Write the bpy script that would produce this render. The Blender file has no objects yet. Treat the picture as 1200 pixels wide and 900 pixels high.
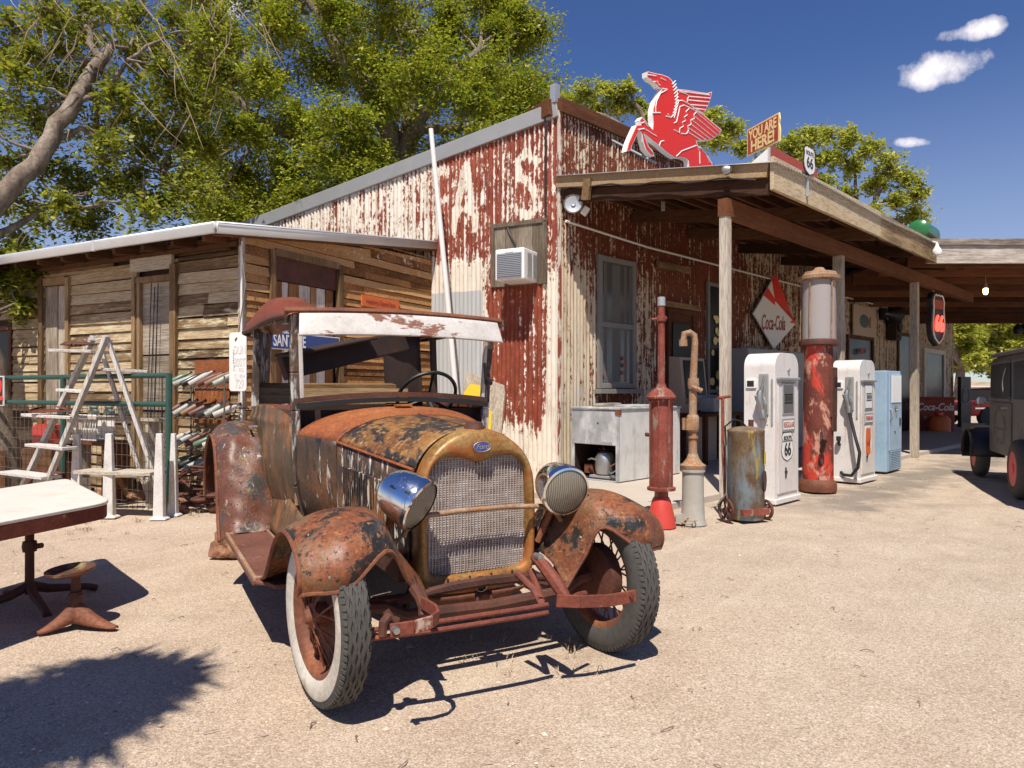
import bpy, bmesh, math, random
import numpy as np
from mathutils import Vector, Matrix, Euler
from mathutils.geometry import tessellate_polygon
R=math.radians; pi=math.pi
random.seed(7); RNG=np.random.default_rng(11)
SC=bpy.context.scene; COL=SC.collection
EYE=1.25; FPX=832.0; CX=600.0; CY=457.0      # camera: eye height and focal length (in photograph pixels)

def ray(px,py): return Vector(((px-CX)/FPX,1.0,-(py-CY)/FPX))
def P(px,py,d): return Vector((0,0,EYE))+ray(px,py)*d
def G(px,py,z=0.0):
    d=(EYE-z)*FPX/(py-CY); return P(px,py,d)

# ---------------------------------------------------------------- mesh builder
class MB:
    def __init__(s): s.v=[]; s.f=[]; s.m=[]; s.M=Matrix.Identity(4); s.att={}
    def add(s,vs,fs,mi=0):
        o=len(s.v); M=s.M
        s.v+=[tuple(M@Vector(p)) for p in vs]
        s.f+=[tuple(o+i for i in f) for f in fs]; s.m+=[mi]*len(fs); return o
    def box(s,c,d,rot=None,mi=0,taper=1.0):
        x,y,z=d[0]/2,d[1]/2,d[2]/2
        vs=[(-x,-y,-z),(x,-y,-z),(x,y,-z),(-x,y,-z),(-x*taper,-y*taper,z),(x*taper,-y*taper,z),(x*taper,y*taper,z),(-x*taper,y*taper,z)]
        m=Euler(rot).to_matrix() if rot is not None else Matrix.Identity(3)
        vs=[tuple(m@Vector(v)+Vector(c)) for v in vs]
        s.add(vs,[(0,3,2,1),(4,5,6,7),(0,1,5,4),(1,2,6,5),(2,3,7,6),(3,0,4,7)],mi)
    def bar(s,a,b,w,h,mi=0,up=(0,0,1)):
        a=Vector(a);b=Vector(b);d=(b-a);L=d.length
        if L<1e-6:return
        d/=L; u=Vector(up)
        if abs(d.dot(u))>.98:u=Vector((1,0,0))
        x=d.cross(u).normalized(); y=x.cross(d).normalized()
        vs=[]
        for p in (a,b):
            for sx,sy in ((-1,-1),(1,-1),(1,1),(-1,1)): vs.append(tuple(p+x*sx*w/2+y*sy*h/2))
        s.add(vs,[(0,1,2,3),(7,6,5,4),(0,4,5,1),(1,5,6,2),(2,6,7,3),(3,7,4,0)],mi)
    def tube(s,pts,r,n=8,mi=0,cap=True,closed=False):
        pts=[Vector(p) for p in pts]; N=len(pts)
        rs=r if isinstance(r,(list,tuple)) else [r]*N
        vs=[];prev=None
        for i,p in enumerate(pts):
            if closed: t=pts[(i+1)%N]-pts[i-1]
            else: t=(pts[min(i+1,N-1)]-pts[max(i-1,0)])
            t.normalize()
            if prev is None:
                u=Vector((0,0,1)) if abs(t.z)<.9 else Vector((1,0,0))
                x=t.cross(u).normalized()
            else:
                x=prev-t*prev.dot(t)
                x=x.normalized() if x.length>1e-6 else t.orthogonal().normalized()
            prev=x; y=t.cross(x)
            for k in range(n):
                a=2*pi*k/n; vs.append(tuple(p+(x*math.cos(a)+y*math.sin(a))*rs[i]))
        fs=[]
        for i in range(N if closed else N-1):
            j=(i+1)%N
            for k in range(n):
                k2=(k+1)%n; fs.append((i*n+k,i*n+k2,j*n+k2,j*n+k))
        if cap and not closed:
            fs.append(tuple(range(n-1,-1,-1))); fs.append(tuple((N-1)*n+k for k in range(n)))
        s.add(vs,fs,mi)
    def lathe(s,prof,n=24,c=(0,0,0),axis='z',mi=0,cap=True,a0=0,mis=None):
        vs=[];N=len(prof)
        for r,h in prof:
            for k in range(n):
                a=a0+2*pi*k/n; x,y=r*math.cos(a),r*math.sin(a)
                p={'z':(x,y,h),'x':(h,x,y),'y':(y,h,x)}[axis]
                vs.append((p[0]+c[0],p[1]+c[1],p[2]+c[2]))
        o=0
        for i in range(N-1):
            fs=[(i*n+k,i*n+(k+1)%n,(i+1)*n+(k+1)%n,(i+1)*n+k) for k in range(n)]
            if i==0: o=s.add(vs,fs,mis[i] if mis else mi)
            else:
                s.f+=[tuple(o+q for q in f) for f in fs]; s.m+=[mis[i] if mis else mi]*len(fs)
        if cap:
            for i,rev in ((0,True),(N-1,False)):
                if prof[i][0]>1e-5:
                    f=[o+i*n+k for k in range(n)]
                    s.f.append(tuple(f[::-1] if rev else f)); s.m.append(mis[0 if rev else -1] if mis else mi)
    def grid(s,fn,nu,nv,mi=0,closed_u=False):
        vs=[tuple(fn(i/(nu if closed_u else nu-1) if nu>1 else 0,j/(nv-1))) for i in range(nu) for j in range(nv)]
        fs=[]
        for i in range(nu if closed_u else nu-1):
            for j in range(nv-1):
                i2=(i+1)%nu; fs.append((i*nv+j,i2*nv+j,i2*nv+j+1,i*nv+j+1))
        s.add(vs,fs,mi)
    def poly(s,pts2,h,fr=None,mi=0,mside=None):
        """extruded outline: pts2 in the XY plane of frame fr (Matrix), thickness h along its -Z (front face at z=0)"""
        fr=fr or Matrix.Identity(4)
        area=sum(pts2[i][0]*pts2[(i+1)%len(pts2)][1]-pts2[(i+1)%len(pts2)][0]*pts2[i][1] for i in range(len(pts2)))
        if area<0: pts2=pts2[::-1]
        n=len(pts2)
        tr=tessellate_polygon([[Vector((p[0],p[1],0)) for p in pts2]])
        vs=[fr@Vector((p[0],p[1],0)) for p in pts2]+[fr@Vector((p[0],p[1],-h)) for p in pts2]
        top=[]
        for t in tr:
            a,b,c=(Vector((*pts2[i],0)) for i in t)
            top.append(tuple(t) if (b-a).cross(c-a).z>0 else (t[0],t[2],t[1]))
        s.add(vs,top+[tuple(n+i for i in f[::-1]) for f in top],mi)
        o=len(s.v)-2*n
        s.f+=[(o+i,o+n+i,o+n+(i+1)%n,o+(i+1)%n) for i in range(n)]; s.m+=[mi if mside is None else mside]*n
    def build(s,name,mats,parent=None,smooth=40,bevel=0,seg=2,solid=0,sub=0,solid_off=-1):
        me=bpy.data.meshes.new(name)
        me.from_pydata(s.v,[],s.f)
        if not isinstance(mats,(list,tuple)): mats=[mats]
        for m in mats: me.materials.append(m)
        if len(mats)>1: me.polygons.foreach_set('material_index',s.m)
        bm=bmesh.new(); bm.from_mesh(me); bmesh.ops.recalc_face_normals(bm,faces=bm.faces); bm.to_mesh(me); bm.free()
        if smooth: 
            me.shade_smooth(); me.set_sharp_from_angle(angle=R(smooth))
        o=bpy.data.objects.new(name,me); COL.objects.link(o)
        if parent is not None: o.parent=parent
        if sub:
            q=o.modifiers.new('s','SUBSURF'); q.levels=sub; q.render_levels=sub
        if solid:
            q=o.modifiers.new('t','SOLIDIFY'); q.thickness=solid; q.offset=solid_off
        if bevel:
            q=o.modifiers.new('b','BEVEL'); q.width=bevel; q.segments=seg; q.limit_method='ANGLE'; q.angle_limit=R(40)
        return o

def tag(o,label=None,cat=None,group=None,kind=None):
    if label:o['label']=label
    if cat:o['category']=cat
    if group:o['group']=group
    if kind:o['kind']=kind
    return o
def thing(name,label,cat,loc=(0,0,0),rz=0,group=None):
    o=bpy.data.objects.new(name,None); COL.objects.link(o); o.empty_display_size=.2
    o.location=loc; o.rotation_euler=(0,0,rz); return tag(o,label,cat,group)
def dup(root,loc,rz,label=None,group=None,scale=None):
    r=root.copy(); COL.objects.link(r); r.location=loc; r.rotation_euler=(0,0,rz)
    if scale: r.scale=(scale,)*3
    if label:r['label']=label
    if group:r['group']=group
    for ch in list(root.children):
        c=ch.copy(); COL.objects.link(c); c.parent=r
        for g in list(ch.children):
            d=g.copy(); COL.objects.link(d); d.parent=c
    return r
def frame(o,x,z):
    """matrix with origin o, X axis x (reading direction), Z axis z (outward)"""
    x=Vector(x).normalized(); z=Vector(z); z=(z-x*z.dot(x)).normalized(); y=z.cross(x)
    return Matrix(((x.x,y.x,z.x,o[0]),(x.y,y.y,z.y,o[1]),(x.z,y.z,z.z,o[2]),(0,0,0,1)))
def text(name,body,size,fr,mat,parent=None,depth=.002,shear=0,sx=1,sy=1,bold=0,align='CENTER',spacing=1.0):
    cu=bpy.data.curves.new(name,'FONT'); cu.body=body; cu.size=size; cu.shear=shear; cu.align_x=align; cu.align_y='CENTER'
    cu.extrude=depth; cu.offset=bold; cu.space_character=spacing
    t=bpy.data.objects.new('tmp',cu); COL.objects.link(t)
    bpy.context.view_layer.update()
    me=bpy.data.meshes.new_from_object(t.evaluated_get(bpy.context.evaluated_depsgraph_get()))
    bpy.data.objects.remove(t); me.name=name
    me.transform(Matrix.Diagonal((sx,sy,1,1)))
    me.materials.clear(); me.materials.append(mat)
    o=bpy.data.objects.new(name,me); COL.objects.link(o)
    if parent is not None: o.parent=parent
    me.transform(fr); return o

# ---------------------------------------------------------------- material builder
class NT:
    def __init__(s,name):
        s.mat=bpy.data.materials.new(name); s.mat.use_nodes=True; s.t=s.mat.node_tree; s.t.nodes.clear()
        s.tc=s.n('ShaderNodeTexCoord'); s.obj=s.tc.outputs['Object']
    def n(s,t,**k):
        x=s.t.nodes.new(t)
        for a,b in k.items(): setattr(x,a,b)
        return x
    def put(s,sock,val):
        if isinstance(val,bpy.types.NodeSocket): s.t.links.new(val,sock)
        elif val is not None:
            if sock.type=='RGBA': sock.default_value=(*val[:3],1)
            elif sock.type=='VECTOR' and not hasattr(val,'__len__'): sock.default_value=(val,)*3
            else: sock.default_value=val
    def map(s,scale=(1,1,1),vec=None,loc=(0,0,0),rot=(0,0,0)):
        m=s.n('ShaderNodeMapping'); s.put(m.inputs[0],vec or s.obj); m.inputs['Scale'].default_value=scale; m.inputs['Location'].default_value=loc; m.inputs['Rotation'].default_value=rot
        return m.outputs[0]
    def noise(s,scale,detail=6,rough=.6,vec=None,dist=0,st=None,col=False,loc=(0,0,0)):
        x=s.n('ShaderNodeTexNoise'); v=vec or s.obj
        if st or loc!=(0,0,0): v=s.map(st or (1,1,1),v,loc)
        s.put(x.inputs['Vector'],v); x.inputs['Scale'].default_value=scale; x.inputs['Detail'].default_value=detail
        x.inputs['Roughness'].default_value=rough; x.inputs['Distortion'].default_value=dist
        return x.outputs['Color' if col else 'Fac']
    def voro(s,scale,vec=None,feat='F1',st=None,out='Distance',rnd=1):
        x=s.n('ShaderNodeTexVoronoi',feature=feat); v=vec or s.obj
        if st: v=s.map(st,v)
        s.put(x.inputs['Vector'],v); x.inputs['Scale'].default_value=scale; x.inputs['Randomness'].default_value=rnd; return x.outputs[out]
    def wave(s,scale,axis='X',vec=None,dist=0,prof='SIN',dscale=1):
        x=s.n('ShaderNodeTexWave',wave_type='BANDS',bands_direction=axis,wave_profile=prof); s.put(x.inputs[0],vec or s.obj)
        x.inputs['Scale'].default_value=scale; x.inputs['Distortion'].default_value=dist; x.inputs['Detail Scale'].default_value=dscale; return x.outputs['Fac']
    def ramp(s,fac,stops,interp='LINEAR'):
        x=s.n('ShaderNodeValToRGB'); s.put(x.inputs[0],fac); e=x.color_ramp.elements; x.color_ramp.interpolation=interp
        while len(e)<len(stops): e.new(.5)
        for el,(p,c) in zip(e,stops):
            el.position=p; c=c if hasattr(c,'__len__') else (c,c,c); el.color=(*c[:3],1)
        return x.outputs[0]
    def thr(s,fac,t,w=.02): return s.ramp(fac,[(max(0,t-w),0),(min(1,t+w),1)])
    def mix(s,fac,a,b,mode='MIX'):
        x=s.n('ShaderNodeMix',data_type='RGBA',blend_type=mode); s.put(x.inputs[0],fac); s.put(x.inputs[6],a); s.put(x.inputs[7],b); return x.outputs[2]
    def math(s,op,a,b=None,c=None,clamp=False):
        x=s.n('ShaderNodeMath',operation=op,use_clamp=clamp)
        for i,v in enumerate((a,b,c)): 
            if v is not None: s.put(x.inputs[i],v)
        return x.outputs[0]
    def attr(s,name,out='Fac'): return s.n('ShaderNodeAttribute',attribute_name=name).outputs[out]
    def sep(s,vec=None):
        x=s.n('ShaderNodeSeparateXYZ'); s.put(x.inputs[0],vec or s.obj); return x.outputs
    def bump(s,h,st=.3,dist=.01,nrm=None):
        x=s.n('ShaderNodeBump'); s.put(x.inputs['Height'],h); x.inputs['Strength'].default_value=st; x.inputs['Distance'].default_value=dist
        if nrm: s.put(x.inputs['Normal'],nrm)
        return x.outputs[0]
    def out(s,col,rough=.6,metal=0,nrm=None,spec=.5,trans=0,alpha=None,emit=None,estr=0,ior=None,coat=0):
        b=s.n('ShaderNodeBsdfPrincipled'); s.bsdf=b
        s.put(b.inputs['Base Color'],col); s.put(b.inputs['Roughness'],rough); s.put(b.inputs['Metallic'],metal)
        s.put(b.inputs['Specular IOR Level'],spec)
        if nrm: s.put(b.inputs['Normal'],nrm)
        if trans: b.inputs['Transmission Weight'].default_value=trans
        if alpha is not None: s.put(b.inputs['Alpha'],alpha)
        if ior: b.inputs['IOR'].default_value=ior
        if coat: b.inputs['Coat Weight'].default_value=coat
        if emit is not None: s.put(b.inputs['Emission Color'],emit); b.inputs['Emission Strength'].default_value=estr
        o=s.n('ShaderNodeOutputMaterial'); s.t.links.new(b.outputs[0],o.inputs[0]); return s.mat

def rusty(name,base,patches=(),st=None,rough=.75,bump=.4,fine=60,dark=.55,metal=0.0):
    """base: colour stops of the rust; patches: (noise scale, threshold, softness, colour, roughness, stretch)"""
    N=NT(name)
    n1=N.noise(3.5,10,.68,st=st); n2=N.noise(fine,4,.7)
    c=N.ramp(n1,base)
    c=N.mix(N.ramp(n2,[(.35,dark),(.65,0)]),c,(0.03,.012,.008))
    r=rough
    h=N.math('ADD',n1,N.math('MULTIPLY',n2,.35))
    for k,(sc,t,w,pc,pr,ps) in enumerate(patches):
        m=N.noise(sc,9,.66,st=ps,loc=(3.1*k+1,7.7*k,1.3*k),dist=.3)
        m=N.thr(m,t,w)
        pcs=N.mix(N.noise(25,4,.6,loc=(k,0,0)),[q*.75 for q in pc],[min(1,q*1.25) for q in pc])
        c=N.mix(m,c,pcs); r=N.mix(m,(r,)*3 if isinstance(r,float) else r,(pr,)*3)
        h=N.math('ADD',h,N.math('MULTIPLY',m,.5))
    return N.out(c,r,metal,N.bump(h,bump,.006))

def plain(name,col,rough=.5,metal=0,var=.15,scale=14,bump=.1,spec=.5,wear=None,**k):
    N=NT(name); n=N.noise(scale,6,.65)
    c=N.mix(n,[q*(1-var) for q in col],[min(1,q*(1+var)) for q in col])
    if wear:
        t,wc=wear
        m=N.thr(N.noise(9,10,.72,loc=(4,2,9)),t,.03); c=N.mix(m,c,wc)
    return N.out(c,N.math('ADD',N.math('MULTIPLY',n,.2),rough-.1),metal,N.bump(n,bump,.004),spec,**k)

def wood(name,stops,axis=0,scale=1.0,bump=.5,rough=.8,per=True,paint=None):
    """weathered timber, grain along local axis; per-island tint from the point attribute 'tint'"""
    N=NT(name); st=[14.,14.,14.]; st[axis]=.9
    jit=N.attr('tint')
    vec=N.n('ShaderNodeVectorMath',operation='ADD'); N.put(vec.inputs[0],N.obj)
    cmb=N.n('ShaderNodeCombineXYZ'); 
    for i in range(3): N.put(cmb.inputs[i],N.math('MULTIPLY',jit,17.3+i*5))
    N.put(vec.inputs[1],cmb.outputs[0]); v=vec.outputs[0]
    g=N.noise(2.2*scale,8,.7,vec=v,st=st,dist=.6); g2=N.noise(8*scale,4,.6,vec=v,st=st)
    big=N.noise(1.3,5,.6,vec=v)
    f=N.math('ADD',N.math('MULTIPLY',g,.6),N.math('MULTIPLY',big,.4))
    f=N.math('ADD',f,N.math('MULTIPLY',N.math('SUBTRACT',jit,.5),.35 if per else 0))
    c=N.ramp(f,stops)
    c=N.mix(N.ramp(g2,[(.3,.6),(.55,0)]),c,(.03,.018,.01))
    h=N.math('ADD',g,N.math('MULTIPLY',g2,.5))
    if paint:
        for k,(pc,t,w) in enumerate(paint):
            ps=[5.,5.,5.];ps[axis]=1.2
            m=N.thr(N.math('ADD',N.noise(2.5,9,.7,vec=v,st=ps,loc=(9+k,k,3)),N.math('MULTIPLY',N.attr('pb'),.4)),t,w)
            c=N.mix(m,c,pc); h=N.math('ADD',h,N.math('MULTIPLY',m,.3))
    return N.out(c,rough,0,N.bump(h,bump,.006),.25)

def set_attr(o,name,vals):
    a=o.data.attributes.new(name,'FLOAT','POINT'); a.data.foreach_set('value',np.asarray(vals,np.float32))
def tints(o,perface_islands=None,seed=1):
    """one random value per loose piece (boxes of 8 vertices)"""
    n=len(o.data.vertices); rng=np.random.default_rng(seed+n)
    k=perface_islands or 8
    set_attr(o,'tint',np.repeat(rng.random(n//k+1),k)[:n])
M={}
M['rust']=rusty('rust',[(.25,(.07,.022,.012)),(.45,(.19,.060,.028)),(.62,(.28,.095,.04)),(.8,(.36,.15,.07))])
M['rust_dark']=rusty('rust_dark',[(.3,(.04,.014,.010)),(.55,(.12,.038,.022)),(.8,(.20,.068,.035))])
M['rust_red']=rusty('rust_red',[(.3,(.13,.030,.018)),(.55,(.24,.055,.030)),(.8,(.34,.10,.055))],[(7,.66,.03,(.42,.30,.24),.8,None)])
M['rust_board']=rusty('rust_board',[(.3,(.12,.04,.026)),(.55,(.20,.075,.05)),(.8,(.28,.12,.085))],[(18,.69,.03,(.45,.38,.34),.8,None)])
M['hood_top']=rusty('hood_top',[(.28,(.11,.04,.014)),(.45,(.27,.11,.028)),(.58,(.37,.19,.055)),(.74,(.45,.31,.15))],
    [(4.5,.50,.04,(.026,.024,.024),.45,(1.6,.8,1.6)),(26,.565,.02,(.30,.15,.05),.7,None),(30,.63,.015,(.025,.024,.024),.5,None),(20,.66,.012,(.52,.44,.32),.6,None)],bump=.5,rough=.55)
M['cowl']=rusty('cowl',[(.28,(.16,.038,.013)),(.45,(.32,.085,.022)),(.62,(.43,.14,.036)),(.8,(.50,.21,.08))],
    [(6,.67,.03,(.03,.025,.022),.6,None),(24,.72,.02,(.5,.42,.35),.7,None)])
M['hood_side']=rusty('hood_side',[(.28,(.03,.02,.015)),(.46,(.12,.06,.03)),(.58,(.30,.13,.045)),(.75,(.42,.22,.09))],
    [(6,.50,.04,(.018,.016,.016),.4,(1.5,1.5,.4)),(18,.58,.02,(.60,.52,.44),.6,(2,2,.3))],rough=.5)
M['door']=rusty('door',[(.28,(.03,.02,.013)),(.42,(.13,.075,.035)),(.56,(.25,.14,.06)),(.75,(.36,.22,.11))],
    [(4.5,.56,.06,(.06,.042,.022),.4,(1.3,1.3,.45)),(6,.60,.05,(.32,.12,.035),.6,(1.3,1.3,.45)),(13,.655,.015,(.65,.60,.54),.6,(1.8,1.8,.35))],rough=.45)
M['shell']=rusty('shell',[(.28,(.19,.07,.02)),(.42,(.31,.145,.036)),(.56,(.40,.235,.07)),(.74,(.49,.33,.13))],
    [(5,.56,.07,(.34,.11,.025),.6,None),(26,.66,.03,(.16,.06,.02),.8,None)],rough=.42,metal=.12,bump=.25)
M['fender']=rusty('fender',[(.28,(.085,.027,.014)),(.42,(.20,.062,.026)),(.55,(.31,.10,.036)),(.72,(.40,.18,.08))],
    [(4.5,.535,.05,(.17,.095,.05),.5,None),(5.5,.545,.03,(.022,.020,.019),.36,(1,1,1.2)),(34,.60,.02,(.30,.12,.04),.7,None),(40,.60,.015,(.03,.024,.022),.5,None),(36,.68,.012,(.52,.44,.36),.6,None)],rough=.46,bump=.6)
M['cowl_side']=rusty('cowl_side',[(.25,(.03,.022,.018)),(.5,(.10,.055,.03)),(.65,(.24,.10,.04)),(.8,(.34,.17,.08))],
    [(9,.56,.03,(.020,.018,.018),.4,(1.6,1.6,.4)),(11,.63,.02,(.55,.50,.44),.6,(2,2,.35))],rough=.5)
M['lens']=(lambda N: N.out(N.mix(N.wave(30,'X'),(.10,.09,.065),(.27,.25,.20)),.12,0,N.bump(N.wave(30,'X'),.35,.004),.8))(NT('lens'))
M['rad_bar']=plain('rad_bar',(.42,.36,.32),.6,.2,.3,20)
M['rear_fender']=rusty('rear_fender',[(.25,(.06,.022,.014)),(.45,(.15,.052,.03)),(.62,(.24,.09,.05)),(.8,(.31,.16,.10))],
    [(4.5,.53,.05,(.07,.06,.055),.35,(1.3,1.3,.7)),(15,.635,.02,(.50,.46,.42),.5,(2,2,.4)),(7,.62,.04,(.24,.17,.07),.6,None),(30,.62,.02,(.03,.022,.02),.5,None)],rough=.45,bump=.6)
M['visor']=rusty('visor',[(.3,(.40,.36,.33)),(.5,(.56,.53,.50)),(.8,(.66,.64,.61))],
    [(4.2,.585,.012,(.20,.085,.055),.8,(.7,1,1.8)),(17,.68,.015,(.25,.12,.08),.8,None)],dark=.15,rough=.55,bump=.3)
M['corner']=rusty('corner_flashing',[(.3,(.50,.42,.33)),(.5,(.66,.59,.50)),(.75,(.74,.69,.61))],[(5,.52,.02,(.22,.05,.028),.7,(2,2,.4))],dark=.3)
M['pillar']=rusty('pillar',[(.25,(.02,.018,.016)),(.5,(.09,.06,.045)),(.8,(.2,.12,.07))],
    [(9,.55,.04,(.5,.49,.47),.6,(2,2,.4)),(12,.64,.03,(.30,.12,.05),.8,None)])
M['roof_red']=rusty('roof_red',[(.25,(.15,.032,.018)),(.5,(.27,.062,.03)),(.8,(.36,.11,.055))],[(16,.70,.02,(.5,.35,.28),.7,None)],rough=.45)
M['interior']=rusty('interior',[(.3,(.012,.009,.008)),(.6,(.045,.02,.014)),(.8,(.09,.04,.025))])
M['black']=plain('black',(.012,.012,.012),.5)
M['chrome']=(lambda N: N.out(N.mix(N.thr(N.noise(40,8,.75),.66,.04),(.82,.83,.85),(.30,.20,.13)),N.ramp(N.noise(7,6,.7),[(.4,.07),(.7,.30)]),N.math('SUBTRACT',1,N.thr(N.noise(40,8,.75),.66,.04)),N.bump(N.noise(9,3),.05,.004)))(NT('chrome'))
M['steel']=plain('steel',(.42,.42,.41),.45,.9,.2)
M['rubber']=(lambda N: N.out(N.mix(N.noise(30,6,.7),(.035,.034,.033),(.12,.112,.10)),.85,0,N.bump(N.noise(120,3),.2,.002),.3))(NT('rubber'))
M['whitewall']=rusty('whitewall',[(.3,(.46,.40,.33)),(.48,(.63,.58,.50)),(.75,(.72,.67,.59))],[(7,.60,.05,(.45,.35,.25),.8,None)],dark=.25,rough=.75,bump=.15)
M['glass_lens']=(lambda N: N.out((.80,.77,.66),.12,0,N.bump(N.wave(24,'X'),.5,.004),.5,trans=.75,ior=1.45))(NT('glass_lens'))
def _core():
    N=NT('radiator_core'); 
    n=N.noise(9,8,.7); f=N.noise(30,6,.75,st=(.25,1,3.5)); 
    c=N.ramp(N.math('ADD',N.math('MULTIPLY',n,.5),N.math('MULTIPLY',f,.5)),[(.34,(.10,.07,.06)),(.44,(.30,.235,.21)),(.53,(.50,.44,.41)),(.62,(.80,.77,.75))])
    w=N.wave(30,'Z',dist=.9,dscale=3)
    c=N.mix(N.math('MULTIPLY',w,.38),c,(.06,.035,.03))
    return N.out(c,.6,.3,N.bump(N.math('ADD',w,f),.6,.004))
M['core']=_core()
# --- buildings
def _corr(name,white,red,grey,st=(9,1,.8),mid=.5):
    N=NT(name)
    bias=N.math('ADD',N.attr('paint'),N.math('MULTIPLY',N.attr('crest'),.055)); g=N.attr('bare')
    v1=N.noise(1.1,7,.66,st=st,dist=.4); v2=N.noise(7,8,.72,st=(2,1,1)); v3=N.noise(26,5,.7,st=(1.5,1,.8)); big=N.noise(.9,3,.5)
    f=N.math('ADD',N.math('MULTIPLY',v1,.42),N.math('MULTIPLY',v2,.34))
    f=N.math('ADD',f,N.math('MULTIPLY',v3,.24))
    f=N.math('MULTIPLY_ADD',N.math('SUBTRACT',f,.5),2.1,N.math('ADD',bias,.5))
    m=N.thr(f,mid,.018)
    wc=N.ramp(N.math('ADD',N.math('MULTIPLY',v2,.5),N.math('MULTIPLY',v1,.5)),[(.33,[q*.62 for q in white]),(.48,[white[0]*.92,white[1]*.88,white[2]*.82]),(.6,white)])
    rc=N.ramp(N.math('ADD',N.math('MULTIPLY',v2,.6),N.math('MULTIPLY',big,.4)),[(.32,[q*.4 for q in red]),(.5,red),(.66,[red[0]*1.35,red[1]*1.7,red[2]*1.6])])
    c=N.mix(m,rc,wc)
    stain=N.thr(N.noise(2.2,8,.72,st=(5,1,.35),loc=(3,3,3)),.60,.06)
    c=N.mix(N.math('MULTIPLY',stain,.55),c,(.20,.08,.035))
    gm=N.thr(N.math('ADD',g,N.math('MULTIPLY',N.math('SUBTRACT',v2,.5),.5)),.5,.05)
    c=N.mix(gm,c,N.mix(v1,(.30,.31,.32),(.58,.58,.57)))
    c=N.mix(N.thr(v3,.27,.05),(.05,.02,.012),c)
    return N.out(c,.68,0,N.bump(N.math('ADD',N.math('MULTIPLY',m,.6),v3),.35,.004),.3)
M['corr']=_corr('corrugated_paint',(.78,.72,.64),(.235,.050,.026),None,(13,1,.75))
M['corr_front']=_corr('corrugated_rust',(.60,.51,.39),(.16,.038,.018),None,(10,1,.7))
M['galv']=plain('galvanised',(.50,.51,.52),.42,.55,.12,5,.05)
M['fascia_metal']=plain('fascia_metal',(.62,.62,.62),.4,.35,.1,4,.05)
M['trim_grey']=plain('trim_grey',(.33,.33,.33),.5,.3,.1,4,.05)
M['siding']=wood('siding',[(.25,(.05,.03,.016)),(.40,(.19,.115,.06)),(.51,(.38,.265,.15)),(.62,(.52,.39,.235)),(.8,(.60,.49,.34))],0,
    paint=[((.58,.50,.32),.66,.06),((.62,.52,.20),.74,.03)])
M['siding_front']=wood('siding_front',[(.25,(.07,.028,.010)),(.38,(.25,.11,.038)),(.5,(.43,.21,.075)),(.64,(.58,.33,.14)),(.85,(.66,.46,.25))],0,
    paint=[((.70,.64,.56),.72,.02)])
M['wood_grey']=wood('wood_grey',[(.25,(.11,.08,.055)),(.43,(.31,.25,.19)),(.56,(.48,.405,.32)),(.8,(.60,.53,.45))],2)
M['wood_grey_x']=wood('wood_grey_x',[(.25,(.11,.08,.055)),(.43,(.31,.25,.19)),(.56,(.48,.405,.32)),(.8,(.60,.53,.45))],0)
M['wood_tan']=wood('wood_tan',[(.25,(.10,.055,.025)),(.45,(.27,.165,.08)),(.62,(.42,.28,.15)),(.8,(.52,.38,.23))],2)
M['wood_tan_x']=wood('wood_tan_x',[(.25,(.10,.055,.025)),(.45,(.27,.165,.08)),(.62,(.42,.28,.15)),(.8,(.52,.38,.23))],0)
M['wood_dark']=wood('wood_dark',[(.25,(.03,.010,.005)),(.45,(.095,.032,.013)),(.62,(.17,.062,.025)),(.8,(.23,.10,.045))],0)
M['wood_dark_y']=wood('wood_dark_y',[(.25,(.03,.012,.006)),(.45,(.085,.036,.017)),(.62,(.15,.065,.03)),(.8,(.21,.10,.05))],1)
M['fascia_wood']=wood('fascia_wood',[(.25,(.12,.075,.035)),(.42,(.36,.25,.13)),(.56,(.54,.41,.25)),(.8,(.64,.54,.38))],0)
M['fascia_pale']=wood('fascia_pale',[(.25,(.12,.09,.07)),(.45,(.36,.30,.25)),(.6,(.55,.50,.44)),(.8,(.66,.62,.56))],0)
M['wood_pale']=wood('wood_pale',[(.25,(.20,.17,.145)),(.42,(.44,.40,.36)),(.55,(.60,.56,.52)),(.8,(.70,.66,.62))],2)
M['wood_pale_x']=wood('wood_pale_x',[(.25,(.20,.17,.145)),(.42,(.44,.40,.36)),(.55,(.60,.56,.52)),(.8,(.70,.66,.62))],0)
M['wood_ply']=wood('wood_ply',[(.25,(.05,.035,.022)),(.45,(.15,.115,.08)),(.6,(.25,.20,.15)),(.8,(.34,.29,.23))],2)
M['plank_white']=wood('plank_white',[(.2,(.35,.28,.22)),(.4,(.68,.63,.57)),(.8,(.80,.77,.72))],2,bump=.3)
M['plank_brown']=wood('plank_brown',[(.25,(.10,.04,.015)),(.5,(.27,.12,.05)),(.8,(.42,.23,.11))],2)
M['white_paint']=plain('white_paint',(.80,.77,.74),.4,0,.05,7,.05,wear=(.70,(.30,.17,.11)))
M['white_clean']=plain('white_clean',(.82,.81,.79),.4,0,.04)
M['pump_white']=rusty('pump_white',[(.3,(.62,.57,.53)),(.46,(.72,.68,.65)),(.8,(.77,.74,.71))],[(7,.61,.07,(.58,.48,.39),.5,(3,3,.3)),(13,.685,.015,(.25,.075,.04),.7,None),(34,.70,.015,(.22,.09,.05),.7,None)],dark=.10,rough=.36,bump=.12)
M['chest_grey']=rusty('chest_grey',[(.25,(.22,.22,.22)),(.5,(.37,.38,.39)),(.75,(.50,.50,.50))],[(5,.56,.08,(.55,.55,.54),.5,(1,1,.6)),(22,.72,.02,(.25,.14,.09),.8,None)],dark=.15,rough=.5,bump=.15)
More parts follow.
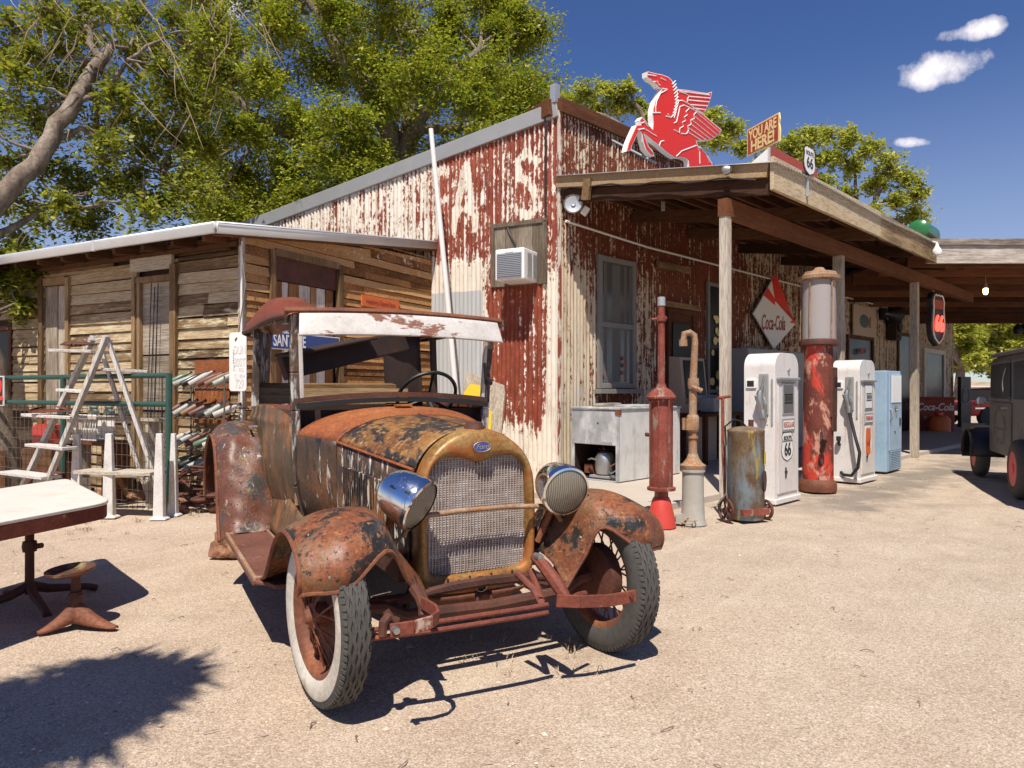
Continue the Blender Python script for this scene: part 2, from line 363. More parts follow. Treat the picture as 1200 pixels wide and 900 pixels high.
M['chest_white']=rusty('chest_white',[(.25,(.50,.49,.48)),(.5,(.66,.655,.64)),(.75,(.74,.73,.71))],[(5,.60,.06,(.45,.44,.42),.5,(2,1,.5)),(20,.68,.02,(.35,.24,.18),.8,None)],dark=.12,rough=.5,bump=.15)
M['blue_paint']=rusty('blue_paint',[(.25,(.25,.38,.52)),(.5,(.34,.48,.62)),(.75,(.43,.56,.67))],[(8,.62,.06,(.30,.38,.44),.6,(3,3,.3)),(18,.69,.015,(.55,.58,.58),.6,None),(30,.71,.012,(.22,.12,.08),.8,None)],dark=.12,rough=.45,bump=.1)
M['red_rust']=rusty('red_rust',[(.25,(.12,.025,.014)),(.45,(.26,.05,.03)),(.62,(.34,.085,.055)),(.8,(.30,.14,.10))],[(9,.60,.03,(.25,.19,.15),.8,(1.5,1.5,.4))])
M['red_paint']=plain('red_paint',(.50,.05,.035),.5,0,.2,9,.1,wear=(.68,(.24,.10,.07)))
M['pump_red']=rusty('pump_red',[(.25,(.08,.02,.012)),(.45,(.16,.03,.018)),(.6,(.22,.045,.025)),(.8,(.26,.08,.05))],
    [(2.6,.535,.02,(.50,.045,.025),.5,(1,1,.6)),(3.2,.56,.02,(.50,.24,.17),.65,(1,1,.6)),(14,.64,.02,(.10,.03,.02),.8,None)])
M['pipe_rust']=rusty('pipe_rust',[(.25,(.20,.09,.045)),(.5,(.40,.24,.14)),(.75,(.55,.43,.32))],[(12,.60,.03,(.36,.15,.05),.8,None)])
M['concrete']=plain('concrete',(.36,.34,.30),.85,0,.2,12,.3)
M['barrel']=rusty('barrel',[(.25,(.10,.045,.022)),(.45,(.20,.12,.06)),(.62,(.27,.22,.14)),(.8,(.30,.28,.21))],
    [(3.2,.55,.05,(.19,.25,.28),.6,(1.6,1.6,.4)),(4,.62,.03,(.40,.30,.06),.6,(1.6,1.6,.45)),(11,.66,.03,(.12,.05,.025),.8,None)])
M['yellow']=plain('yellow_paint',(.68,.47,.03),.5,0,.15,9,.1,wear=(.70,(.3,.2,.06)))
M['sign_white']=plain('sign_white',(.80,.78,.75),.4,0,.04)
M['sign_red']=plain('sign_red',(.78,.035,.016),.35,0,.05)
M['sign_black']=plain('sign_black',(.018,.018,.02),.5)
M['sign_maroon']=plain('sign_maroon',(.36,.06,.04),.6,0,.2,10,.1,wear=(.68,(.5,.3,.22)))
M['sign_cream']=plain('sign_cream',(.82,.66,.28),.6,0,.12)
M['sign_blue']=plain('sign_blue',(.035,.07,.24),.4)
M['sign_orange']=plain('sign_orange',(.66,.15,.035),.6,0,.12)
M['emblem_blue']=plain('emblem_blue',(.05,.06,.30),.25)
M['window_glass']=plain('window_glass',(.10,.097,.093),.14,0,.4,2.0,.02,.6)
M['window_dark']=plain('window_dark',(.022,.02,.019),.30,0,.3,2.0,.02,.22)
M['curtain']=plain('curtain',(.13,.125,.12),.8,0,.25,3,.1)
M['frame_blue']=plain('frame_blue',(.21,.20,.185),.7,0,.3,20,.2)
M['beige']=plain('beige_panel',(.46,.35,.26),.55,0,.12)
M['grey_box']=plain('grey_box',(.30,.30,.30),.6,0,.15)
M['green_pipe']=plain('green_pipe',(.025,.075,.06),.5,0,.15)
M['wire']=plain('wire',(.14,.12,.10),.6,.5)
M['hose']=plain('hose',(.02,.02,.021),.5)
M['bulb']=(lambda N: N.out((1,.7,.35),.3,0,None,.5,emit=(1,.55,.2),estr=14))(NT('bulb_glow'))
M['neon']=(lambda N: N.out((.9,.08,.05),.3,0,None,.5,emit=(1,.06,.04),estr=2.2))(NT('neon_red'))
M['red_truckwheel']=plain('wheel_red',(.62,.035,.03),.45)
M['truck_body']=rusty('truck_body',[(.25,(.09,.078,.07)),(.5,(.19,.165,.145)),(.8,(.28,.24,.21))],[(5,.66,.04,(.14,.085,.06),.8,None)],rough=.5,bump=.15)
M['cloth_white']=plain('cloth_white',(.78,.77,.76),.8)
M['jar_glass']=plain('jar_glass',(.48,.58,.52),.15,0,.1,spec=.8,trans=.45)
M['bottle_green']=plain('bottle_green',(.03,.16,.05),.25,0,.1)
M['rock']=rusty('rock',[(.25,(.20,.085,.045)),(.5,(.36,.17,.09)),(.8,(.48,.28,.18))],bump=.9,fine=18,rough=.9)
M['enamel']=rusty('enamel',[(.3,(.66,.62,.54)),(.48,(.76,.73,.66)),(.8,(.79,.77,.71))],[(3.2,.62,.05,(.60,.52,.40),.5,None),(12,.68,.015,(.30,.17,.09),.7,None)],dark=.10,rough=.32,bump=.08)
def _ground():
    N=NT('gravel_ground'); v=N.obj
    big=N.noise(.28,5,.6); mid=N.noise(2.2,7,.65); fine=N.noise(95,5,.75); vor=N.voro(120); vor2=N.voro(95,out='Color')
    c=N.ramp(N.math('ADD',N.math('MULTIPLY',big,.55),N.math('MULTIPLY',mid,.45)),[(.34,(.46,.33,.225)),(.5,(.59,.44,.315)),(.66,(.67,.53,.395))])
    x=N.sep()
    gx=N.ramp(N.math('ADD',N.math('MULTIPLY',x[0],.10),N.math('ADD',N.math('MULTIPLY',x[1],.03),N.math('MULTIPLY',mid,.25))),[(.15,0),(.55,1)])
    c=N.mix(N.math('MULTIPLY',gx,.7),c,N.ramp(mid,[(.35,(.46,.365,.275)),(.65,(.60,.495,.385))]))
    g=N.n('ShaderNodeSeparateColor'); N.put(g.inputs[0],vor2)
    c=N.mix(.48,c,N.mix(g.outputs[0],N.mix(.5,c,(.14,.10,.08)),N.mix(.5,c,(.88,.78,.68))))
    c=N.mix(N.math('MULTIPLY',N.ramp(vor,[(.36,0),(.66,1)]),.38),c,(.13,.095,.075))
    c=N.mix(N.math('MULTIPLY',N.ramp(fine,[(.33,1),(.46,0)]),.65),c,(.10,.075,.06))
    c=N.mix(N.math('MULTIPLY',N.ramp(fine,[(.60,0),(.72,1)]),.5),c,(.78,.70,.62))
    tw=N.noise(1.1,6,.6,st=(.35,1,1),loc=(5,1,0)); dm=N.thr(tw,.64,.05)
    c=N.mix(N.math('MULTIPLY',dm,.35),c,(.20,.15,.11))
    # oil-stained ground in front of the pumps
    d1=N.math('SUBTRACT',N.math('MULTIPLY',x[0],.707),N.math('MULTIPLY',x[1],.707))
    band=N.ramp(N.math('ADD',N.math('MULTIPLY',N.math('ABSOLUTE',N.math('ADD',d1,3.05)),.9),N.math('MULTIPLY',N.math('SUBTRACT',mid,.5),1.6)),[(.10,1),(.55,0)])
    along=N.ramp(N.math('MULTIPLY',N.math('ADD',x[0],x[1]),.05),[(.5,0),(.56,1)])
    c=N.mix(N.math('MULTIPLY',N.math('MULTIPLY',band,along),.6),c,(.12,.11,.10))
    tr=N.n('ShaderNodeVectorRotate',rotation_type='Z_AXIS'); N.put(tr.inputs['Vector'],v); tr.inputs['Angle'].default_value=R(38)
    tv=N.noise(1.0,4,.55,vec=tr.outputs[0],st=(2.6,.10,1),dist=.25); tr2=N.noise(1.0,3,.5,vec=tr.outputs[0],st=(5.5,.16,1),loc=(7,3,0))
    c=N.mix(N.math('MULTIPLY',N.ramp(tv,[(.52,0),(.70,1)]),.13),c,(.30,.235,.175))
    c=N.mix(N.math('MULTIPLY',N.ramp(tr2,[(.56,0),(.72,1)]),.09),c,(.80,.68,.54))
    cr=N.voro(.42,vec=N.map((1,1,1),N.n('ShaderNodeVectorMath',operation='ADD').outputs[0]) if False else v,feat='DISTANCE_TO_EDGE')
    ck=N.math('ADD',cr,N.math('MULTIPLY',N.math('SUBTRACT',N.noise(3,6,.7),.5),.16))
    crk=N.math('MULTIPLY',N.ramp(ck,[(.0,1),(.016,0)]),N.ramp(N.math('MULTIPLY',x[0],.12),[(.22,0),(.5,1)]))
    c=N.mix(N.math('MULTIPLY',crk,.18),c,(.17,.14,.115))
    h=N.math('ADD',N.math('MULTIPLY',vor,-.5),N.math('ADD',fine,N.math('MULTIPLY',mid,.6)))
    return N.out(c,.92,0,N.bump(h,.55,.012),.2)
M['ground']=_ground()
M['pebble']=(lambda N: N.out(N.mix(N.n('ShaderNodeNewGeometry').outputs['Random Per Island'],(.28,.20,.155),(.62,.50,.42)),.9))(NT('pebble'))
M['slab']=plain('slab_concrete',(.44,.38,.32),.85,0,.15,4,.2)
M['hill']=(lambda N: N.out(N.ramp(N.noise(.12,8,.7),[(.35,(.20,.15,.085)),(.5,(.42,.31,.2)),(.65,(.50,.38,.27))]),.95))(NT('hill_scrub'))
def leafmat(name,a,b,c3,tr=.45):
    N=NT(name); rnd=N.n('ShaderNodeNewGeometry').outputs['Random Per Island']
    big=N.noise(.7,3,.5); f=N.math('ADD',N.math('MULTIPLY',rnd,.55),N.math('MULTIPLY',big,.45))
    c=N.ramp(f,[(.2,a),(.5,b),(.8,c3)])
    d=N.n('ShaderNodeBsdfDiffuse'); N.put(d.inputs[0],c)
    t=N.n('ShaderNodeBsdfTranslucent'); N.put(t.inputs[0],N.mix(.5,c,(.16,.24,.02),'ADD'))
    g=N.n('ShaderNodeBsdfGlossy'); g.inputs['Roughness'].default_value=.45; N.put(g.inputs[0],(.5,.5,.45))
    m=N.n('ShaderNodeMixShader'); m.inputs[0].default_value=tr; N.t.links.new(d.outputs[0],m.inputs[1]); N.t.links.new(t.outputs[0],m.inputs[2])
    m2=N.n('ShaderNodeMixShader'); m2.inputs[0].default_value=.05; N.t.links.new(m.outputs[0],m2.inputs[1]); N.t.links.new(g.outputs[0],m2.inputs[2])
    o=N.n('ShaderNodeOutputMaterial'); N.t.links.new(m2.outputs[0],o.inputs[0]); return N.mat
M['leaf']=leafmat('leaf_cottonwood',(.085,.12,.011),(.26,.28,.02),(.50,.47,.045),.37)
M['leaf_dark']=leafmat('leaf_elm',(.065,.09,.010),(.19,.20,.017),(.43,.40,.045),.36)
M['leaf_light']=leafmat('leaf_light',(.22,.24,.025),(.38,.385,.05),(.52,.48,.11),.45)
M['leaf_yucca']=leafmat('leaf_yucca',(.05,.08,.03),(.08,.12,.04),(.12,.15,.06),.1)
M['bark']=rusty('bark',[(.25,(.06,.045,.035)),(.45,(.20,.155,.12)),(.6,(.33,.27,.215)),(.8,(.45,.38,.31))],bump=1.0,fine=22,st=(1.6,1.6,.35),rough=.95,dark=.5)
M['twig']=plain('twig',(.36,.27,.17),.9)
# ---------------------------------------------------------------- camera, sky, sun
cam=bpy.data.cameras.new('camera'); co=bpy.data.objects.new('camera',cam); COL.objects.link(co); SC.camera=co
cam.sensor_width=36; cam.lens=FPX/1200*36; cam.shift_y=(CY-450)/1200; cam.clip_start=.05; cam.clip_end=3000
co.location=(0,0,EYE); co.rotation_euler=(R(90),0,0)
LD=Vector((.09,.555,-1.0)).normalized()            # direction the sunlight travels
sun=bpy.data.lights.new('sun','SUN'); sun.energy=4.5; sun.angle=R(.53); sun.color=(1,.935,.82)
so=bpy.data.objects.new('sun',sun); COL.objects.link(so); so.rotation_euler=LD.to_track_quat('-Z','Y').to_euler(); so.location=(0,0,20)
W=bpy.data.worlds.new('World'); SC.world=W; W.use_nodes=True
nt=W.node_tree; nt.nodes.clear()
def wn(t,**k):
    x=nt.nodes.new(t)
    for a,b in k.items(): setattr(x,a,b)
    return x
sky=wn('ShaderNodeTexSky',sky_type='NISHITA'); sky.sun_disc=False
sky.sun_elevation=math.asin(-LD.z); sky.sun_rotation=math.atan2(-LD.x,-LD.y)%(2*pi)
sky.altitude=1100; sky.air_density=1.0; sky.dust_density=.25; sky.ozone_density=4.0
bg=wn('ShaderNodeBackground'); bg.inputs[1].default_value=.084
# small fair-weather clouds: soft patches of white at fixed directions in the sky
geo=wn('ShaderNodeNewGeometry')
def lk(a,b): nt.links.new(a,b)
tcw=wn('ShaderNodeTexCoord')
def cloudmask(px,py,su,sv,thr,tilt=0):
    d=ray(px,py).normalized(); r=Vector((0,0,1)).cross(d)*-1; r.normalize(); u=r.cross(d)
    if tilt: r,u=r*math.cos(tilt)+u*math.sin(tilt),u*math.cos(tilt)-r*math.sin(tilt)
    outs=[]
    for ax,sc_ in ((r,su),(u,sv)):
        m=wn('ShaderNodeVectorMath',operation='DOT_PRODUCT'); lk(tcw.outputs['Generated'],m.inputs[0]); m.inputs[1].default_value=ax/sc_*FPX
        p=wn('ShaderNodeMath',operation='MULTIPLY'); lk(m.outputs['Value'],p.inputs[0]); lk(m.outputs['Value'],p.inputs[1]); outs.append(p.outputs[0])
    a=wn('ShaderNodeMath',operation='ADD'); lk(outs[0],a.inputs[0]); lk(outs[1],a.inputs[1])
    f=wn('ShaderNodeVectorMath',operation='DOT_PRODUCT'); lk(tcw.outputs['Generated'],f.inputs[0]); f.inputs[1].default_value=d
    g=wn('ShaderNodeMath',operation='LESS_THAN'); lk(f.outputs['Value'],g.inputs[0]); g.inputs[1].default_value=.5
    b=wn('ShaderNodeMath',operation='MULTIPLY_ADD'); lk(g.outputs[0],b.inputs[0]); b.inputs[1].default_value=100; lk(a.outputs[0],b.inputs[2])
    n=wn('ShaderNodeTexNoise'); lk(tcw.outputs['Generated'],n.inputs[0]); n.inputs['Scale'].default_value=26; n.inputs['Detail'].default_value=12; n.inputs['Roughness'].default_value=.60
    s=wn('ShaderNodeMath',operation='MULTIPLY_ADD'); lk(n.outputs['Fac'],s.inputs[0]); s.inputs[1].default_value=-4.2
    lk(b.outputs[0],s.inputs[2])
    mr=wn('ShaderNodeMapRange'); lk(s.outputs[0],mr.inputs[0]); mr.inputs[1].default_value=thr; mr.inputs[2].default_value=thr-1.35; mr.clamp=True
    return mr.outputs[0]
masks=[cloudmask(1102,80,35,16,-.95,R(3)),cloudmask(1140,36,30,9,-1.1,R(-3)),cloudmask(1068,166,15,5,-1.1,R(-10)),
       cloudmask(262,4,30,12,-1.2,0)]
tot=None
for m in masks:
    if tot is None: tot=m
    else:
        a=wn('ShaderNodeMath',operation='MAXIMUM'); lk(tot,a.inputs[0]); lk(m,a.inputs[1]); tot=a.outputs[0]
hs=wn('ShaderNodeHueSaturation'); hs.inputs['Saturation'].default_value=1.16; hs.inputs['Value'].default_value=.90; hs.inputs['Hue'].default_value=.513
lk(sky.outputs[0],hs.inputs['Color'])
mx=wn('ShaderNodeMix',data_type='RGBA'); lk(tot,mx.inputs[0])
sx=wn('ShaderNodeSeparateXYZ'); lk(tcw.outputs['Generated'],sx.inputs[0])
hz=wn('ShaderNodeMapRange'); hz.interpolation_type='SMOOTHSTEP'; lk(sx.outputs[2],hz.inputs[0]); hz.inputs[1].default_value=.0; hz.inputs[2].default_value=.42; hz.inputs[3].default_value=.50; hz.inputs[4].default_value=0
hm=wn('ShaderNodeMix',data_type='RGBA'); lk(hz.outputs[0],hm.inputs[0]); lk(hs.outputs[0],hm.inputs[6]); hm.inputs[7].default_value=(4.6,4.9,5.6,1)
lk(hm.outputs[2],mx.inputs[6]); mx.inputs[7].default_value=(9.6,9.0,9.2,1)
lk(mx.outputs[2],bg.inputs[0]); wo=wn('ShaderNodeOutputWorld'); lk(bg.outputs[0],wo.inputs[0])
vs=SC.view_settings; vs.view_transform='Standard'; vs.look='None'; vs.exposure=.54; vs.gamma=1; vs.use_curve_mapping=False
SC.cycles.use_denoising=True; SC.cycles.max_bounces=6; SC.cycles.transparent_max_bounces=8; SC.cycles.caustics_reflective=False; SC.cycles.caustics_refractive=False
SC.cycles.use_adaptive_sampling=True; SC.cycles.adaptive_threshold=.02; SC.cycles.sample_clamp_indirect=6

# ---------------------------------------------------------------- ground
b=MB()
xs=sorted(set([-900,-300,-120,-60,-30]+[x*.5 for x in range(-24,37)]+[30,60,120,300,900]))
ys=sorted(set([-300,-60,-20]+[-8+.5*k for k in range(72)]+[40,60,120,300,1200]))
def gz(x,y): return .012*math.sin(x*1.7+y*.6)*math.sin(y*1.3-.4*x)+.008*math.sin(3.1*x-2.2*y) if -12<x<18 and -8<y<28 else 0
for x in xs:
    for y in ys: b.v.append((x,y,gz(x,y)-.012))
ny=len(ys)
for i in range(len(xs)-1):
    for j in range(ny-1): b.f.append((i*ny+j,(i+1)*ny+j,(i+1)*ny+j+1,i*ny+j+1)); b.m.append(0)
tag(b.build('ground',M['ground'],smooth=60),kind='structure')
# loose pebbles on the gravel
b=MB(); rng=random.Random(3)
for k in range(2600):
    d=2.2+rng.random()**1.7*9; u=rng.uniform(-.78,.78); x,y=u*d,d
    s=rng.uniform(.004,.010)*(1.0 if rng.random()<.96 else 2.0)
    a=rng.random()*6.28; z=gz(x,y)-.012
    c,sn=math.cos(a),math.sin(a); e=rng.uniform(.6,1)
    vs=[]
    for (px_,py_,pz_) in ((1,0,.2),(0,1,.3),(-1,.1,.2),(.1,-1,.25),(0,0,.9),(0,0,-.6)):
        q=(px_*s,py_*s*e,pz_*s*.8); vs.append((x+q[0]*c-q[1]*sn,y+q[0]*sn+q[1]*c,z+q[2]))
    b.add(vs,[(0,1,4),(1,2,4),(2,3,4),(3,0,4),(1,0,5),(2,1,5),(3,2,5),(0,3,5)])
tag(b.build('gravel',M['pebble'],smooth=0),'loose pebbles scattered over the dusty yard','gravel',kind='stuff')
# fallen twigs and leaves
b=MB()
for k in range(150):
    d=2.3+rng.random()**1.3*8; x,y=rng.uniform(-.75,.75)*d,d; a=rng.random()*6.28; L=rng.uniform(.02,.07)
    b.tube([(x,y,gz(x,y)-.006),(x+L*math.cos(a)*.5,y+L*math.sin(a)*.5,gz(x,y)+.002),(x+L*math.cos(a+.3),y+L*math.sin(a+.3),gz(x,y)-.005)],.0022,4)
tag(b.build('twig_litter',M['bark'],smooth=0),'dry twigs lying on the dusty yard','twigs',kind='stuff')
# hill far behind
b=MB()
def hill(u,v):
    x=-190+u*330; y=115+v*150; h=(17*math.exp(-((x+72)/60)**2)+5*math.sin(x*.07)**2+1.2*math.sin(x*.31+v*5))*math.sin(min(1,v*1.35)*pi/2)-.5
    return (x,y,h)
b.grid(hill,70,16); tag(b.build('hill',M['hill'],smooth=60),kind='structure')

# ---------------------------------------------------------------- wooden shed
S0=Vector((-2.93,7.7,0)); SR=R(-27.5)
shed=thing('wooden_shed','weathered plank shed with white metal roof edge behind the rusty car','shed',S0,SR)
def shed_left_x(px):
    r=(px-600)/832; return (2.93+7.7*r)/(.887+.462*r)
def shed_front_y(px):
    r=(px-600)/832; return (2.93+7.7*r)/(.462-.887*r)
SMAT=Matrix.Translation(S0)@Matrix.Rotation(SR,4,'Z')
def planks(mb,length,z0,z1,fr,gaps,rng,h=.125,th=.034,tint=None):
    """lapped boards along +x of frame fr; gaps: (x0,x1,ztop) openings"""
    z=z0
    while z<z1:
        hh=h*rng.uniform(.85,1.15); x=-.0
        # board segments
        cuts=[0]; 
        while cuts[-1]<length: cuts.append(min(length,cuts[-1]+rng.uniform(1.0,3.4)))
        segs=[]
        for a,c in zip(cuts[:-1],cuts[1:]):
            s=[(a,c)]
            for g0,g1,gt in gaps:
                if z<gt:
                    n=[]
                    for p,q in s:
                        if q<=g0 or p>=g1: n.append((p,q))
                        else:
                            if p<g0:n.append((p,g0))
                            if q>g1:n.append((g1,q))
                    s=n
            segs+=s
        for a,c in segs:
            if c-a<.03: continue
            dz=rng.uniform(-.006,.006); sag=rng.uniform(-.008,.008); out=rng.uniform(0,.008)
            top=min(z1+.02,z+hh-.006)
            vs=[(a+.003,-out-th,z+dz),(c-.003,-out-th,z+dz+sag),(c-.003,-out-th*.45,top+dz+sag),(a+.003,-out-th*.45,top+dz),
                (a+.003,.01,z+dz),(c-.003,.01,z+dz+sag),(c-.003,.01,top+dz+sag),(a+.003,.01,top+dz)]
            vs=[tuple(fr@Vector(v)) for v in vs]
            mb.add(vs,[(0,1,2,3),(7,6,5,4),(0,4,5,1),(1,5,6,2),(2,6,7,3),(3,7,4,0)])
        z+=hh
def roofz0(y): return 2.96+.135*y
rng=random.Random(21)
LW=7.0; FWL=3.72
dA=(shed_left_x(55),shed_left_x(82)); dB=(shed_left_x(163),shed_left_x(205)); wA=(shed_left_x(-25),shed_left_x(17))
fl=Matrix.Translation((-LW,0,0))
b=MB(); planks(b,LW,-.03,2.74,fl,[(LW+dA[0],LW+dA[1],2.62),(LW+dB[0],LW+dB[1],2.62),(LW+wA[0],LW+wA[1],2.12)],rng)
o=b.build('side_siding',M['siding'],shed,smooth=0); tints(o); set_attr(o,'pb',np.clip(.55-np.abs(np.array([v.co.z for v in o.data.vertices])-1.75)*.9,-1,.2))
ff=Matrix.Rotation(R(90),4,'Z')
gy=(shed_front_y(316),shed_front_y(396))
b=MB(); planks(b,FWL,-.03,3.25,ff,[(gy[0],gy[1],2.80)],rng,h=.10)
b.v=[(x,y,min(z,roofz0(y))) for x,y,z in b.v]
o=b.build('front_siding',M['siding_front'],shed,smooth=0); tints(o,seed=4); set_attr(o,'pb',np.clip((np.array([v.co.z for v in o.data.vertices])-2.75)*1.0,-1,.35))
# backing behind gaps and the doors
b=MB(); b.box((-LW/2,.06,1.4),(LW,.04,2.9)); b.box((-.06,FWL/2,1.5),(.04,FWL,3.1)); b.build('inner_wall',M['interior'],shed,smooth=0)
def trimset(name,boxes,mat,axis_t=True,seed=2):
    b=MB()
    for c,d,*r in boxes: b.box(c,d,*(r or [None]))
    o=b.build(name,mat,shed,smooth=0,bevel=0); tints(o,seed=seed); return o
# boarded door A (pale grey planks) and B (tall weathered door with vertical crack)
xa=(dA[0]+dA[1])/2; wa=dA[1]-dA[0]
trimset('boarded_door',[((dA[0]+wa*.30,-.012,1.3),(wa*.5,.03,2.6)),((dA[0]+wa*.75,.004,1.3),(wa*.42,.03,2.6))],M['wood_grey'])
trimset('door_frame',[((dA[0]-.05,-.04,1.36),(.09,.05,2.75)),((dA[1]+.03,-.04,1.34),(.07,.05,2.7)),((xa,-.035,2.66),(wa-.02,.05,.10))],M['wood_tan'],seed=5)
xb=(dB[0]+dB[1])/2; wb=dB[1]-dB[0]
trimset('plank_door',[((dB[0]+wb*.5,.012,2.10),(wb-.01,.03,.86)),((dB[0]+wb*.5,.016,1.33),(wb-.01,.03,.64)),((dB[0]+wb*.5,.01,.5),(wb-.01,.03,.98))],M['wood_grey_x'])
trimset('door_frame',[((dB[0]-.03,-.035,1.3),(.06,.05,2.6)),((dB[0]+.05,-.025,1.28),(.05,.05,2.5)),((dB[1]+.05,-.045,1.34),(.10,.06,2.7)),((xb,-.03,2.55),(wb-.02,.05,.07))],M['wood_tan'],seed=7)
trimset('door_lintel',[((xb-.02,-.05,2.75),(wb+.10,.04,.20))],M['wood_grey_x'])
xw=(wA[0]+wA[1])/2; ww=wA[1]-wA[0]
w_=trimset('window',[((xw,.02,1.55),(ww,.02,1.1))],M['window_dark'])
b=MB()
for x in (wA[0]+.03,wA[1]-.03): b.box((x,-.02,1.55),(.06,.05,1.14))
for z in (1.0,1.5,2.1): b.box((xw,-.022,z),(ww-.12,.05,.05))
o=b.build('window_frame',M['wood_dark'],w_,smooth=0); tints(o)
# front door of mixed white and brown planks under a rust panel
b=MB(); cols=[0,1,0,1,0,1,0]; n=len(cols)
yy=gy[0]+.06; 
bw=MB(); bb=MB()
wds=[.11,.09,.16,.17,.10,.14,.13]; tot_=sum(wds); sc_=(gy[1]-gy[0]-.16)/tot_
for k,w0 in enumerate(wds):
    w1=w0*sc_; (bw if k in (1,3,5) else bb).box((-.005-.004*(k%2),yy+w1/2,1.25),(.025,w1-.008,2.5)); yy+=w1
o=bw.build('white_plank',M['plank_white'],shed,smooth=0); tints(o)
o=bb.build('brown_plank',M['plank_brown'],shed,smooth=0); tints(o)
b=MB(); b.box((.012,(gy[0]+gy[1])/2,2.66),(.012,gy[1]-gy[0]-.12,.30)); b.build('rust_panel',M['rust_dark'],shed,smooth=0)
b=MB()
for y in gy: b.box((.03,y,1.42),(.07,.075,2.84))
b.box((.032,sum(gy)/2,2.82),(.06,gy[1]-gy[0]-.08,.08)); o=b.build('door_frame',M['wood_tan'],shed,smooth=0); tints(o)
# corner board, rafters, roof
b=MB(); b.box((.012,-.012,1.45),(.05,.05,2.95)); o=b.build('corner_board',M['wood_grey'],shed,smooth=0); tints(o)
OV=.42; FO=.0
def roofz(y): return 3.0+.135*(y)
b=MB()
for k in range(15):
    x=-.15-k*.5; b.bar((x,-OV+.05,2.86),(x,.35,2.93),.05,.10)
for k in range(2): b.bar((-LW,-.05-.0*k,2.83+.06*k),(0,-.05,2.83+.06*k),.05,.05)
o=b.build('rafter',M['wood_dark_y'],shed,smooth=0); tints(o)
# soffit boards over the eaves opening (planks fixed to the rafters)
b=MB(); b.box((-3.0,-.005,2.80),(1.6,.02,.10)); b.box((-.85,.03,2.86),(1.3,.02,.13)); b.box((-4.9,0,2.80),(1.4,.02,.10)); o=b.build('eave_board',M['wood_tan_x'],shed,smooth=0); tints(o)
b=MB()
nx=180
def roofsheet(u,v):
    x=-LW-.2+u*(LW+.2+FO+.14); y=-OV+v*(FWL+OV); return (x,y,roofz(y)+.03+.010*math.sin(x*2*pi/.076))
b.grid(roofsheet,nx*3,3); b.build('roof',M['galv'],shed,smooth=60,solid=.004)
b=MB()   # folded white metal edge trim
def edge(p,q,out):
    p=Vector(p);q=Vector(q);out=Vector(out)
    vs=[]
    prof=[(0,.034),(.030,.030),(.040,.012),(.034,-.004),(.034,-.080),(.026,-.090),(0,-.086)]
    for c in (p,q):
        for o_,z in prof: vs.append(tuple(c+out*o_+Vector((0,0,z))))
    n=len(prof); b.add(vs,[(k,k+1,n+k+1,n+k) for k in range(n-1)])
    b.add([vs[k] for k in range(n)],[tuple(range(n))]); b.add([vs[n+k] for k in range(n)],[tuple(range(n))])
edge((-LW-.2,-OV,roofz(-OV)+.0),(FO+.10,-OV,roofz(-OV)),(0,-1,0)); edge((FO+.10,-OV,roofz(-OV)),(FO+.10,FWL+.02,roofz(FWL)),(1,0,0))
re_=b.build('roof_edge',M['fascia_metal'],shed,smooth=12,solid=.004)
for k in range(3):
    b=MB(); x=-1.9-k*2.2; b.box((x,-OV-.022,roofz(-OV)-.03),(.05,.034,.13)); b.build('edge_joint',M['fascia_metal'],re_,smooth=0,bevel=.004)
b=MB(); b.bar((.05,-OV+.05,2.86),(FO+.06,FWL,3.40),.14,.02); o=b.build('soffit',M['wood_dark_y'],shed,smooth=0); tints(o)
# downpipe wire at the corner
b=MB(); b.tube([(.05,-.05,0),(.05,-.05,2.85)],.012,6); b.build('conduit',M['white_paint'],shed)

# ---------------------------------------------------------------- general store
C0=Vector((.656,9.93,0)); q7=math.sqrt(.5)
store=thing('general_store','rust and white corrugated store front with deep timber porch','store',C0,R(45))
ST=Matrix.Translation(C0)@Matrix.Rotation(R(45),4,'Z')
def fwx(px,out=0.0):
    """x along the front wall (store frame) of the point seen at pixel column px, `out` metres in front of it"""
    r=(px-600)/832; X0=.656+.707*out; Y0=9.93-.707*out
    return (r*Y0-X0)/(.707*(1-r))
def fwz(px,py,out=0.0):
    x=fwx(px,out); return EYE-(py-457)*(9.93-.707*out+.707*x)/832
GR=R(-27.5)-R(45)
def gwx(px,out=0.0):
    r=(px-600)/832; X0=.656-.462*out; Y0=9.93-.887*out
    return (r*Y0-X0)/(.887+.462*r)       # local x (negative = left)
def gwz(px,py,out=0.0):
    x=gwx(px,out); return EYE-(py-457)*(9.93-.887*out-.462*x)/832
GWM=Matrix.Translation(C0)@Matrix.Rotation(R(-27.5),4,'Z')
def gable_top(x): return 5.17+x*.165
PER=.072
def corrwall(name,x0,x1,ztop,mat,paintfn,barefn,parent,rz,z0=0.0,nz=90,letters=None,mult=5,lap=3.17):
    n=int((x1-x0)/PER*mult); b=MB(); P_=[];Q_=[]
    xs=[x0+(x1-x0)*i/n for i in range(n+1)]
    for x in xs:
        zt=ztop(x)
        for j in range(nz+1):
            z=z0+(zt-z0)*j/nz
            b.v.append((x,.011*math.sin(2*pi*x/PER)-.012+(.004*math.sin(x*2.1+z*1.7))-(.010 if z<lap else 0),z))
    for i in range(n):
        for j in range(nz): b.f.append((i*(nz+1)+j,(i+1)*(nz+1)+j,(i+1)*(nz+1)+j+1,i*(nz+1)+j+1)); b.m.append(0)
    o=b.build(name,mat,parent,smooth=80); o.rotation_euler=(0,0,rz)
    V=np.array([v.co[:] for v in o.data.vertices]); set_attr(o,'paint',paintfn(V[:,0],V[:,2])); set_attr(o,'bare',barefn(V[:,0],V[:,2])); set_attr(o,'crest',-np.sin(2*pi*V[:,0]/PER)); return o
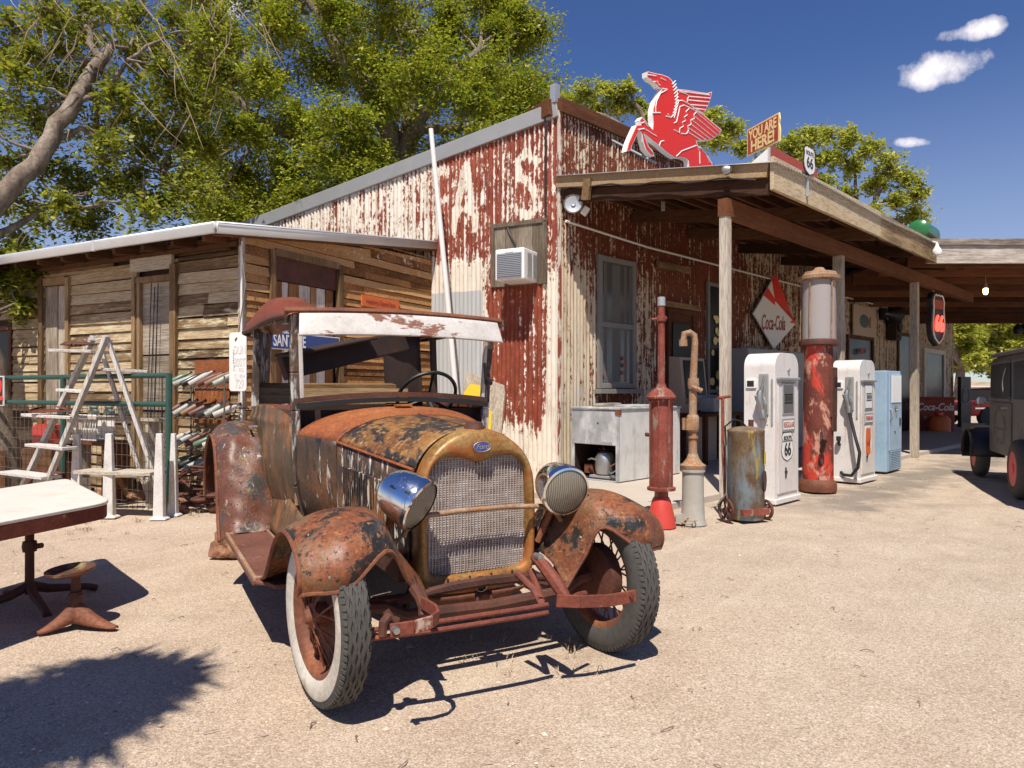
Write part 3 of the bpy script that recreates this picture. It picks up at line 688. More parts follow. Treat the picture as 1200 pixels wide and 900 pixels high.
def soft(x,a,b,w): return 1/(1+np.exp(-(x-a)/w))*1/(1+np.exp((x-b)/w))
def inpoly(x,z,poly):
    r=np.zeros_like(x,dtype=bool); n=len(poly)
    for i in range(n):
        (x1,z1),(x2,z2)=poly[i],poly[(i+1)%n]
        c=((z1>z)!=(z2>z))&(x<(x2-x1)*(z-z1)/(z2-z1+1e-9)+x1); r^=c
    return r
def gp(px,py): return (gwx(px),gwz(px,py))
# faded painted letters on the gable: strokes traced where they stand
def stroke(pts,w):
    out=[]
    for (a,b_) in zip(pts[:-1],pts[1:]):
        a=Vector(a);b2=Vector(b_);d=(b2-a).normalized();n_=Vector((-d.y,d.x))*w/2
        out.append([tuple(a-d*w*.4+n_),tuple(b2+d*w*.4+n_),tuple(b2+d*w*.4-n_),tuple(a-d*w*.4-n_)])
    return out
LETT=[]
LETT+=stroke([gp(512,203),gp(512,275)],.13)+stroke([gp(512,203),gp(524,200)],.13)+stroke([gp(512,238),gp(524,236)],.12)   # G remnant
LETT+=stroke([gp(531,272),gp(546,192)],.12)+stroke([gp(546,192),gp(559,268)],.12)+stroke([gp(536,247),gp(556,245)],.11)          # A
LETT+=stroke([gp(629,190),gp(617,178),gp(607,190),gp(610,207),gp(626,220),gp(630,240),gp(618,256),gp(606,246)],.12)              # S
def paint_g(x,z):
    p=np.full_like(x,.03)
    p+=.015*soft(x,-9,gwx(470),.25)                                   # left part mostly white
    p-=.12*soft(x,gwx(508),gwx(632),.05)*soft(z,3.2,6,.1)
    p+=.02*soft(x,gwx(570),gwx(606),.06)*soft(z,3.1,6,.1)
    m=np.zeros_like(x)
    for pl in LETT: m=np.maximum(m,inpoly(x,z,pl))
    p+=np.where(m>0,.185,0)
    p-=.175*soft(x,gwx(572),gwx(638),.03)*soft(z,.75,3.1,.10)          # bare red patch below the air conditioner
    p-=.10*soft(x,gwx(634),.2,.04)*soft(z,2.9,6,.12)                   # red upper corner
    p+=.16*soft(x,gwx(642),.2,.035)*soft(z,-1,2.65,.2)                 # white corner strip
    p+=.14*soft(z,-1,.62,.12)
    p+=.20*soft(x,gwx(500),gwx(569),.03)*soft(z,-1,3.15,.04)
    return p
def bare_g(x,z): return 1.15*soft(x,-9,gwx(566),.02)*soft(z,-1,2.72,.015)
corrwall('side_cladding',-8.6,0,gable_top,M['corr'],paint_g,bare_g,store,GR)
def ftop(x): return 5.17 if x<4.5 else 4.25
def paint_f(x,z):
    p=np.full_like(x,-.115)
    p+=.05*soft(z,3.9,6,.15)
    p+=.27*soft(x,-1,fwx(697),.10)*soft(z,-1,3.05,.15)
    p+=.16*soft(x,fwx(744),fwx(766),.05)*soft(z,-1,3.0,.15)
    p-=.04*soft(x,fwx(766),fwx(868),.1)
    p+=.10*soft(x,fwx(870),30,.25)
    p+=.05*soft(x,fwx(985),30,.3)
    return p
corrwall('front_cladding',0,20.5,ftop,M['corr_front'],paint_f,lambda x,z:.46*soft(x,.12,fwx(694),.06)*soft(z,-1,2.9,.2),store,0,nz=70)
# roof and parapet beam
b=MB(); gl=Vector((math.cos(GR),math.sin(GR),0))
def gpt(x,y,z):  # gable frame -> store frame
    v=Matrix.Rotation(GR,4,'Z')@Vector((x,y,z)); return v
b.add([tuple(gpt(0,.05,5.12)),tuple(gpt(-8.6,.05,3.7)),tuple(gpt(-8.6,.05,3.7)+Vector((20,0,0))),(20.5,.05,4.15),(4.5,.05,4.15),(4.5,.05,5.12)],[(0,1,2,3,4,5)])
b.build('roof_sheet',M['galv'],store,smooth=0,solid=.05)
b=MB()
f0=gpt(-8.7,-.03,gable_top(-8.7)+.03); f1=gpt(0.0,-.03,gable_top(0)+.03)
b.bar(f0+Vector((0,0,-.03)),f1+Vector((0,0,-.03)),.06,.22)
b.build('rake_trim',M['trim_grey'],store,smooth=0,bevel=.01)
b=MB(); b.bar((-.03,-.02,5.22),(4.6,-.02,5.22),.12,.2); b.bar((-.10,.06,5.20),(-.04,.55,5.15),.1,.24); o=b.build('parapet_beam',M['wood_dark'],store,smooth=0,bevel=.006); set_attr(o,'tint',[.6]*len(o.data.vertices))
b=MB()
for k in range(64): 
    x=.02+k*PER; b.lathe([(.012,5.10),(.014,5.16)],6,(x,-.03,0))
b.build('ridge_flashing',M['galv'],store)
b=MB(); b.tube([gpt(gwx(641),-.05,gable_top(gwx(641))),gpt(gwx(641),-.05,3.2),gpt(gwx(640),-.05,2.9)],.016,6); b.build('cable',M['hose'],store)
b=MB(); b.box((-.006,-.012,2.58),(.05,.05,5.14),(0,0,R(-15))); b.build('corner_flashing',M['corner'],store,smooth=0,bevel=.008)
b=MB(); b.box(gpt(gwx(651),-.02,gable_top(0)+.22),(.10,.10,.26)); b.build('vent_cap',M['galv'],store,smooth=0)
# porch: posts, beam, rafters, deck, fascia
def dz(y): return 4.18-(-y)*.165          # deck underside height; y negative outwards
b=MB()
XE=6.17
b.add([(-.05,0,dz(0)),(20.5,0,dz(0)),(20.5,-3.12,dz(-3.12)),(-.05,-3.12,dz(-3.12))],[(0,1,2,3)])
b.build('porch_deck',M['wood_dark'],store,smooth=0,solid=.03,solid_off=1)
b=MB(); 
b.grid(lambda u,v:(-.10+u*(XE+.3),.0-v*3.17,dz(-v*3.17)+.05+.009*math.sin((-.1+u*(XE+.3))*2*pi/PER)+.015*math.sin(u*9)*v),480,6); b.build('porch_roofing',M['galv'],store,smooth=60,solid=.003)
for k in range(11):
    y=-.25-k*.28
    b=MB(); b.bar((0.02,y,dz(y)-.07),(20.4,y,dz(y)-.07),.05,.13); o=b.build('purlin',M['wood_dark'],store,smooth=0); set_attr(o,'tint',[random.random()]*8)
for x in (.02,1.7,3.38,5.2,7.05):
    b=MB(); b.bar((x,-.02,dz(0)-.22),(x,-3.05,dz(-3.05)-.20),.06,.17); o=b.build('rafter',M['wood_dark_y'],store,smooth=0); set_attr(o,'tint',[random.random()]*8)
b=MB(); b.bar((-.03,0.0,dz(0)-.03),(-.03,-3.06,dz(-3.06)-.03),.06,.15); b.bar((-.075,-.5,dz(-.5)-.16),(-.075,-.62,dz(-.6)-.16),.05,.28)
o=b.build('end_rafter',M['wood_tan_x'],store,smooth=0); tints(o)
b=MB(); b.bar((-.08,-2.54,3.33),(XE+5,-2.54,3.33),.12,.20); o=b.build('porch_beam',M['wood_dark'],store,smooth=0); set_attr(o,'tint',[.75]*8)
for x,w in ((-.02,.10),(3.38,.13),(7.05,.13)):
    b=MB(); b.box((x,-2.54,1.62),(w,w,3.23)); o=b.build('porch_post',M['wood_grey'],store,smooth=0,bevel=.006); set_attr(o,'tint',[1.15 if x<3 else .6]*8)
    if x<1:
        b=MB(); b.box((x+w/2+.024,-2.54+.01,1.62),(.035,.085,3.2)); q=b.build('post_plank',M['wood_tan'],o,smooth=0); set_attr(q,'tint',[.7]*8)
b=MB(); FZ0,FZ1=3.42,3.78
for x0,x1,t in ((-.06,3.35,.3),(3.36,XE+.1,.75)):
    b.box(((x0+x1)/2,-3.11,(FZ0+FZ1)/2+(.0 if t<.5 else -.012)),(x1-x0,.045,FZ1-FZ0))
o=b.build('porch_fascia',M['fascia_wood'],store,smooth=0,bevel=.005); tints(o)
b=MB(); b.tube([(.03,-.10,3.60),(2,-.10,3.52),(6,-.1,3.50),(14,-.1,3.5)],.018,6); b.build('conduit',M['white_paint'],store)
b=MB(); b.tube([(-.05,-.1,4.02)]+[(-.08,-.3-k*.22,dz(-.3-k*.22)-.12-.02*math.sin(k*1.7)) for k in range(13)],.010,5); b.build('cable',M['hose'],store)
# concrete walk under the porch
b=MB(); b.box((7,-1.25,.02),(17,2.5,.10)); tag(b.build('porch_slab',M['slab'],None,smooth=0,bevel=.01),kind='structure')
bpy.data.objects['porch_slab'].location=C0; bpy.data.objects['porch_slab'].rotation_euler=(0,0,R(45))

# windows and doors of the front wall
def win(name,px0,px1,py0,py1,mat,fmat,sash=(),fw=.07,sill=False,proud=.05):
    x0,x1=fwx(px0,proud),fwx(px1,proud); z0,z1=fwz((px0+px1)/2,py1,proud),fwz((px0+px1)/2,py0,proud)
    b=MB(); b.box(((x0+x1)/2,-proud+.012,(z0+z1)/2),(x1-x0,.02,z1-z0)); o=b.build(name,mat,store,smooth=0)
    b=MB()
    for x in (x0,x1): b.box((x,-proud-.012,(z0+z1)/2),(fw,.05,z1-z0+fw))
    for z in (z0,z1)+tuple(z0+(z1-z0)*s for s in sash): b.box(((x0+x1)/2,-proud-.010,z),(x1-x0-fw,.045,fw*.9))
    if sill: b.box(((x0+x1)/2,-proud-.05,z0-fw),(x1-x0+.2,.12,.07))
    q=b.build(name+'_frame',fmat,o,smooth=0,bevel=.004); return o,(x0,x1,z0,z1)
w1,(x0,x1,z0,z1)=win('window',702,742,306,452,M['window_glass'],M['frame_blue'],(.48,),.085,True)
b=MB(); b.grid(lambda u,v:(x0+.05+u*(x1-x0-.1),-.048+.004*math.sin(u*23+2*math.sin(u*7)),z0+.06+v*(z1-z0-.12)),60,2); b.build('curtain',M['curtain'],w1)
b=MB()
for px,py,c in ((730,437,0),(732,428,0),(707,437,0),(731,420,0)): b.lathe([(.035,0),(.035,.004)],12,(fwx(px,.08),-.075,fwz(px,py,.08)),axis='y')
b.build('sticker',M['sign_maroon'],w1)
dr,(x0,x1,z0,z1)=win('door',783,812,366,560,M['wood_dark'],M['wood_dark'],(.6,),.08)
b=MB(); b.box(((x0+x1)/2,-.075,z0+(z1-z0)*.72),(x1-x0-.2,.01,(z1-z0)*.42)); b.build('door_glass',M['window_dark'],dr,smooth=0)
b=MB(); b.box(((x0+x1)/2,-.08,z1+.10),(x1-x0+.35,.06,.09)); o=b.build('door_lintel',M['wood_tan_x'],store,smooth=0); set_attr(o,'tint',[.4]*8)
b=MB(); b.box((fwx(790,.08),-.08,fwz(790,314,.08)),(1.0,.05,.11)); o=b.build('wall_board',M['wood_tan_x'],store,smooth=0); set_attr(o,'tint',[.3]*8)
w2,(x0,x1,z0,z1)=win('door',829,845,334,560,M['window_dark'],M['frame_blue'],(.45,),.07)
b=MB(); rg=random.Random(5)
for k in range(14): b.lathe([(rg.uniform(.04,.075),0),(.04,.004)],12,(rg.uniform(x0+.1,x1-.1),-.065,rg.uniform(z0+1.4,z1-.5)),axis='y')
b.build('sticker',M['sign_cream'],w2)
w3,_=win('window',993,1022,396,446,M['window_dark'],M['wood_dark'],(),.08)
w4,_=win('door',1052,1068,392,520,M['window_dark'],M['wood_dark'],(),.1)
w5,_=win('window',1083,1106,412,470,M['window_dark'],M['plank_white'],(),.16)
for o in store.children_recursive:
    if o.type=='MESH' and 'tint' not in o.data.attributes and any(m.name.startswith(('wood','plank')) for m in o.data.materials): set_attr(o,'tint',[.5]*len(o.data.vertices))

# ---------------------------------------------------------------- carport canopy to the right
cp=thing('carport_canopy','wide timber carport roof joined to the porch end','carport',(7.2,12.1,0),0)
b=MB(); b.box((5.6,4.7,3.66),(11.6,9.4,.06)); o=b.build('roof_deck',M['wood_dark'],cp,smooth=0); set_attr(o,'tint',[.3]*8)
b=MB(); b.box((5.4,-.02,3.55),(11.1,.05,.30)); b.box((5.4,-.05,3.76),(11.2,.06,.11)); o=b.build('fascia',M['fascia_pale'],cp,smooth=0,bevel=.005); set_attr(o,'tint',[.6]*8+[.05]*8)
for k in range(9):
    b=MB(); b.box((5.4,.5+k*1.0,3.53),(11.2,.08,.2)); o=b.build('joist',M['wood_dark'],cp,smooth=0); set_attr(o,'tint',[random.random()]*8)
b=MB(); b.box((6.6,9.2,3.42),(9.6,.16,.34)); o=b.build('rear_beam',M['wood_dark'],cp,smooth=0); set_attr(o,'tint',[.2]*8)
for x,y in ((10.9,.25),(10.9,9.2)):
    b=MB(); b.box((x,y,1.68),(.16,.16,3.36)); o=b.build('post',M['wood_grey'],cp,smooth=0); set_attr(o,'tint',[.5]*8)
# ---------------------------------------------------------------- the rusty car
CA=Vector((-.045,3.10,0)); CR=R(27.8)
car=thing('rusty_car','rusted out antique car without glass parked nose first in the yard','car',CA,CR)
CM=Matrix.Translation(CA)@Matrix.Rotation(CR,4,'Z'); CI=CM.inverted()
def CL(px,py,y):
    a=CI@P(px,py,1.0); b=CI@P(px,py,6.0); k=(y-a.y)/(b.y-a.y); return a+(b-a)*k
def lerp_path(pts,t):
    n=len(pts)-1; f=t*n; i=min(int(f),n-1); f-=i
    p0=pts[max(i-1,0)];p1=pts[i];p2=pts[i+1];p3=pts[min(i+2,n)]
    return tuple(.5*((2*b)+(-a+c)*f+(2*a-5*b+4*c-d)*f*f+(-a+3*b-3*c+d)*f**3) for a,b,c,d in zip(p0,p1,p2,p3))
# radiator shell
OH=[(0,1.078),(.06,1.070),(.13,1.045),(.20,1.002),(.255,.940),(.288,.86),(.298,.77),(.302,.65),(.300,.52),(.295,.42),(.275,.350),(.23,.318),(.12,.308),(0,.305)]
IH=[(0,.905),(.05,.928),(.11,.944),(.17,.942),(.222,.920),(.248,.87),(.254,.78),(.256,.65),(.255,.53),(.253,.46),(.245,.425),(.21,.405),(.11,.400),(0,.398)]
def full(h): return h+[(-x,z) for x,z in h[-2:0:-1]]
OF,IF=full(OH),full(IH)
def shell(u,v):
    i=int(round(u*len(OF)))%len(OF); o=Vector(OF[i]);n=Vector(IF[i]); k=int(round(v*6))
    t,y=[(0,.36),(0,.245),(.12,.222),(.5,.212),(.86,.222),(1,.236),(1,.275)][k]
    p=o.lerp(n,t); return (p.x,y,p.y)
b=MB(); b.grid(shell,len(OF),7,closed_u=True); rs=b.build('radiator_shell',M['shell'],car,smooth=60,sub=2)
b=MB()
n=len(IF)
b.add([(x*1.01,.262,z) for x,z in IF],[tuple(range(n))]); core=b.build('radiator_core',M['core'],car,smooth=0)
b=MB()
for k in range(31):
    x=-.24+.48*k/30; zt=.935-.02*(abs(x)>.2); b.tube([(x+.002*math.sin(k*3),.256,.41),(x-.002*math.sin(k*5),.253,.66),(x+.001,.256,zt)],.0026,5)
b.build('radiator_bar',M['rad_bar'],core)
b=MB()
def apron(u,v):
    x=-.29+.58*u; zt=.312+.03*abs(2*u-1)**6; d=.062*math.sqrt(max(0,1-(2*u-1)**2)); return (x,.225+.05*v-.018*math.sin(v*pi),zt-d*v-.004)
b.grid(apron,25,7); b.build('lower_apron',M['rust'],car,solid=.006)
b=MB(); b.lathe([(0,.216),(.030,.216),(.036,.206),(.036,.222)],20,(0,0,.352),axis='y'); b.lathe([(.022,.2045),(.0,.2045)],18,(0,0,.352),axis='y',mi=1)
for k in range(7):
    for j in range(2):
        b.lathe([(.006,.2115),(.006,.216)],8,(-.165+.055*k if k!=3 else .03,0,.352+.028*j+(.0 if k%2 else .012)),axis='y',mi=0)
b.build('crank_hole',[M['rust_dark'],M['black']],rs)
b=MB(); b.lathe([(0,.199),(.94,.199),(1,.203),(1,.212)],36,axis='y'); 
for i,v in enumerate(b.v): b.v[i]=(v[0]*.042,v[1],.988+v[2]*.022)
em=b.build('emblem',M['emblem_blue'],car)
b=MB(); b.tube([(.043*math.cos(a*pi/18),.199,.988+.023*math.sin(a*pi/18)) for a in range(36)],.0022,6,closed=True); b.build('emblem_rim',M['steel'],em)
text('emblem_lettering','Ford',.034,frame((0,.1978,.988),(1,0,0),(0,-1,0)),M['steel'],em,.0008,shear=.35,bold=.0006)
b=MB(); b.lathe([(.05,1.055),(.05,1.075),(.042,1.085),(.040,1.095),(.02,1.102),(0,1.103)],20,(0,.285,0)); b.build('radiator_cap',M['rust_dark'],car)
b=MB(); b.tube([(-.40,.15,.62),(-.37,.165,.665),(-.30,.175,.695),(-.12,.178,.705),(.12,.178,.705),(.30,.175,.695),(.37,.165,.665),(.40,.15,.62)],.012,10); b.build('headlight_bar',M['pipe_rust'],car)
# front crossmember and crank bracket bolts
b=MB()
for x in (-.035,.035): b.tube([(x,.19,.33),(x,.175,.29),(x,.17,.23)],.009,8); b.lathe([(.016,.235),(.016,.255)],6,(x,.17,0)); b.lathe([(.014,.20),(.014,.215)],6,(x,.17,0))
b.box((0,.17,.258),(.12,.03,.016)); b.build('crank_bracket',M['rust_dark'],car)
# hood
def hw(t): return .292+(.455-.292)*t
def hoodtop(u,v):
    y=.30+.74*v; w=hw(v); zs=.885+.085*v; zt=1.066+.042*v
    a=2*u-1; z=zs+(zt-zs)*(1-abs(a)**2.5)**.75; z+=.007*math.exp(-(a/.025)**2); return (w*a,y,z)
b=MB(); b.grid(hoodtop,49,25); ht=b.build('hood_top',M['hood_top'],car,smooth=50,solid=.004)
b=MB(); b.tube([hoodtop(.5,v/12) for v in range(13)],.006,6); b.build('hood_hinge',M['rust'],ht)
for s in (-1,1):
    b=MB()
    def hside(u,v):
        y=.31+.73*u; w=hw(u); zt=.884+.085*u; z=zt-v*(zt-.47); return (s*(w+.004+.012*math.sin(v*pi)*(1-u*.5)),y,z)
    b.grid(hside,25,9); hs_=b.build('hood_side',M['hood_side'],car,solid=.004)
    b=MB()
    for k in range(23):
        u=.16+.70*k/22; y=.31+.73*u; w=hw(u)
        p0=hside(u,.22);p1=hside(u,.80)
        b.bar((p0[0]+s*.006,y,p0[2]),(p1[0]+s*.006,y,p1[2]),.013,.020)
    b.build('louver',M['hood_side'],hs_,smooth=0,bevel=.003)
    b=MB(); b.tube([(s*(hw(v/10)+.006),.30+.074*v,.886+.0085*v) for v in range(11)],.008,6); b.build('hood_moulding',M['cowl'],car)
# cowl
def cowltop(u,v):
    y=1.045+.375*v; w=.457+(.607-.457)*v; zs=.972+.012*v; zt=1.110+.045*v
    a=2*u-1; z=zs+(zt-zs)*(1-abs(a)**2.6)**.75; y+=.04*v*(1-a*a)*-1; return (w*a,y,z)
b=MB(); b.grid(cowltop,41,11); b.build('cowl',M['cowl'],car,smooth=50,solid=.004)
b=MB(); b.tube([cowltop(u/20,0.02) for u in range(21)],.007,6); b.box((.0,1.30,1.158),(.10,.05,.012),(R(-6),0,0)); b.build('cowl_band',M['cowl'],car)
BW=[(1.02,.455),(1.2,.525),(1.42,.610),(1.7,.650),(2.1,.678),(2.45,.690),(2.75,.680),(3.0,.62),(3.18,.50),(3.25,.38)]
def bw(y):
    for (a,p),(c,q) in zip(BW[:-1],BW[1:]):
        if y<=c: return p+(q-p)*(y-a)/(c-a)
    return BW[-1][1]
def bodyside(s,y0,y1,zb0,zb1,zt0,zt1,tum=.10,ny=14,nz=16,bead=True):
    def f(u,v):
        y=y0+(y1-y0)*u; zb=zb0+(zb1-zb0)*u; zt=zt0+(zt1-zt0)*u; z=zb+(zt-zb)*v
        w=bw(y)-tum*max(0,(.85-z)/.45)**2-.02*max(0,(z-.95)/.25)
        if bead: w+=.010*math.exp(-((z-1.055)/.022)**2)
        return (s*w,y,z)
    return f
def boxrail(mb,pts,w,h):
    for a,c in zip(pts[:-1],pts[1:]): mb.bar(a,c,w,h)
for s in (-1,1):
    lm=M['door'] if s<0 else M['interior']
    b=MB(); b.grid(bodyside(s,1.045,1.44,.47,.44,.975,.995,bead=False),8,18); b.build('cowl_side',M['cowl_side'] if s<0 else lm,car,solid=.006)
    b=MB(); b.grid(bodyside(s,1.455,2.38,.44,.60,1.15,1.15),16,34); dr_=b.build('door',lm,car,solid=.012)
    b=MB(); 
    for z in (1.02,.62):
        b=MB(); b.tube([(s*(bw(1.45)+.006-(.03 if z<.7 else 0)),1.448,z-.035),(s*(bw(1.45)+.006-(.03 if z<.7 else 0)),1.448,z+.035)],.014,8); b.build('hinge',M['pipe_rust'],dr_)
    b=MB(); b.tube([(s*(bw(2.32)-.0),2.32,1.0),(s*(bw(2.32)+.05),2.32,1.0),(s*(bw(2.3)+.055),2.24,1.0)],.009,8); b.build('handle',M['steel'],dr_)
    b=MB(); b.box((s*(bw(1.9)-.05),1.92,1.145),(.07,.9,.02),(0,0,s*-.05)); b.build('window_ledge',M['roof_red'],dr_,smooth=0)
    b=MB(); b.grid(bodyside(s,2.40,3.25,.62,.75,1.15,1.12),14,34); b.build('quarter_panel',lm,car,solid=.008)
    # posts
    b=MB(); boxrail(b,[(s*.530,1.44,.46),(s*.585,1.44,.70),(s*.603,1.43,1.13),(s*.610,1.42,1.35),(s*.622,1.385,1.70)],.042,.05); ap=b.build('windshield_post',M['pillar'],car,smooth=0,bevel=.008)
    b=MB(); boxrail(b,[(s*.570,1.405,1.15),(s*.588,1.385,1.57)],.030,.022); b.build('windshield_stanchion',M['visor'],ap,smooth=0,bevel=.004)
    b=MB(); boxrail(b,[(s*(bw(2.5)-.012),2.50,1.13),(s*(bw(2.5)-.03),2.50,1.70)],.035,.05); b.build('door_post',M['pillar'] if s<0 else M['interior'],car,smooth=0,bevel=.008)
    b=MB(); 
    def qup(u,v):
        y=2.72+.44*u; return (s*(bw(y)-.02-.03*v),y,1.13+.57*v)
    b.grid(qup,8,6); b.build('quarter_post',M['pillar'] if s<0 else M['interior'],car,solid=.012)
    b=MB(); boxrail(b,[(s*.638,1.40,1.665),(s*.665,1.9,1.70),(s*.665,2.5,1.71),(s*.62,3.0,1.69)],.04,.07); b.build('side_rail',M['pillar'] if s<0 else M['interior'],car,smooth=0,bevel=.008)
    b=MB()
    H_=.165 if s<0 else .07
    def roofp(u,v):
        y=1.335+1.85*v; e=.725-.16*max(0,(v-.72)/.28)**2-.05*(1-v)**6; x=e-u*.21
        z=1.685+(H_*math.sin(pi*min(1,max(0,v))**.85)+.02*v)*math.sin(min(1,u*1.7)*pi/2)**.8-.02*(1-u)**6
        if s<0: z+=.006*math.sin(9*v+4*u)
        return (s*x,y,z)
    b.grid(roofp,12,26); rp=b.build('roof_panel',M['roof_red'],car,solid=.006)
    b=MB(); b.tube([roofp(0,v/16) for v in range(17)],.014,8); b.build('drip_rail',M['rust_dark'],rp)
b=MB(); b.tube([(x,1.345+.01*abs(x),1.693+.022*(1-(x/.68)**2)) for x in [-.68+.068*k for k in range(21)]],.02,8); b.build('roof_rim',M['rust'],car)
b=MB(); boxrail(b,[(-.5,3.12,1.74),(-.2,3.2,1.77),(.2,3.2,1.77),(.5,3.12,1.73)],.05,.05); b.build('rear_rail',M['rust_dark'],car,smooth=0)
b=MB()   # long white visor board over the windshield
def vis(u,v):
    x=-.605+1.235*u; z=1.675+.018*(1-(2*u-1)**2)-.128*v; y=1.335-.055*v-.02*(1-(2*u-1)**2); x*=1+.022*v
    return (x,y-.02,z)
b.grid(vis,30,6); b.build('visor',M['visor'],car,solid=.016,bevel=.004)
b=MB()   # arched windshield base
for k in range(24):
    a=-1+2*k/24; c=-1+2*(k+1)/24
    f=lambda t:(.612*t,1.415-.045*(1-t*t),1.185+.038*(1-t*t))
    b.bar(f(a),f(c),.045,.030)
b.build('windshield_base',M['rust_dark'],car,smooth=0)
b=MB()
for k in range(24):
    a=-1+2*k/24; c=-1+2*(k+1)/24
    f=lambda t:(.60*t,1.395-.045*(1-t*t),1.155+.038*(1-t*t))
    b.bar(f(a),f(c),.03,.028)
b.build('cowl_gap_strip',M['black'],car,smooth=0)  # black strip painting the shade of the gap below the windshield base
# interior: dash, floor, fallen roof bow, plank, steering wheel
b=MB(); b.box((0,1.52,.92),(1.14,.03,.42)); b.box((0,2.2,.46),(1.16,1.7,.03)); b.box((0,3.16,.85),(.98,.03,.56)); b.box((0,2.75,.75),(1.15,.14,.5),(R(-12),0,0)); b.build('interior_panel',M['interior'],car,smooth=0)  # dash and floor boxes added to block light, plus seat back and rear panel
b=MB(); b.bar((-.60,1.86,1.385),(.47,2.62,1.635),.05,.15,up=(0,.3,1)); b.bar((-.60,1.83,1.465),(.1,2.34,1.63),.16,.02); b.build('fallen_panel',M['interior'],car,smooth=0,bevel=.008)
b=MB(); b.box((-.03,2.88,1.205),(1.22,.05,.12)); b.box((-.05,2.97,1.285),(1.1,.12,.03),(.1,0,.02)); o=b.build('loose_plank',M['wood_tan_x'],car,smooth=0); tints(o)
b=MB(); sc_=Vector((.335,1.78,1.205)); sm=Euler((R(-52),0,0)).to_matrix(); sw=.205
b.tube([sc_+sm@Vector((sw*math.cos(a*pi/18),sw*math.sin(a*pi/18),0)) for a in range(36)],.013,8,closed=True)
for a in (30,150,270): b.tube([sc_+sm@Vector((.02*math.cos(R(a)),.02*math.sin(R(a)),-.02)),sc_+sm@Vector((sw*math.cos(R(a)),sw*math.sin(R(a)),0))],.010,6)
b.tube([sc_+sm@Vector((0,0,.01)),sc_+sm@Vector((0,0,-.75))],.02,8); b.build('steering_wheel',M['black'],car)
b=MB(); b.tube([(.60,1.36,1.30),(.545,1.30,1.33),(.53,1.28,1.42)],.010,6); b.lathe([(.02,-.02),(.02,.02)],8,(.60,1.365,1.30),axis='x'); b.build('windshield_arm',M['black'],car)
# fenders
FP=[(-.150,.520),(-.175,.585),(-.145,.660),(-.075,.718),(.00,.752),(.13,.768),(.27,.750),(.40,.695),(.52,.605),(.62,.500),(.71,.405),(.80,.352)]
def fender_fn(s,path,xi,xo,drop,frontround=True,cy=0,cz=.36):
    def f(u,v):
        y,z=lerp_path(path,u); e=.002
        y2,z2=lerp_path(path,min(1,u+e)); y1,z1=lerp_path(path,max(0,u-e))
        ty,tz=y2-y1,z2-z1; L=math.hypot(ty,tz) or 1; ny_,nz_=tz/L,-ty/L     # inward normal
        if (cy-y)*ny_+(cz-z)*nz_<0: ny_,nz_=-ny_,-nz_
        w=1.0
        if frontround and u<.16: w=math.sqrt(max(.0,1-((.16-u)/.16)**2*.40))
        mid=(xi+xo)/2+.02; hw_=(xo-xi)/2*w
        a=-1+2*v; x=mid+a*hw_
        d=drop*(max(0,(a-.25)/.75)**2.3)+.018*(a<-.0)*abs(a)**3
        d+=-.012*math.cos(a*1.4)
        return (s*x,y+ny_*d,z+nz_*d)
    return f
Q_IN=[(-.095,.625),(-.075,.675),(-.03,.715),(.05,.742),(.15,.752),(.27,.738),(.39,.69),(.50,.61),(.60,.51),(.70,.415),(.80,.352)]
Q_CR=[(-.165,.520),(-.185,.585),(-.155,.655),(-.085,.712),(.03,.748),(.17,.757),(.32,.728),(.46,.648),(.585,.53),(.695,.418),(.80,.352)]
Q_OUT=[(-.095,.495),(-.115,.545),(-.095,.600),(-.04,.642),(.06,.672),(.18,.680),(.31,.652),(.44,.58),(.565,.475),(.68,.388),(.80,.345)]
Q_BOT=[(-.03,.355),(.03,.395),(.08,.43),(.15,.455),(.24,.47),(.34,.48),(.45,.475),(.56,.455),(.65,.42),(.73,.385),(.80,.350)]
def fender(s,xb,xi,xc,xo):
    def f(u,v):
        yb,zb=lerp_path(Q_BOT,u); yi,zi=lerp_path(Q_IN,u); yc,zc=lerp_path(Q_CR,u); yo,zo=lerp_path(Q_OUT,u)
        k=min(1,max(0,(u-.45)/.55)); xb_=xb+(xi-.02-xb)*k
        am=(xb_+(xi-xb_)*.55,(yb+yi)/2+.012,zb+(zi-zb)*.50)
        io=xo-(xo-xi)*.07; 
        ps=[(xb_,yb,zb),am,(xi,yi,zi),(xc,yc,zc),(xo-.035,(yc*.35+yo*.65),zc*.35+zo*.65),(xo,yo,zo)]
        p=lerp_path(ps,v); return (s*p[0],p[1],p[2])
    return f
for s in (-1,1):
    f=fender(s,.335,.545,.715,.885) if s<0 else fender(s,.315,.470,.630,.800)
    b=MB(); b.grid(f,46,34); fo=b.build('front_fender',M['fender'],car,smooth=70,solid=.006,sub=1)
    b=MB(); b.tube([f(k/40,1) for k in range(41)],.009,6); b.tube([f(0,k/24) for k in range(25)],.009,6); b.build('fender_bead',M['rust'],fo)
RP=[(1.95,.350),(2.00,.42),(2.055,.55),(2.11,.70),(2.18,.83),(2.29,.945),(2.44,1.005),(2.62,1.02),(2.82,.985),(2.99,.90),(3.11,.77),(3.18,.60),(3.21,.46)]
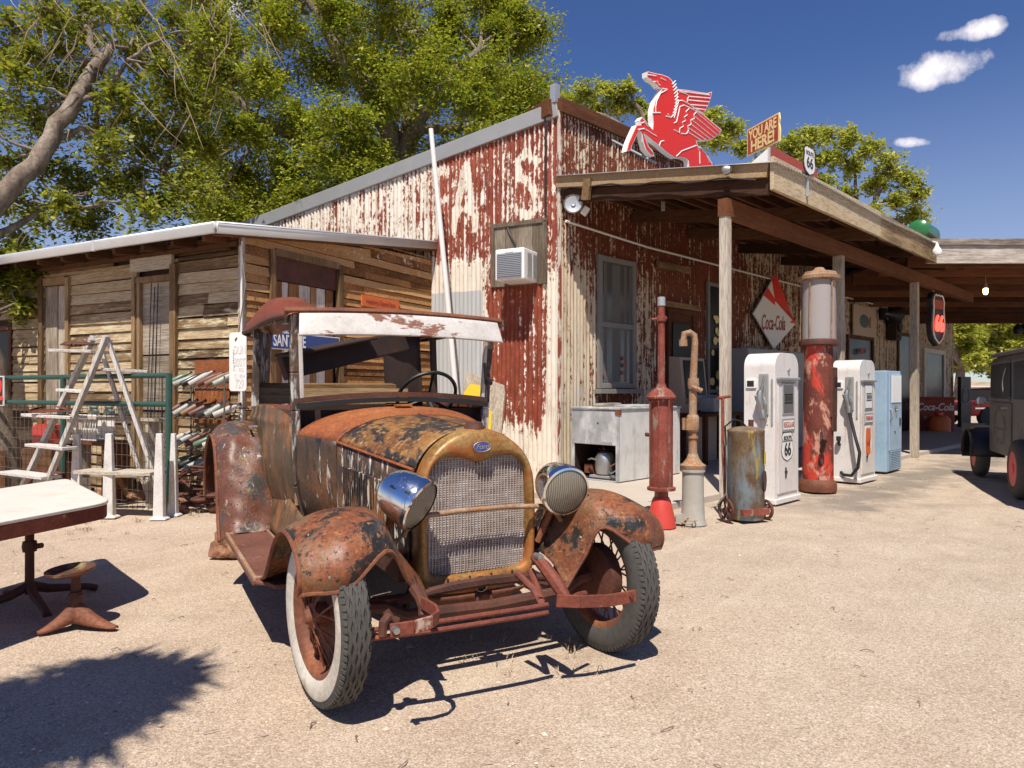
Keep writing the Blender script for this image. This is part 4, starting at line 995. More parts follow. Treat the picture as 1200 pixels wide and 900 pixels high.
for s in (-1,1):
    f=fender_fn(s,RP,.60,.935,.085,False,2.63,.36)
    b=MB(); b.grid(f,40,17)
    for i,v in enumerate(b.v):
        k=.010*math.sin(v[0]*31+v[2]*17)*math.sin(v[2]*23+v[1]*11); b.v[i]=(v[0],v[1]-k,v[2]+k*.4)
    fo=b.build('rear_fender',M['rear_fender'],car,smooth=60,solid=.006,sub=1)
    b=MB(); b.tube([f(k/30,1) for k in range(31)],.011,6); b.build('fender_bead',M['rust'],fo)
    # running board with raised edge strip
    b=MB(); b.box((s*.795,1.37,.338),(.265,1.20,.028)); rb=b.build('running_board',M['rust_board'],car,smooth=0,bevel=.006)
    b=MB(); b.box((s*.915,1.37,.35),(.018,1.20,.03)); b.box((s*.675,1.37,.352),(.016,1.19,.022)); b.box((s*.795,.80,.353),(.24,.014,.016)); b.box((s*.795,1.955,.353),(.24,.014,.016)); b.build('edge_strip',M['pipe_rust'],rb,smooth=0,bevel=.004)
    b=MB(); b.poly([(-.13,.0),(.125,0),(.11,-.05),(.03,-.10),(-.01,-.135),(-.05,-.13),(-.07,-.07)],.02,frame((s*.795,.775,.35),(1,0,0),(0,0,1)) if s<0 else frame((s*.795,.775,.35),(1,0,0),(0,0,1))); b.build('board_nose',M['rust_board'],rb,smooth=0,bevel=.005)
    b=MB(); b.grid(lambda u,v:(s*(.665-.06*v),.85+1.3*u,.35+v*(.16+.16*u)),10,6); b.build('splash_apron',M['door'] if s<0 else M['interior'],car,solid=.005)
# chassis
b=MB()
for s in (-1,1): b.bar((s*.34,.30,.43),(s*.36,3.1,.46),.05,.10)
b.box((0,.42,.42),(.66,.10,.06)); b.box((0,2.65,.45),(.7,.1,.08)); b.build('frame_rail',M['rust_dark'],car,smooth=0,bevel=.006)
b=MB(); b.box((0,.72,.45),(.36,.72,.44)); b.box((0,.72,.76),(.30,.55,.2)); b.box((0,1.5,.42),(.25,1.0,.2)); b.build('engine_block',M['interior'],car,smooth=0,bevel=.03)
b=MB(); b.tube([(-.62,.12,.35),(-.50,.12,.34),(-.40,.12,.29),(0,.12,.275),(.38,.12,.29),(.48,.12,.34),(.56,.12,.35)],.028,8); b.tube([(-.58,.26,.33),(.55,.26,.33)],.014,6); b.tube([(-.40,.14,.30),(0,1.0,.33),(.40,.14,.30)],.02,6); b.build('front_axle',M['rust_dark'],car)
b=MB()
for k in range(5): b.tube([(-.48+.05*k,.16,.33+.010*k),(-.25+.02*k,.16,.36+.006*k),(0,.16,.368+.005*k),(.25-.02*k,.16,.36+.006*k),(.46-.05*k,.16,.33+.010*k)],.014,5)
b.build('leaf_spring',M['rust_dark'],car)
b=MB(); b.tube([(-.69,2.63,.34),(.69,2.63,.34)],.045,10); b.lathe([(.06,-.13),(.14,-.07),(.14,.07),(.06,.13)],16,(0,2.63,.34),axis='x'); 
b.build('rear_axle',M['rust_dark'],car)
# bumper remains
def strip(mb,pts,h,w):
    for a,c in zip(pts[:-1],pts[1:]): mb.bar(a,c,w,h)
b=MB()
for z in (.354,.322): b.tube([(-.66,-.16,z-.004),(-.40,-.20,z),(0,-.225,z+.004),(.10,-.225,z+.005)],.0105,8)
b.build('bumper_bar',M['rust_red'],car)
b=MB(); strip(b,[CL(457,739,-.36),CL(485,735,-.38),CL(505,729,-.375),CL(513,723,-.34),CL(511,716,-.29),CL(501,710,-.24),CL(494,706,-.2)],.048,.012); br=b.build('bumper_iron',M['rust_red'],car,smooth=0,bevel=.003)
b=MB(); p=CL(462,737,-.372); b.lathe([(.012,-.03),(.012,.012)],8,tuple(p),axis='y'); b.build('bolt',M['steel'],br)
b=MB(); strip(b,[CL(652,704,-.27),CL(680,705,-.30),CL(712,704,-.315),CL(745,698,-.315)],.052,.012); br=b.build('bumper_iron',M['rust_red'],car,smooth=0,bevel=.003)
b=MB(); p=CL(740,699,-.325); b.lathe([(.010,-.006),(.010,.006)],8,tuple(p),axis='y'); b.build('bolt',M['rust_dark'],br)
b=MB(); b.tube([CL(626,652,-.06),CL(638,664,-.14),CL(654,686,-.22),CL(664,702,-.26)],[.02,.028,.03,.022],8); b.tube([CL(668,702,-.24),CL(678,697,-.22),CL(686,695,-.2)],.012,6)
b.tube([CL(606,672,-.05),CL(625,690,-.15),CL(634,704,-.2),CL(630,690,-.1),CL(622,668,-.02)],.016,8); b.build('bumper_arm',M['rust_red'],car)
b=MB(); b.tube([CL(486,690,-.05),CL(493,702,-.12),CL(496,712,-.18),CL(496,722,-.2)],[.026,.022,.02,.018],8); b.tube([CL(448,745,-.2),CL(449,730,-.2),CL(455,722,-.18)],.018,8); b.tube([CL(452,716,-.16),CL(458,725,-.17),CL(466,728,-.17)],.016,8); b.build('bumper_arm',M['rust_dark'],car)
b=MB(); p=CL(631,653,-.10); b.lathe([(.016,-.025),(.018,.012)],10,tuple(p),axis='y'); b.build('apron_bolt',M['steel'],car)
# headlights
for s in (-1,1):
    rzh=R(40) if s<0 else R(-5)
    b=MB(); b.lathe([(0,.150),(.035,.146),(.066,.130),(.090,.100),(.105,.062),(.113,.02),(.116,-.02),(.120,-.022),(.122,-.04),(.118,-.058),(.108,-.062)],40,axis='y',cap=False)
    h=b.build('headlight',M['chrome'],car,smooth=40); h.location=(s*.385,.10,.785) if s<0 else (.365,.10,.79); h.rotation_euler=(R(26 if s<0 else 14),0,rzh)
    b=MB(); b.lathe([(.109,-.055),(.085,-.066),(.045,-.074),(0,-.077)],32,axis='y'); b.build('lens',M['lens'],h)
    b=MB(); b.lathe([(.105,-.050),(.06,.04),(.0,.07)],32,axis='y'); b.build('reflector',M['steel'],h)
    b=MB(); b.tube([(0,.05,-.11),(-s*.02,.05,-.16),(-s*.06,.06,-.30)],.017,8); b.build('stand',M['rust'],h)
# wheels
def tyre_mesh(white):
    b=MB(); na=144
    sec=[(.238,-.040),(.246,-.051),(.268,-.059),(.298,-.062),(.322,-.059),(.340,-.052),(.3475,-.044),(.3490,-.02),(.3492,0)]
    sec=sec+[(r,-x) for r,x in sec[-2::-1]]; n=len(sec)
    b.v=[(x,r*math.sin(2*pi*k/na),r*math.cos(2*pi*k/na)) for k in range(na) for r,x in sec]
    for k in range(na):
        k2=(k+1)%na
        for i in range(n-1):
            b.f.append((k*n+i,k2*n+i,k2*n+i+1,k*n+i+1)); b.m.append(1 if (white and 1<=i<4) else 0)
    # zigzag tread ribs and shoulder lugs
    nr=336
    for j,xc in enumerate((-.0345,-.0172,0,.0172,.0345)):
        vs=[]
        for k in range(nr):
            a=2*pi*k/nr; ph=(k+ (j%2)*6)%12; tri=abs(ph-6)/3-1; x=xc+.0048*tri; w=.0062; R1=.3556-.0012*(abs(xc)>.03)
            for dx,rr in ((-w,.346),(-w,R1),(w,R1),(w,.346)): vs.append((x+dx,rr*math.sin(a),rr*math.cos(a)))
        fs=[]
        for k in range(nr):
            k2=(k+1)%nr
            for q in range(3): fs.append((k*4+q,k2*4+q,k2*4+q+1,k*4+q+1))
        b.add(vs,fs,0)
    for sx in (-1,1):
        for k in range(84):
            a0=2*pi*k/84; a1=a0+2*pi/84*.58; vs=[]
            for a in (a0,a1):
                for x,r in ((.0455,.3545),(.0535,.3440),(.0565,.330),(.044,.330)): vs.append((sx*x,r*math.sin(a),r*math.cos(a)))
            b.add(vs,[(0,1,5,4),(1,2,6,5),(3,0,4,7),(0,3,2,1),(4,5,6,7)],0)
    return b
def make_wheel(name,s,loc,steer,white,par):
    """wire wheel, axle along local x; s = outer side"""
    b=MB(); b.lathe([(.246,-.050),(.238,-.046),(.225,-.040),(.215,-.02),(.212,0),(.215,.02),(.225,.040),(.238,.046),(.246,.050)],48,axis='x',cap=False)
    for k in range(30):
        a=2*pi*k/30; o_=(1 if k%2 else -1); a2=a+o_*.42*(1 if (k//2)%2 else -1)
        xh=s*(.055 if k%2 else -.015)
        b.tube([(xh,.045*math.sin(a2),.045*math.cos(a2)),(s*.005,.216*math.sin(a),.216*math.cos(a))],.0045,5)
    w=b.build(name,M['rust'],par,smooth=40); w.location=loc; w.rotation_euler=(0,0,steer)
    t=tyre_mesh(white).build('tyre',[M['rubber'],M['whitewall']],w,smooth=30)
    b=MB(); b.lathe([(.0,.085),(.022,.085),(.03,.078),(.034,.06),(.05,.055),(.052,.02),(.045,-.02)],20,axis='x')
    if s<0: b.v=[(-x,y,z) for x,y,z in b.v]
    b.build('hub',M['rust'],w)
    b=MB(); b.lathe([(.155,-s*.005),(.158,-s*.03),(.150,-s*.06),(.10,-s*.072),(0,-s*.075)],32,axis='x'); b.lathe([(.155,-s*.005),(.05,s*.0)],32,axis='x',cap=False); b.build('brake_drum',M['rust_dark'],w)
    return w
ST_=R(9)
make_wheel('wheel',-1,(-.735,.13,.345),R(7),True,car)
make_wheel('wheel',1,(.612,.112,.345),R(4),False,car)
b=MB(); 
for s in (-1,1): b.box((s*.33,2.63,.10),(.25,.35,.22),(0,0,.1)); b.box((s*.30,2.62,.26),(.22,.3,.10))
o=b.build('timber_block',M['wood_dark'],None,smooth=0,bevel=.01); tints(o); o.matrix_world=CM; tag(o,'dark timber blocks under the tail of the rusty car','blocks')
# rock beside the running board
def rock(name,loc,size,seed,label):
    bm=bmesh.new(); bmesh.ops.create_icosphere(bm,subdivisions=4,radius=1)
    rg=random.Random(seed); off=Vector((rg.random()*9,rg.random()*9,rg.random()*9))
    from mathutils import noise
    for v in bm.verts:
        p=v.co.copy(); d=1+.38*noise.noise(p*1.3+off)+.16*noise.noise(p*3+off)+.06*noise.noise(p*8+off)
        v.co=Vector((p.x*size[0]*d,p.y*size[1]*d,max(-.55,p.z*d)*size[2]))
    me=bpy.data.meshes.new(name); bm.to_mesh(me); bm.free(); me.materials.append(M['rock']); me.shade_smooth(); me.set_sharp_from_angle(angle=R(28))
    o=bpy.data.objects.new(name,me); COL.objects.link(o); o.location=loc; return tag(o,label,'rock')
g=G(258,656); rock('rock',g+Vector((.06,.12,.085)),(.165,.13,.15),3,'reddish sandstone rock at the rear end of the running board')
g=G(243,590); rock('rock',g+Vector((-.1,.3,.03)),(.09,.07,.06),5,'small tan rock behind the rear fender')
# ================================================================ things at the store front
def SW(x,out,z=0): return ST@Vector((x,-out,z))
STI=ST.inverted(); SMI=SMAT.inverted()
def SL(px,py,out):
    """shed frame point on the plane `out` metres in front of the long side wall"""
    a=SMI@P(px,py,1); c=SMI@P(px,py,5); k=(-out-a.y)/(c.y-a.y); return a+(c-a)*k
def wallfr(px,py,out): # frame lying on the front wall, x to the right, z outward
    return frame(SW(fwx(px,out),out,fwz(px,py,out)),(q7,q7,0),(q7,-q7,0))
SHIELD=[(0,.5),(.13,.47),(.22,.50),(.33,.46),(.42,.36),(.39,.22),(.42,.05),(.46,-.12),(.42,-.28),(.30,-.40),(.12,-.46),(0,-.5)]
SHIELD=SHIELD+[(-x,y) for x,y in SHIELD[-2:0:-1]]
def sc2(p,s,t=None): return [(x*s,y*(t or s)) for x,y in p]

def pump(name,label,loc,grade,hose,group):
    t=thing(name,label,'fuel pump',loc,R(45),group); w,d,h=.60,.36,1.60
    prof=[(0,0),(w,0),(w,h-.16)]+[(w-.16+.16*math.sin(a*pi/14)-0,h-.16+.16*math.cos(a*pi/14)) for a in range(7,-1,-1)][1:]+[(.16-.16*math.sin(a*pi/14),h-.16+.16*math.cos(a*pi/14)) for a in range(0,8)]
    b=MB(); b.poly([(x,z+.06) for x,z in prof],d,frame((0,0,0),(1,0,0),(0,-1,0))); b.build('body',M['pump_white'],t,smooth=50,bevel=.022,seg=3)
    b=MB(); b.box((w/2,d/2,.03),(w+.05,d+.05,.06)); b.build('plinth',M['pump_white'],t,smooth=0,bevel=.01)
    # panels
    b=MB(); b.box((w/2,-.006,.72),(w-.11,.012,1.22)); fp=b.build('front_panel',M['pump_white'],t,smooth=0,bevel=.006)
    b=MB(); b.box((w/2,-.018,1.375),(w-.06,.04,.03)); b.build('trim_band',M['grey_box'],t,smooth=0,bevel=.006)
    b=MB(); b.box((w/2,-.010,1.155),(.30,.02,.36)); wd=b.build('dial_window',M['grey_box'],t,smooth=0,bevel=.005)
    b=MB(); b.box((w/2-.01,-.021,1.155),(.24,.006,.30)); b.build('dial_glass',M['curtain'] if not hose else M['white_clean'],wd,smooth=0)
    b=MB(); b.box((w/2-.01,-.025,1.20),(.20,.004,.012)); b.box((w/2-.01,-.025,1.11),(.20,.004,.012)); 
    for k in range(4): b.box((w/2-.08+.05*k,-.0255,1.155),(.03,.004,.05))
    b.build('dial_digits',M['sign_black'],wd,smooth=0)
    b=MB(); b.box((w/2,-.012,.86),(.32,.018,.15)); pl=b.build('nameplate',M['grey_box'],t,smooth=0,bevel=.005)
    b=MB(); b.box((w/2,-.022,.86),(.27,.004,.10)); b.build('plate_face',M['sign_white'],pl,smooth=0)
    text('plate_lettering',grade,.085,frame((w/2,-.0245,.86),(1,0,0),(0,-1,0)),M['sign_maroon'],pl,.001,sx=.72,bold=.002)
    b=MB(); b.lathe([(.022,-.006),(.022,.008)],12,(w/2+.03,-.01,1.47),axis='y'); b.build('lock',M['grey_box'],t)
    b=MB(); b.box((w/2-.06,-.012,.33),(.025,.012,.12)); b.box((w/2-.06,-.018,.34),(.045,.01,.03)); b.build('latch',M['sign_black'],t,smooth=0)
    if not hose:
        fr=frame((w/2-.02,-.0135,.62),(1,0,0),(0,-1,0))
        b=MB(); b.poly(sc2(SHIELD,.34),.003,fr); sh=b.build('shield_decal',M['sign_black'],t,smooth=0)
        b=MB(); b.poly(sc2(SHIELD,.315),.003,frame((w/2-.02,-.0155,.62),(1,0,0),(0,-1,0))); b.build('shield_face',M['sign_white'],sh,smooth=0)
        text('shield_number','66',.20,frame((w/2-.02,-.0185,.585),(1,0,0),(0,-1,0)),M['sign_black'],sh,.001,sx=.85,bold=.004)
        text('shield_word','ROUTE',.062,frame((w/2-.02,-.0185,.715),(1,0,0),(0,-1,0)),M['sign_black'],sh,.001,bold=.001)
        b=MB(); b.box((w/2-.02,-.0185,.685),(.25,.002,.006)); b.build('shield_bar',M['sign_black'],sh,smooth=0)
    else:
        fr=frame((w/2-.01,-.0135,.56),(1,0,0),(0,-1,0))
        oct_=[(.24*math.cos(a*pi/12)*.62,.25*math.sin(a*pi/12)) for a in range(24)]
        b=MB(); b.poly(oct_,.003,fr); sh=b.build('worn_decal',M['sign_white'],t,smooth=0)
        b=MB(); b.poly([(-.08,.17),(.08,.17),(.10,.05),(.07,-.05),(.09,-.17),(0,-.21),(-.09,-.17),(-.10,-.02)],.003,frame((w/2-.01,-.016,.56),(1,0,0),(0,-1,0))); b.build('decal_patch',M['sign_orange'],sh,smooth=0)
        text('decal_number','66',.12,frame((w/2-.01,-.019,.53),(1,0,0),(0,-1,0)),M['sign_maroon'],sh,.001,bold=.002)
    # side with the nozzle, on the face x=0
    b=MB(); b.box((-.006,.27,1.32),(.02,.12,.10)); sw=b.build('side_window',M['white_clean'],t,smooth=0,bevel=.004)
    b=MB(); b.box((-.015,.275,1.32),(.006,.08,.065)); b.build('side_glass',M['sign_black'],sw,smooth=0)
    b=MB(); b.box((-.006,.125,1.20),(.018,.11,.46)); rc=b.build('nozzle_recess',M['grey_box'],t,smooth=0,bevel=.008)
    b=MB(); b.box((-.008,.03,1.12),(.012,.016,.50)); b.build('side_slot',M['grey_box'],t,smooth=0)
    b=MB(); b.tube([(-.05,.10,1.40),(-.055,.115,1.30),(-.06,.14,1.22)],[.012,.015,.018],8); b.tube([(-.06,.14,1.24),(-.075,.15,1.16),(-.06,.13,1.08),(-.06,.12,1.00)],[.03,.042,.036,.026],10)
    b.tube([(-.06,.155,1.20),(-.10,.17,1.17)],.022,8); b.tube([(-.06,.10,1.17),(-.09,.06,1.10),(-.06,.10,1.02)],.008,6); b.lathe([(.035,.94),(.042,.97),(.03,1.03)],12,(-.055,.115,0)); b.box((-.03,.12,1.0),(.05,.07,.16))
    nz=b.build('nozzle',M['steel'],t)
    b=MB(); b.tube([(-.02,.25,.50),(-.05,.25,.52),(-.06,.25,.58)],.02,8); b.lathe([(.03,.56),(.03,.62)],10,(-.06,.25,0)); b.build('pipe_stub',M['sign_black'],t)
    if hose:
        b=MB(); b.tube([(-.055,.115,.98),(-.06,.09,.86),(-.10,.02,.62),(-.14,-.05,.42),(-.12,-.02,.22),(-.07,.08,.10),(-.03,.2,.10),(0,.24,.13)],.022,8); b.build('hose',M['hose'],t)
    return t
pump('gas_pump','white gas pump with black and white route shield beside the patchy barrel',(2.86,7.72,0),'REGULAR',False,'white gas pumps')
pump('gas_pump','white gas pump with hanging black hose beside the pale blue cabinet',(4.66,9.52,0),'PREMIUM',True,'white gas pumps')

# tall glass-topped pump
t=thing('visible_gas_pump','tall peeling red antique pump with glass cylinder on top','antique pump',(3.78,8.78,0),R(45)); t.rotation_euler=(R(-.4),R(2.0),R(45))
b=MB(); b.lathe([(.215,0),(.22,.03),(.22,.09),(.21,.12),(.185,.15)],32); b.build('base',M['rust'],t)
b=MB(); b.lathe([(.182,.14),(.178,.6),(.172,1.2),(.166,1.80)],32); cl=b.build('column',M['pump_red'],t)
b=MB(); b.box((.03,-.165,1.22),(.17,.05,.62)); b.box((.03,-.18,.85),(.13,.03,.22)); b.build('access_door',M['rust_dark'],cl,smooth=0,bevel=.01)
b=MB(); b.box((.05,-.192,1.36),(.06,.02,.10)); b.build('counter_slot',M['black'],cl,smooth=0)
b=MB(); b.tube([(-.17,-.12,.78),(-.24,-.17,.68),(-.27,-.20,.62)],.022,8); b.tube([(-.19,-.12,.50),(-.25,-.16,.56),(-.29,-.19,.66)],.03,8); b.build('crank_handle',M['rust_dark'],t)
b=MB(); b.lathe([(.17,1.79),(.23,1.80),(.235,1.84),(.225,1.87)],32); b.build('collar',M['rust_dark'],t)
N=NT('pump_glass'); N.out((.43,.39,.38),.14,0,None,.6,trans=.22,ior=1.2); M['pump_glass']=N.mat
b=MB(); b.lathe([(.195,1.86),(.195,2.62)],40,cap=False); b.build('glass_cylinder',M['pump_glass'],t)
b=MB(); b.tube([(0,0,1.86),(0,0,2.6)],.03,8); b.build('inner_gauge',M['rust'],t)
for k in range(5):
    a=k*2*pi/5+.5
    b=MB(); b.tube([(.212*math.cos(a),.212*math.sin(a),1.85),(.212*math.cos(a),.212*math.sin(a),2.64)],.010,6); b.build('tie_rod',M['pipe_rust'],t)
b=MB(); b.lathe([(.21,2.60),(.245,2.62),(.247,2.66),(.21,2.68),(.20,2.71),(.09,2.735),(.07,2.75),(.05,2.775),(0,2.78)],32); b.build('cap',M['pipe_rust'],t)

# red air tower
t=thing('air_tower','slender faded red post pump with tall pipe in front of the ice chest','post pump',G(775,617))
b=MB(); b.lathe([(.135,0),(.13,.03),(.118,.10),(.085,.24),(.070,.27)],24); b.build('base',M['red_paint'],t)
b=MB(); b.lathe([(.062,.26),(.062,.34)],20); b.build('neck',M['red_rust'],t)
b=MB(); b.lathe([(.128,.335),(.13,.36),(.10,.37),(.098,1.14),(.12,1.15),(.12,1.175)],24); bd=b.build('barrel',M['red_rust'],t)
b=MB()
b.tube([(.125*math.cos(-1.2),.125*math.sin(-1.2),.35),(.125*math.cos(-1.2),.125*math.sin(-1.2),1.17)],.007,6); b.build('rod',M['red_rust'],t)
for a in (.4,2.0,3.5,4.3):
    b=MB(); b.tube([(.122*math.cos(a),.122*math.sin(a),.35),(.122*math.cos(a),.122*math.sin(a),1.17)],.006,6); b.build('rod',M['red_rust'],t)
b=MB(); b.lathe([(.135,1.17),(.138,1.185),(.12,1.21),(.085,1.25),(.05,1.27),(.04,1.30)],24); b.build('dome',M['red_rust'],t)
b=MB(); b.lathe([(.033,1.27),(.031,2.02)],12); b.lathe([(.042,1.27),(.042,1.31)],12); b.lathe([(.045,1.88),(.045,1.93)],12); b.tube([(-.09,0,1.895),(.05,0,1.905)],.014,6); b.build('pipe',M['red_rust'],t)
b=MB(); b.lathe([(.036,2.02),(.036,2.10)],12); b.build('pipe_cap',M['galv'],t)
b=MB(); b.tube([(-.11,-.02,.84),(-.15,-.03,.845)],.018,8); b.build('spigot',M['rust_dark'],t)
# concrete stand pipe
t=thing('stand_pipe','rusty pipe with elbow and valves rising from a grey concrete foot','stand pipe',G(812,614))
b=MB(); b.lathe([(.125,0),(.12,.02),(.108,.06),(.10,.25),(.098,.48),(.112,.49),(.112,.52)],20); b.lathe([(.05,-.03),(.05,.03)],12,(-.13,-.05,.06),axis='y'); b.build('concrete_foot',M['concrete'],t)
b=MB(); b.lathe([(.115,.52),(.12,.55),(.09,.57),(.06,.61),(.04,.66)],20); b.build('flange',M['pipe_rust'],t)
b=MB(); b.tube([(0,0,.6),(0,0,1.3),(.02,0,1.70),(.01,0,1.76),(-.03,0,1.785),(-.08,0,1.775),(-.09,0,1.70)],[.040,.036,.030,.03,.032,.032,.028],10); b.lathe([(.05,1.26),(.055,1.3),(.05,1.36)],10,(.005,0,0)); b.lathe([(.04,1.66),(.04,1.72)],10,(-.09,0,0)); b.build('pipe',M['pipe_rust'],t)
b=MB(); b.lathe([(.045,.86),(.06,.88),(.058,1.0),(.045,1.02)],10); b.box((-.04,-.03,.93),(.07,.06,.10)); b.tube([(-.09,-.02,.99),(-.09,-.02,.88)],.018,8); b.lathe([(.05,.80),(.05,.82)],10); b.build('valve',M['pipe_rust'],t)
b=MB(); b.tube([(-.02,-.04,1.28),(.07,-.06,1.24)],.022,8); b.build('tap',M['pipe_rust'],t)
b=MB(); rg=random.Random(2); b.tube([(-.10+.06*math.sin(k*.9)+.004*k,-.13+.05*math.cos(k*.9),.02+.004*k) for k in range(16)],.006,5); b.build('rope',M['twig'],t)
# barrel on wheels
bl=G(874,609)
t=thing('tank_barrel','patchy blue and yellow steel drum on small iron wheels beside the post','barrel',bl,R(20))
b=MB(); b.lathe([(.165,.015),(.172,.03),(.172,.84),(.176,.85),(.172,.865),(.12,.89),(.05,.90),(0,.90)],36); b.build('drum',M['barrel'],t)
b=MB(); b.poly([(-.05,-.06),(.05,-.06),(.05,.06),(-.05,.06)],.002,frame((.12,-.130,.60),(.74,.68,0),(.70,-.72,0))); b.build('yellow_label',M['yellow'],t,smooth=0)
b=MB(); b.lathe([(.10,0),(.10,.004)],24); q=b.build('rust_disc',M['rust_dark'],t); q.matrix_local=frame((.115,-.132,.38),(.74,.68,0),(.70,-.72,0))
b=MB(); b.tube([(-.24,-.02,.10),(.22,-.06,.09)],.018,8); b.box((-.02,-.16,.10),(.30,.05,.06)); ax_=b.build('axle',M['red_rust'],t)
for x in (-.25,.215):
    b=MB(); rr=.105 if x<0 else .085
    b.tube([(x,rr*math.cos(a*pi/12)-.03,rr+.005+rr*math.sin(a*pi/12)) for a in range(24)],.016,6,closed=True)
    for k in range(5): a=k*2*pi/5; b.tube([(x,-.03,rr+.005),(x,-.03+rr*math.cos(a),rr+.005+rr*math.sin(a))],.010,5)
    b.lathe([(.03,-.02),(.03,.02)],10,(x,-.03,rr+.005),axis='x'); b.build('wheel',M['rust_dark'],t)
b=MB(); b.tube([(-.16,.10,.15),(-.16,.14,.7),(-.14,.17,1.18)],.016,8); b.tube([(-.20,.16,1.17),(-.02,.2,1.19)],.016,8); b.build('handle',M['red_rust'],t)
b=MB(); b.tube([(.0,0,.90),(-.06,0,.95),(-.14,0,.97),(-.2,.05,.9),(-.19,.05,.72)],.009,6); b.tube([(-.2,.05,.72),(-.22,.0,.45),(-.3,-.1,.28),(-.4,-.1,.18)],.008,6); b.build('hose',M['hose'],t)
b=MB(); b.lathe([(.025,.88),(.025,.96)],10,(.10,.05,0)); b.build('valve_cap',M['rust_dark'],t)

# old ice chest with exposed compressor
t=thing('ice_chest','dented grey and white chest cooler with exposed compressor under the window','cooler',(1.347,8.97,0),R(45)); w,d,h=1.44,.774,1.0
b=MB(); b.box((w/2,.012,h/2+.04),(w,.024,h-.08)); b.build('front_panel',M['chest_white'],t,smooth=0,bevel=.008)
b=MB(); b.box((.012,d/2,.765),(.024,d,.45)); b.box((.012,.025,.30),(.024,.05,.52)); b.box((.012,d-.02,.30),(.024,.04,.52)); b.box((.012,d/2,.065),(.024,d,.05)); b.build('side_panel',M['chest_grey'],t,smooth=0,bevel=.006)
b=MB(); b.box((w/2,d/2,h+.012),(w+.03,d+.03,.03)); b.box((w*.6,d/2,h+.035),(w*.7,d*.8,.02)); b.build('lid',M['chest_grey'],t,smooth=0,bevel=.008)
b=MB(); b.box((w/2,d-.01,h/2),(w-.05,.02,h-.05)); b.box((w-.01,d/2,h/2),(.02,d-.04,h-.05)); b.box((.75,d/2,.30),(.02,d-.05,.5)); b.box((.38,d/2,.57),(.72,d-.05,.02)); b.box((.38,d/2,.09),(.72,d-.05,.02)); b.build('inner_panel',M['interior'],t,smooth=0)
b=MB(); b.box((w/2,d/2,.02),(w+.02,d+.02,.045)); b.build('plinth',M['grey_box'],t,smooth=0)
b=MB(); b.lathe([(0,.14),(.12,.15),(.135,.2),(.135,.36),(.10,.43),(.04,.45),(0,.45)],20,(.17,.34,0)); b.lathe([(.12,.25),(.12,.27)],20,(.17,.34,0)); b.tube([(.06,.34,.33),(.05,.48,.35),(.08,.55,.33)],.012,6)
b.tube([(.10,.25,.2),(.05,.15,.18),(.1,.1,.22),(.15,.14,.3)],.010,6); cpz=b.build('compressor',M['steel'],t)
for k in range(7):
    b=MB(); b.tube([(.44,.16+.0*k,.14+.05*k),(.44,.66,.14+.05*k)],.008,6); b.build('coil',M['rust'],cpz)
b=MB(); b.tube([(.17,.34,.45),(.20,.40,.50),(.32,.46,.48),(.42,.5,.40)],.010,6); b.tube([(.06,.2,.25),(.12,.10,.32),(.26,.12,.40),(.42,.18,.44)],.009,6); b.box((.22,.60,.20),(.16,.14,.12)); b.build('pipework',M['rust'],cpz)
b=MB(); b.box((.17,.34,.12),(.26,.32,.03)); b.tube([(.05,.2,.11),(.05,.5,.11)],.012,6); b.build('mounting',M['grey_box'],cpz,smooth=0)
b=MB(); b.lathe([(.012,-.004),(.012,.004)],12,(0,.33,.82),axis='x'); b.build('keyhole',M['black'],t)
b=MB(); b.box((.02,.02,h-.02),(.06,.06,.09)); b.build('corner_iron',M['rust'],t,smooth=0)
b=MB(); b.box((-.003,.18,.565),(.006,.16,.04)); b.build('maker_plate',M['grey_box'],t,smooth=0)
b=MB(); b.box((1.0,-.012,.62),(.03,.03,.14)); b.build('lid_latch',M['steel'],t,smooth=0,bevel=.004)
b=MB(); b.box((.45,.5,h+.05),(.5,.12,.045),(0,0,.15)); b.box((.35,.45,h+.035),(.35,.2,.02),(0,0,-.3)); o=b.build('scrap_board',M['wood_grey_x'],None,smooth=0); tints(o); o.matrix_world=Matrix.Translation((1.347,8.97,0))@Matrix.Rotation(R(45),4,'Z'); tag(o,'weathered scrap boards lying on the lid of the ice chest','boards')

# pale blue vending cabinet
t=thing('vending_cabinet','pale blue upright vending cabinet with white panel and vent slats','vending machine',(5.58,10.58,0),R(45)); w,d,h=.66,.36,1.52
b=MB(); b.box((w/2,d/2,h/2+.02),(w,d,h)); b.build('cabinet',M['blue_paint'],t,smooth=0,bevel=.01)
b=MB(); b.box((w*.56,-.008,h*.60),(w*.86,.016,h*.76)); b.build('door',M['blue_paint'],t,smooth=0,bevel=.006)
b=MB(); b.box((w*.60,-.020,h*.83),(w*.66,.01,h*.27)); b.build('white_panel',M['white_clean'],t,smooth=0,bevel=.004)
for k in range(11):
    b=MB(); b.box((w*.56,-.014,.06+.026*k),(w*.78,.022,.013)); b.build('vent_slat',M['blue_paint'],t,smooth=0)
b=MB(); b.tube([(w*.18,-.01,h*.52),(w*.16,-.05,h*.54),(w*.16,-.05,h*.62),(w*.18,-.01,h*.64)],.012,6); b.build('handle',M['grey_box'],t)
b=MB(); b.box((w*.55,-.02,h*.655),(.10,.025,.05)); b.lathe([(.02,-.05),(.02,-.01)],8,(w*.55,0,h*.62),axis='y'); b.build('coin_slot',M['steel'],t,smooth=0)
b=MB(); b.box((w*.5,-.018,h*.40),(.02,.012,.04)); b.box((w*.86,-.018,h*.50),(.04,.02,.12)); b.build('lock',M['sign_black'],t,smooth=0)

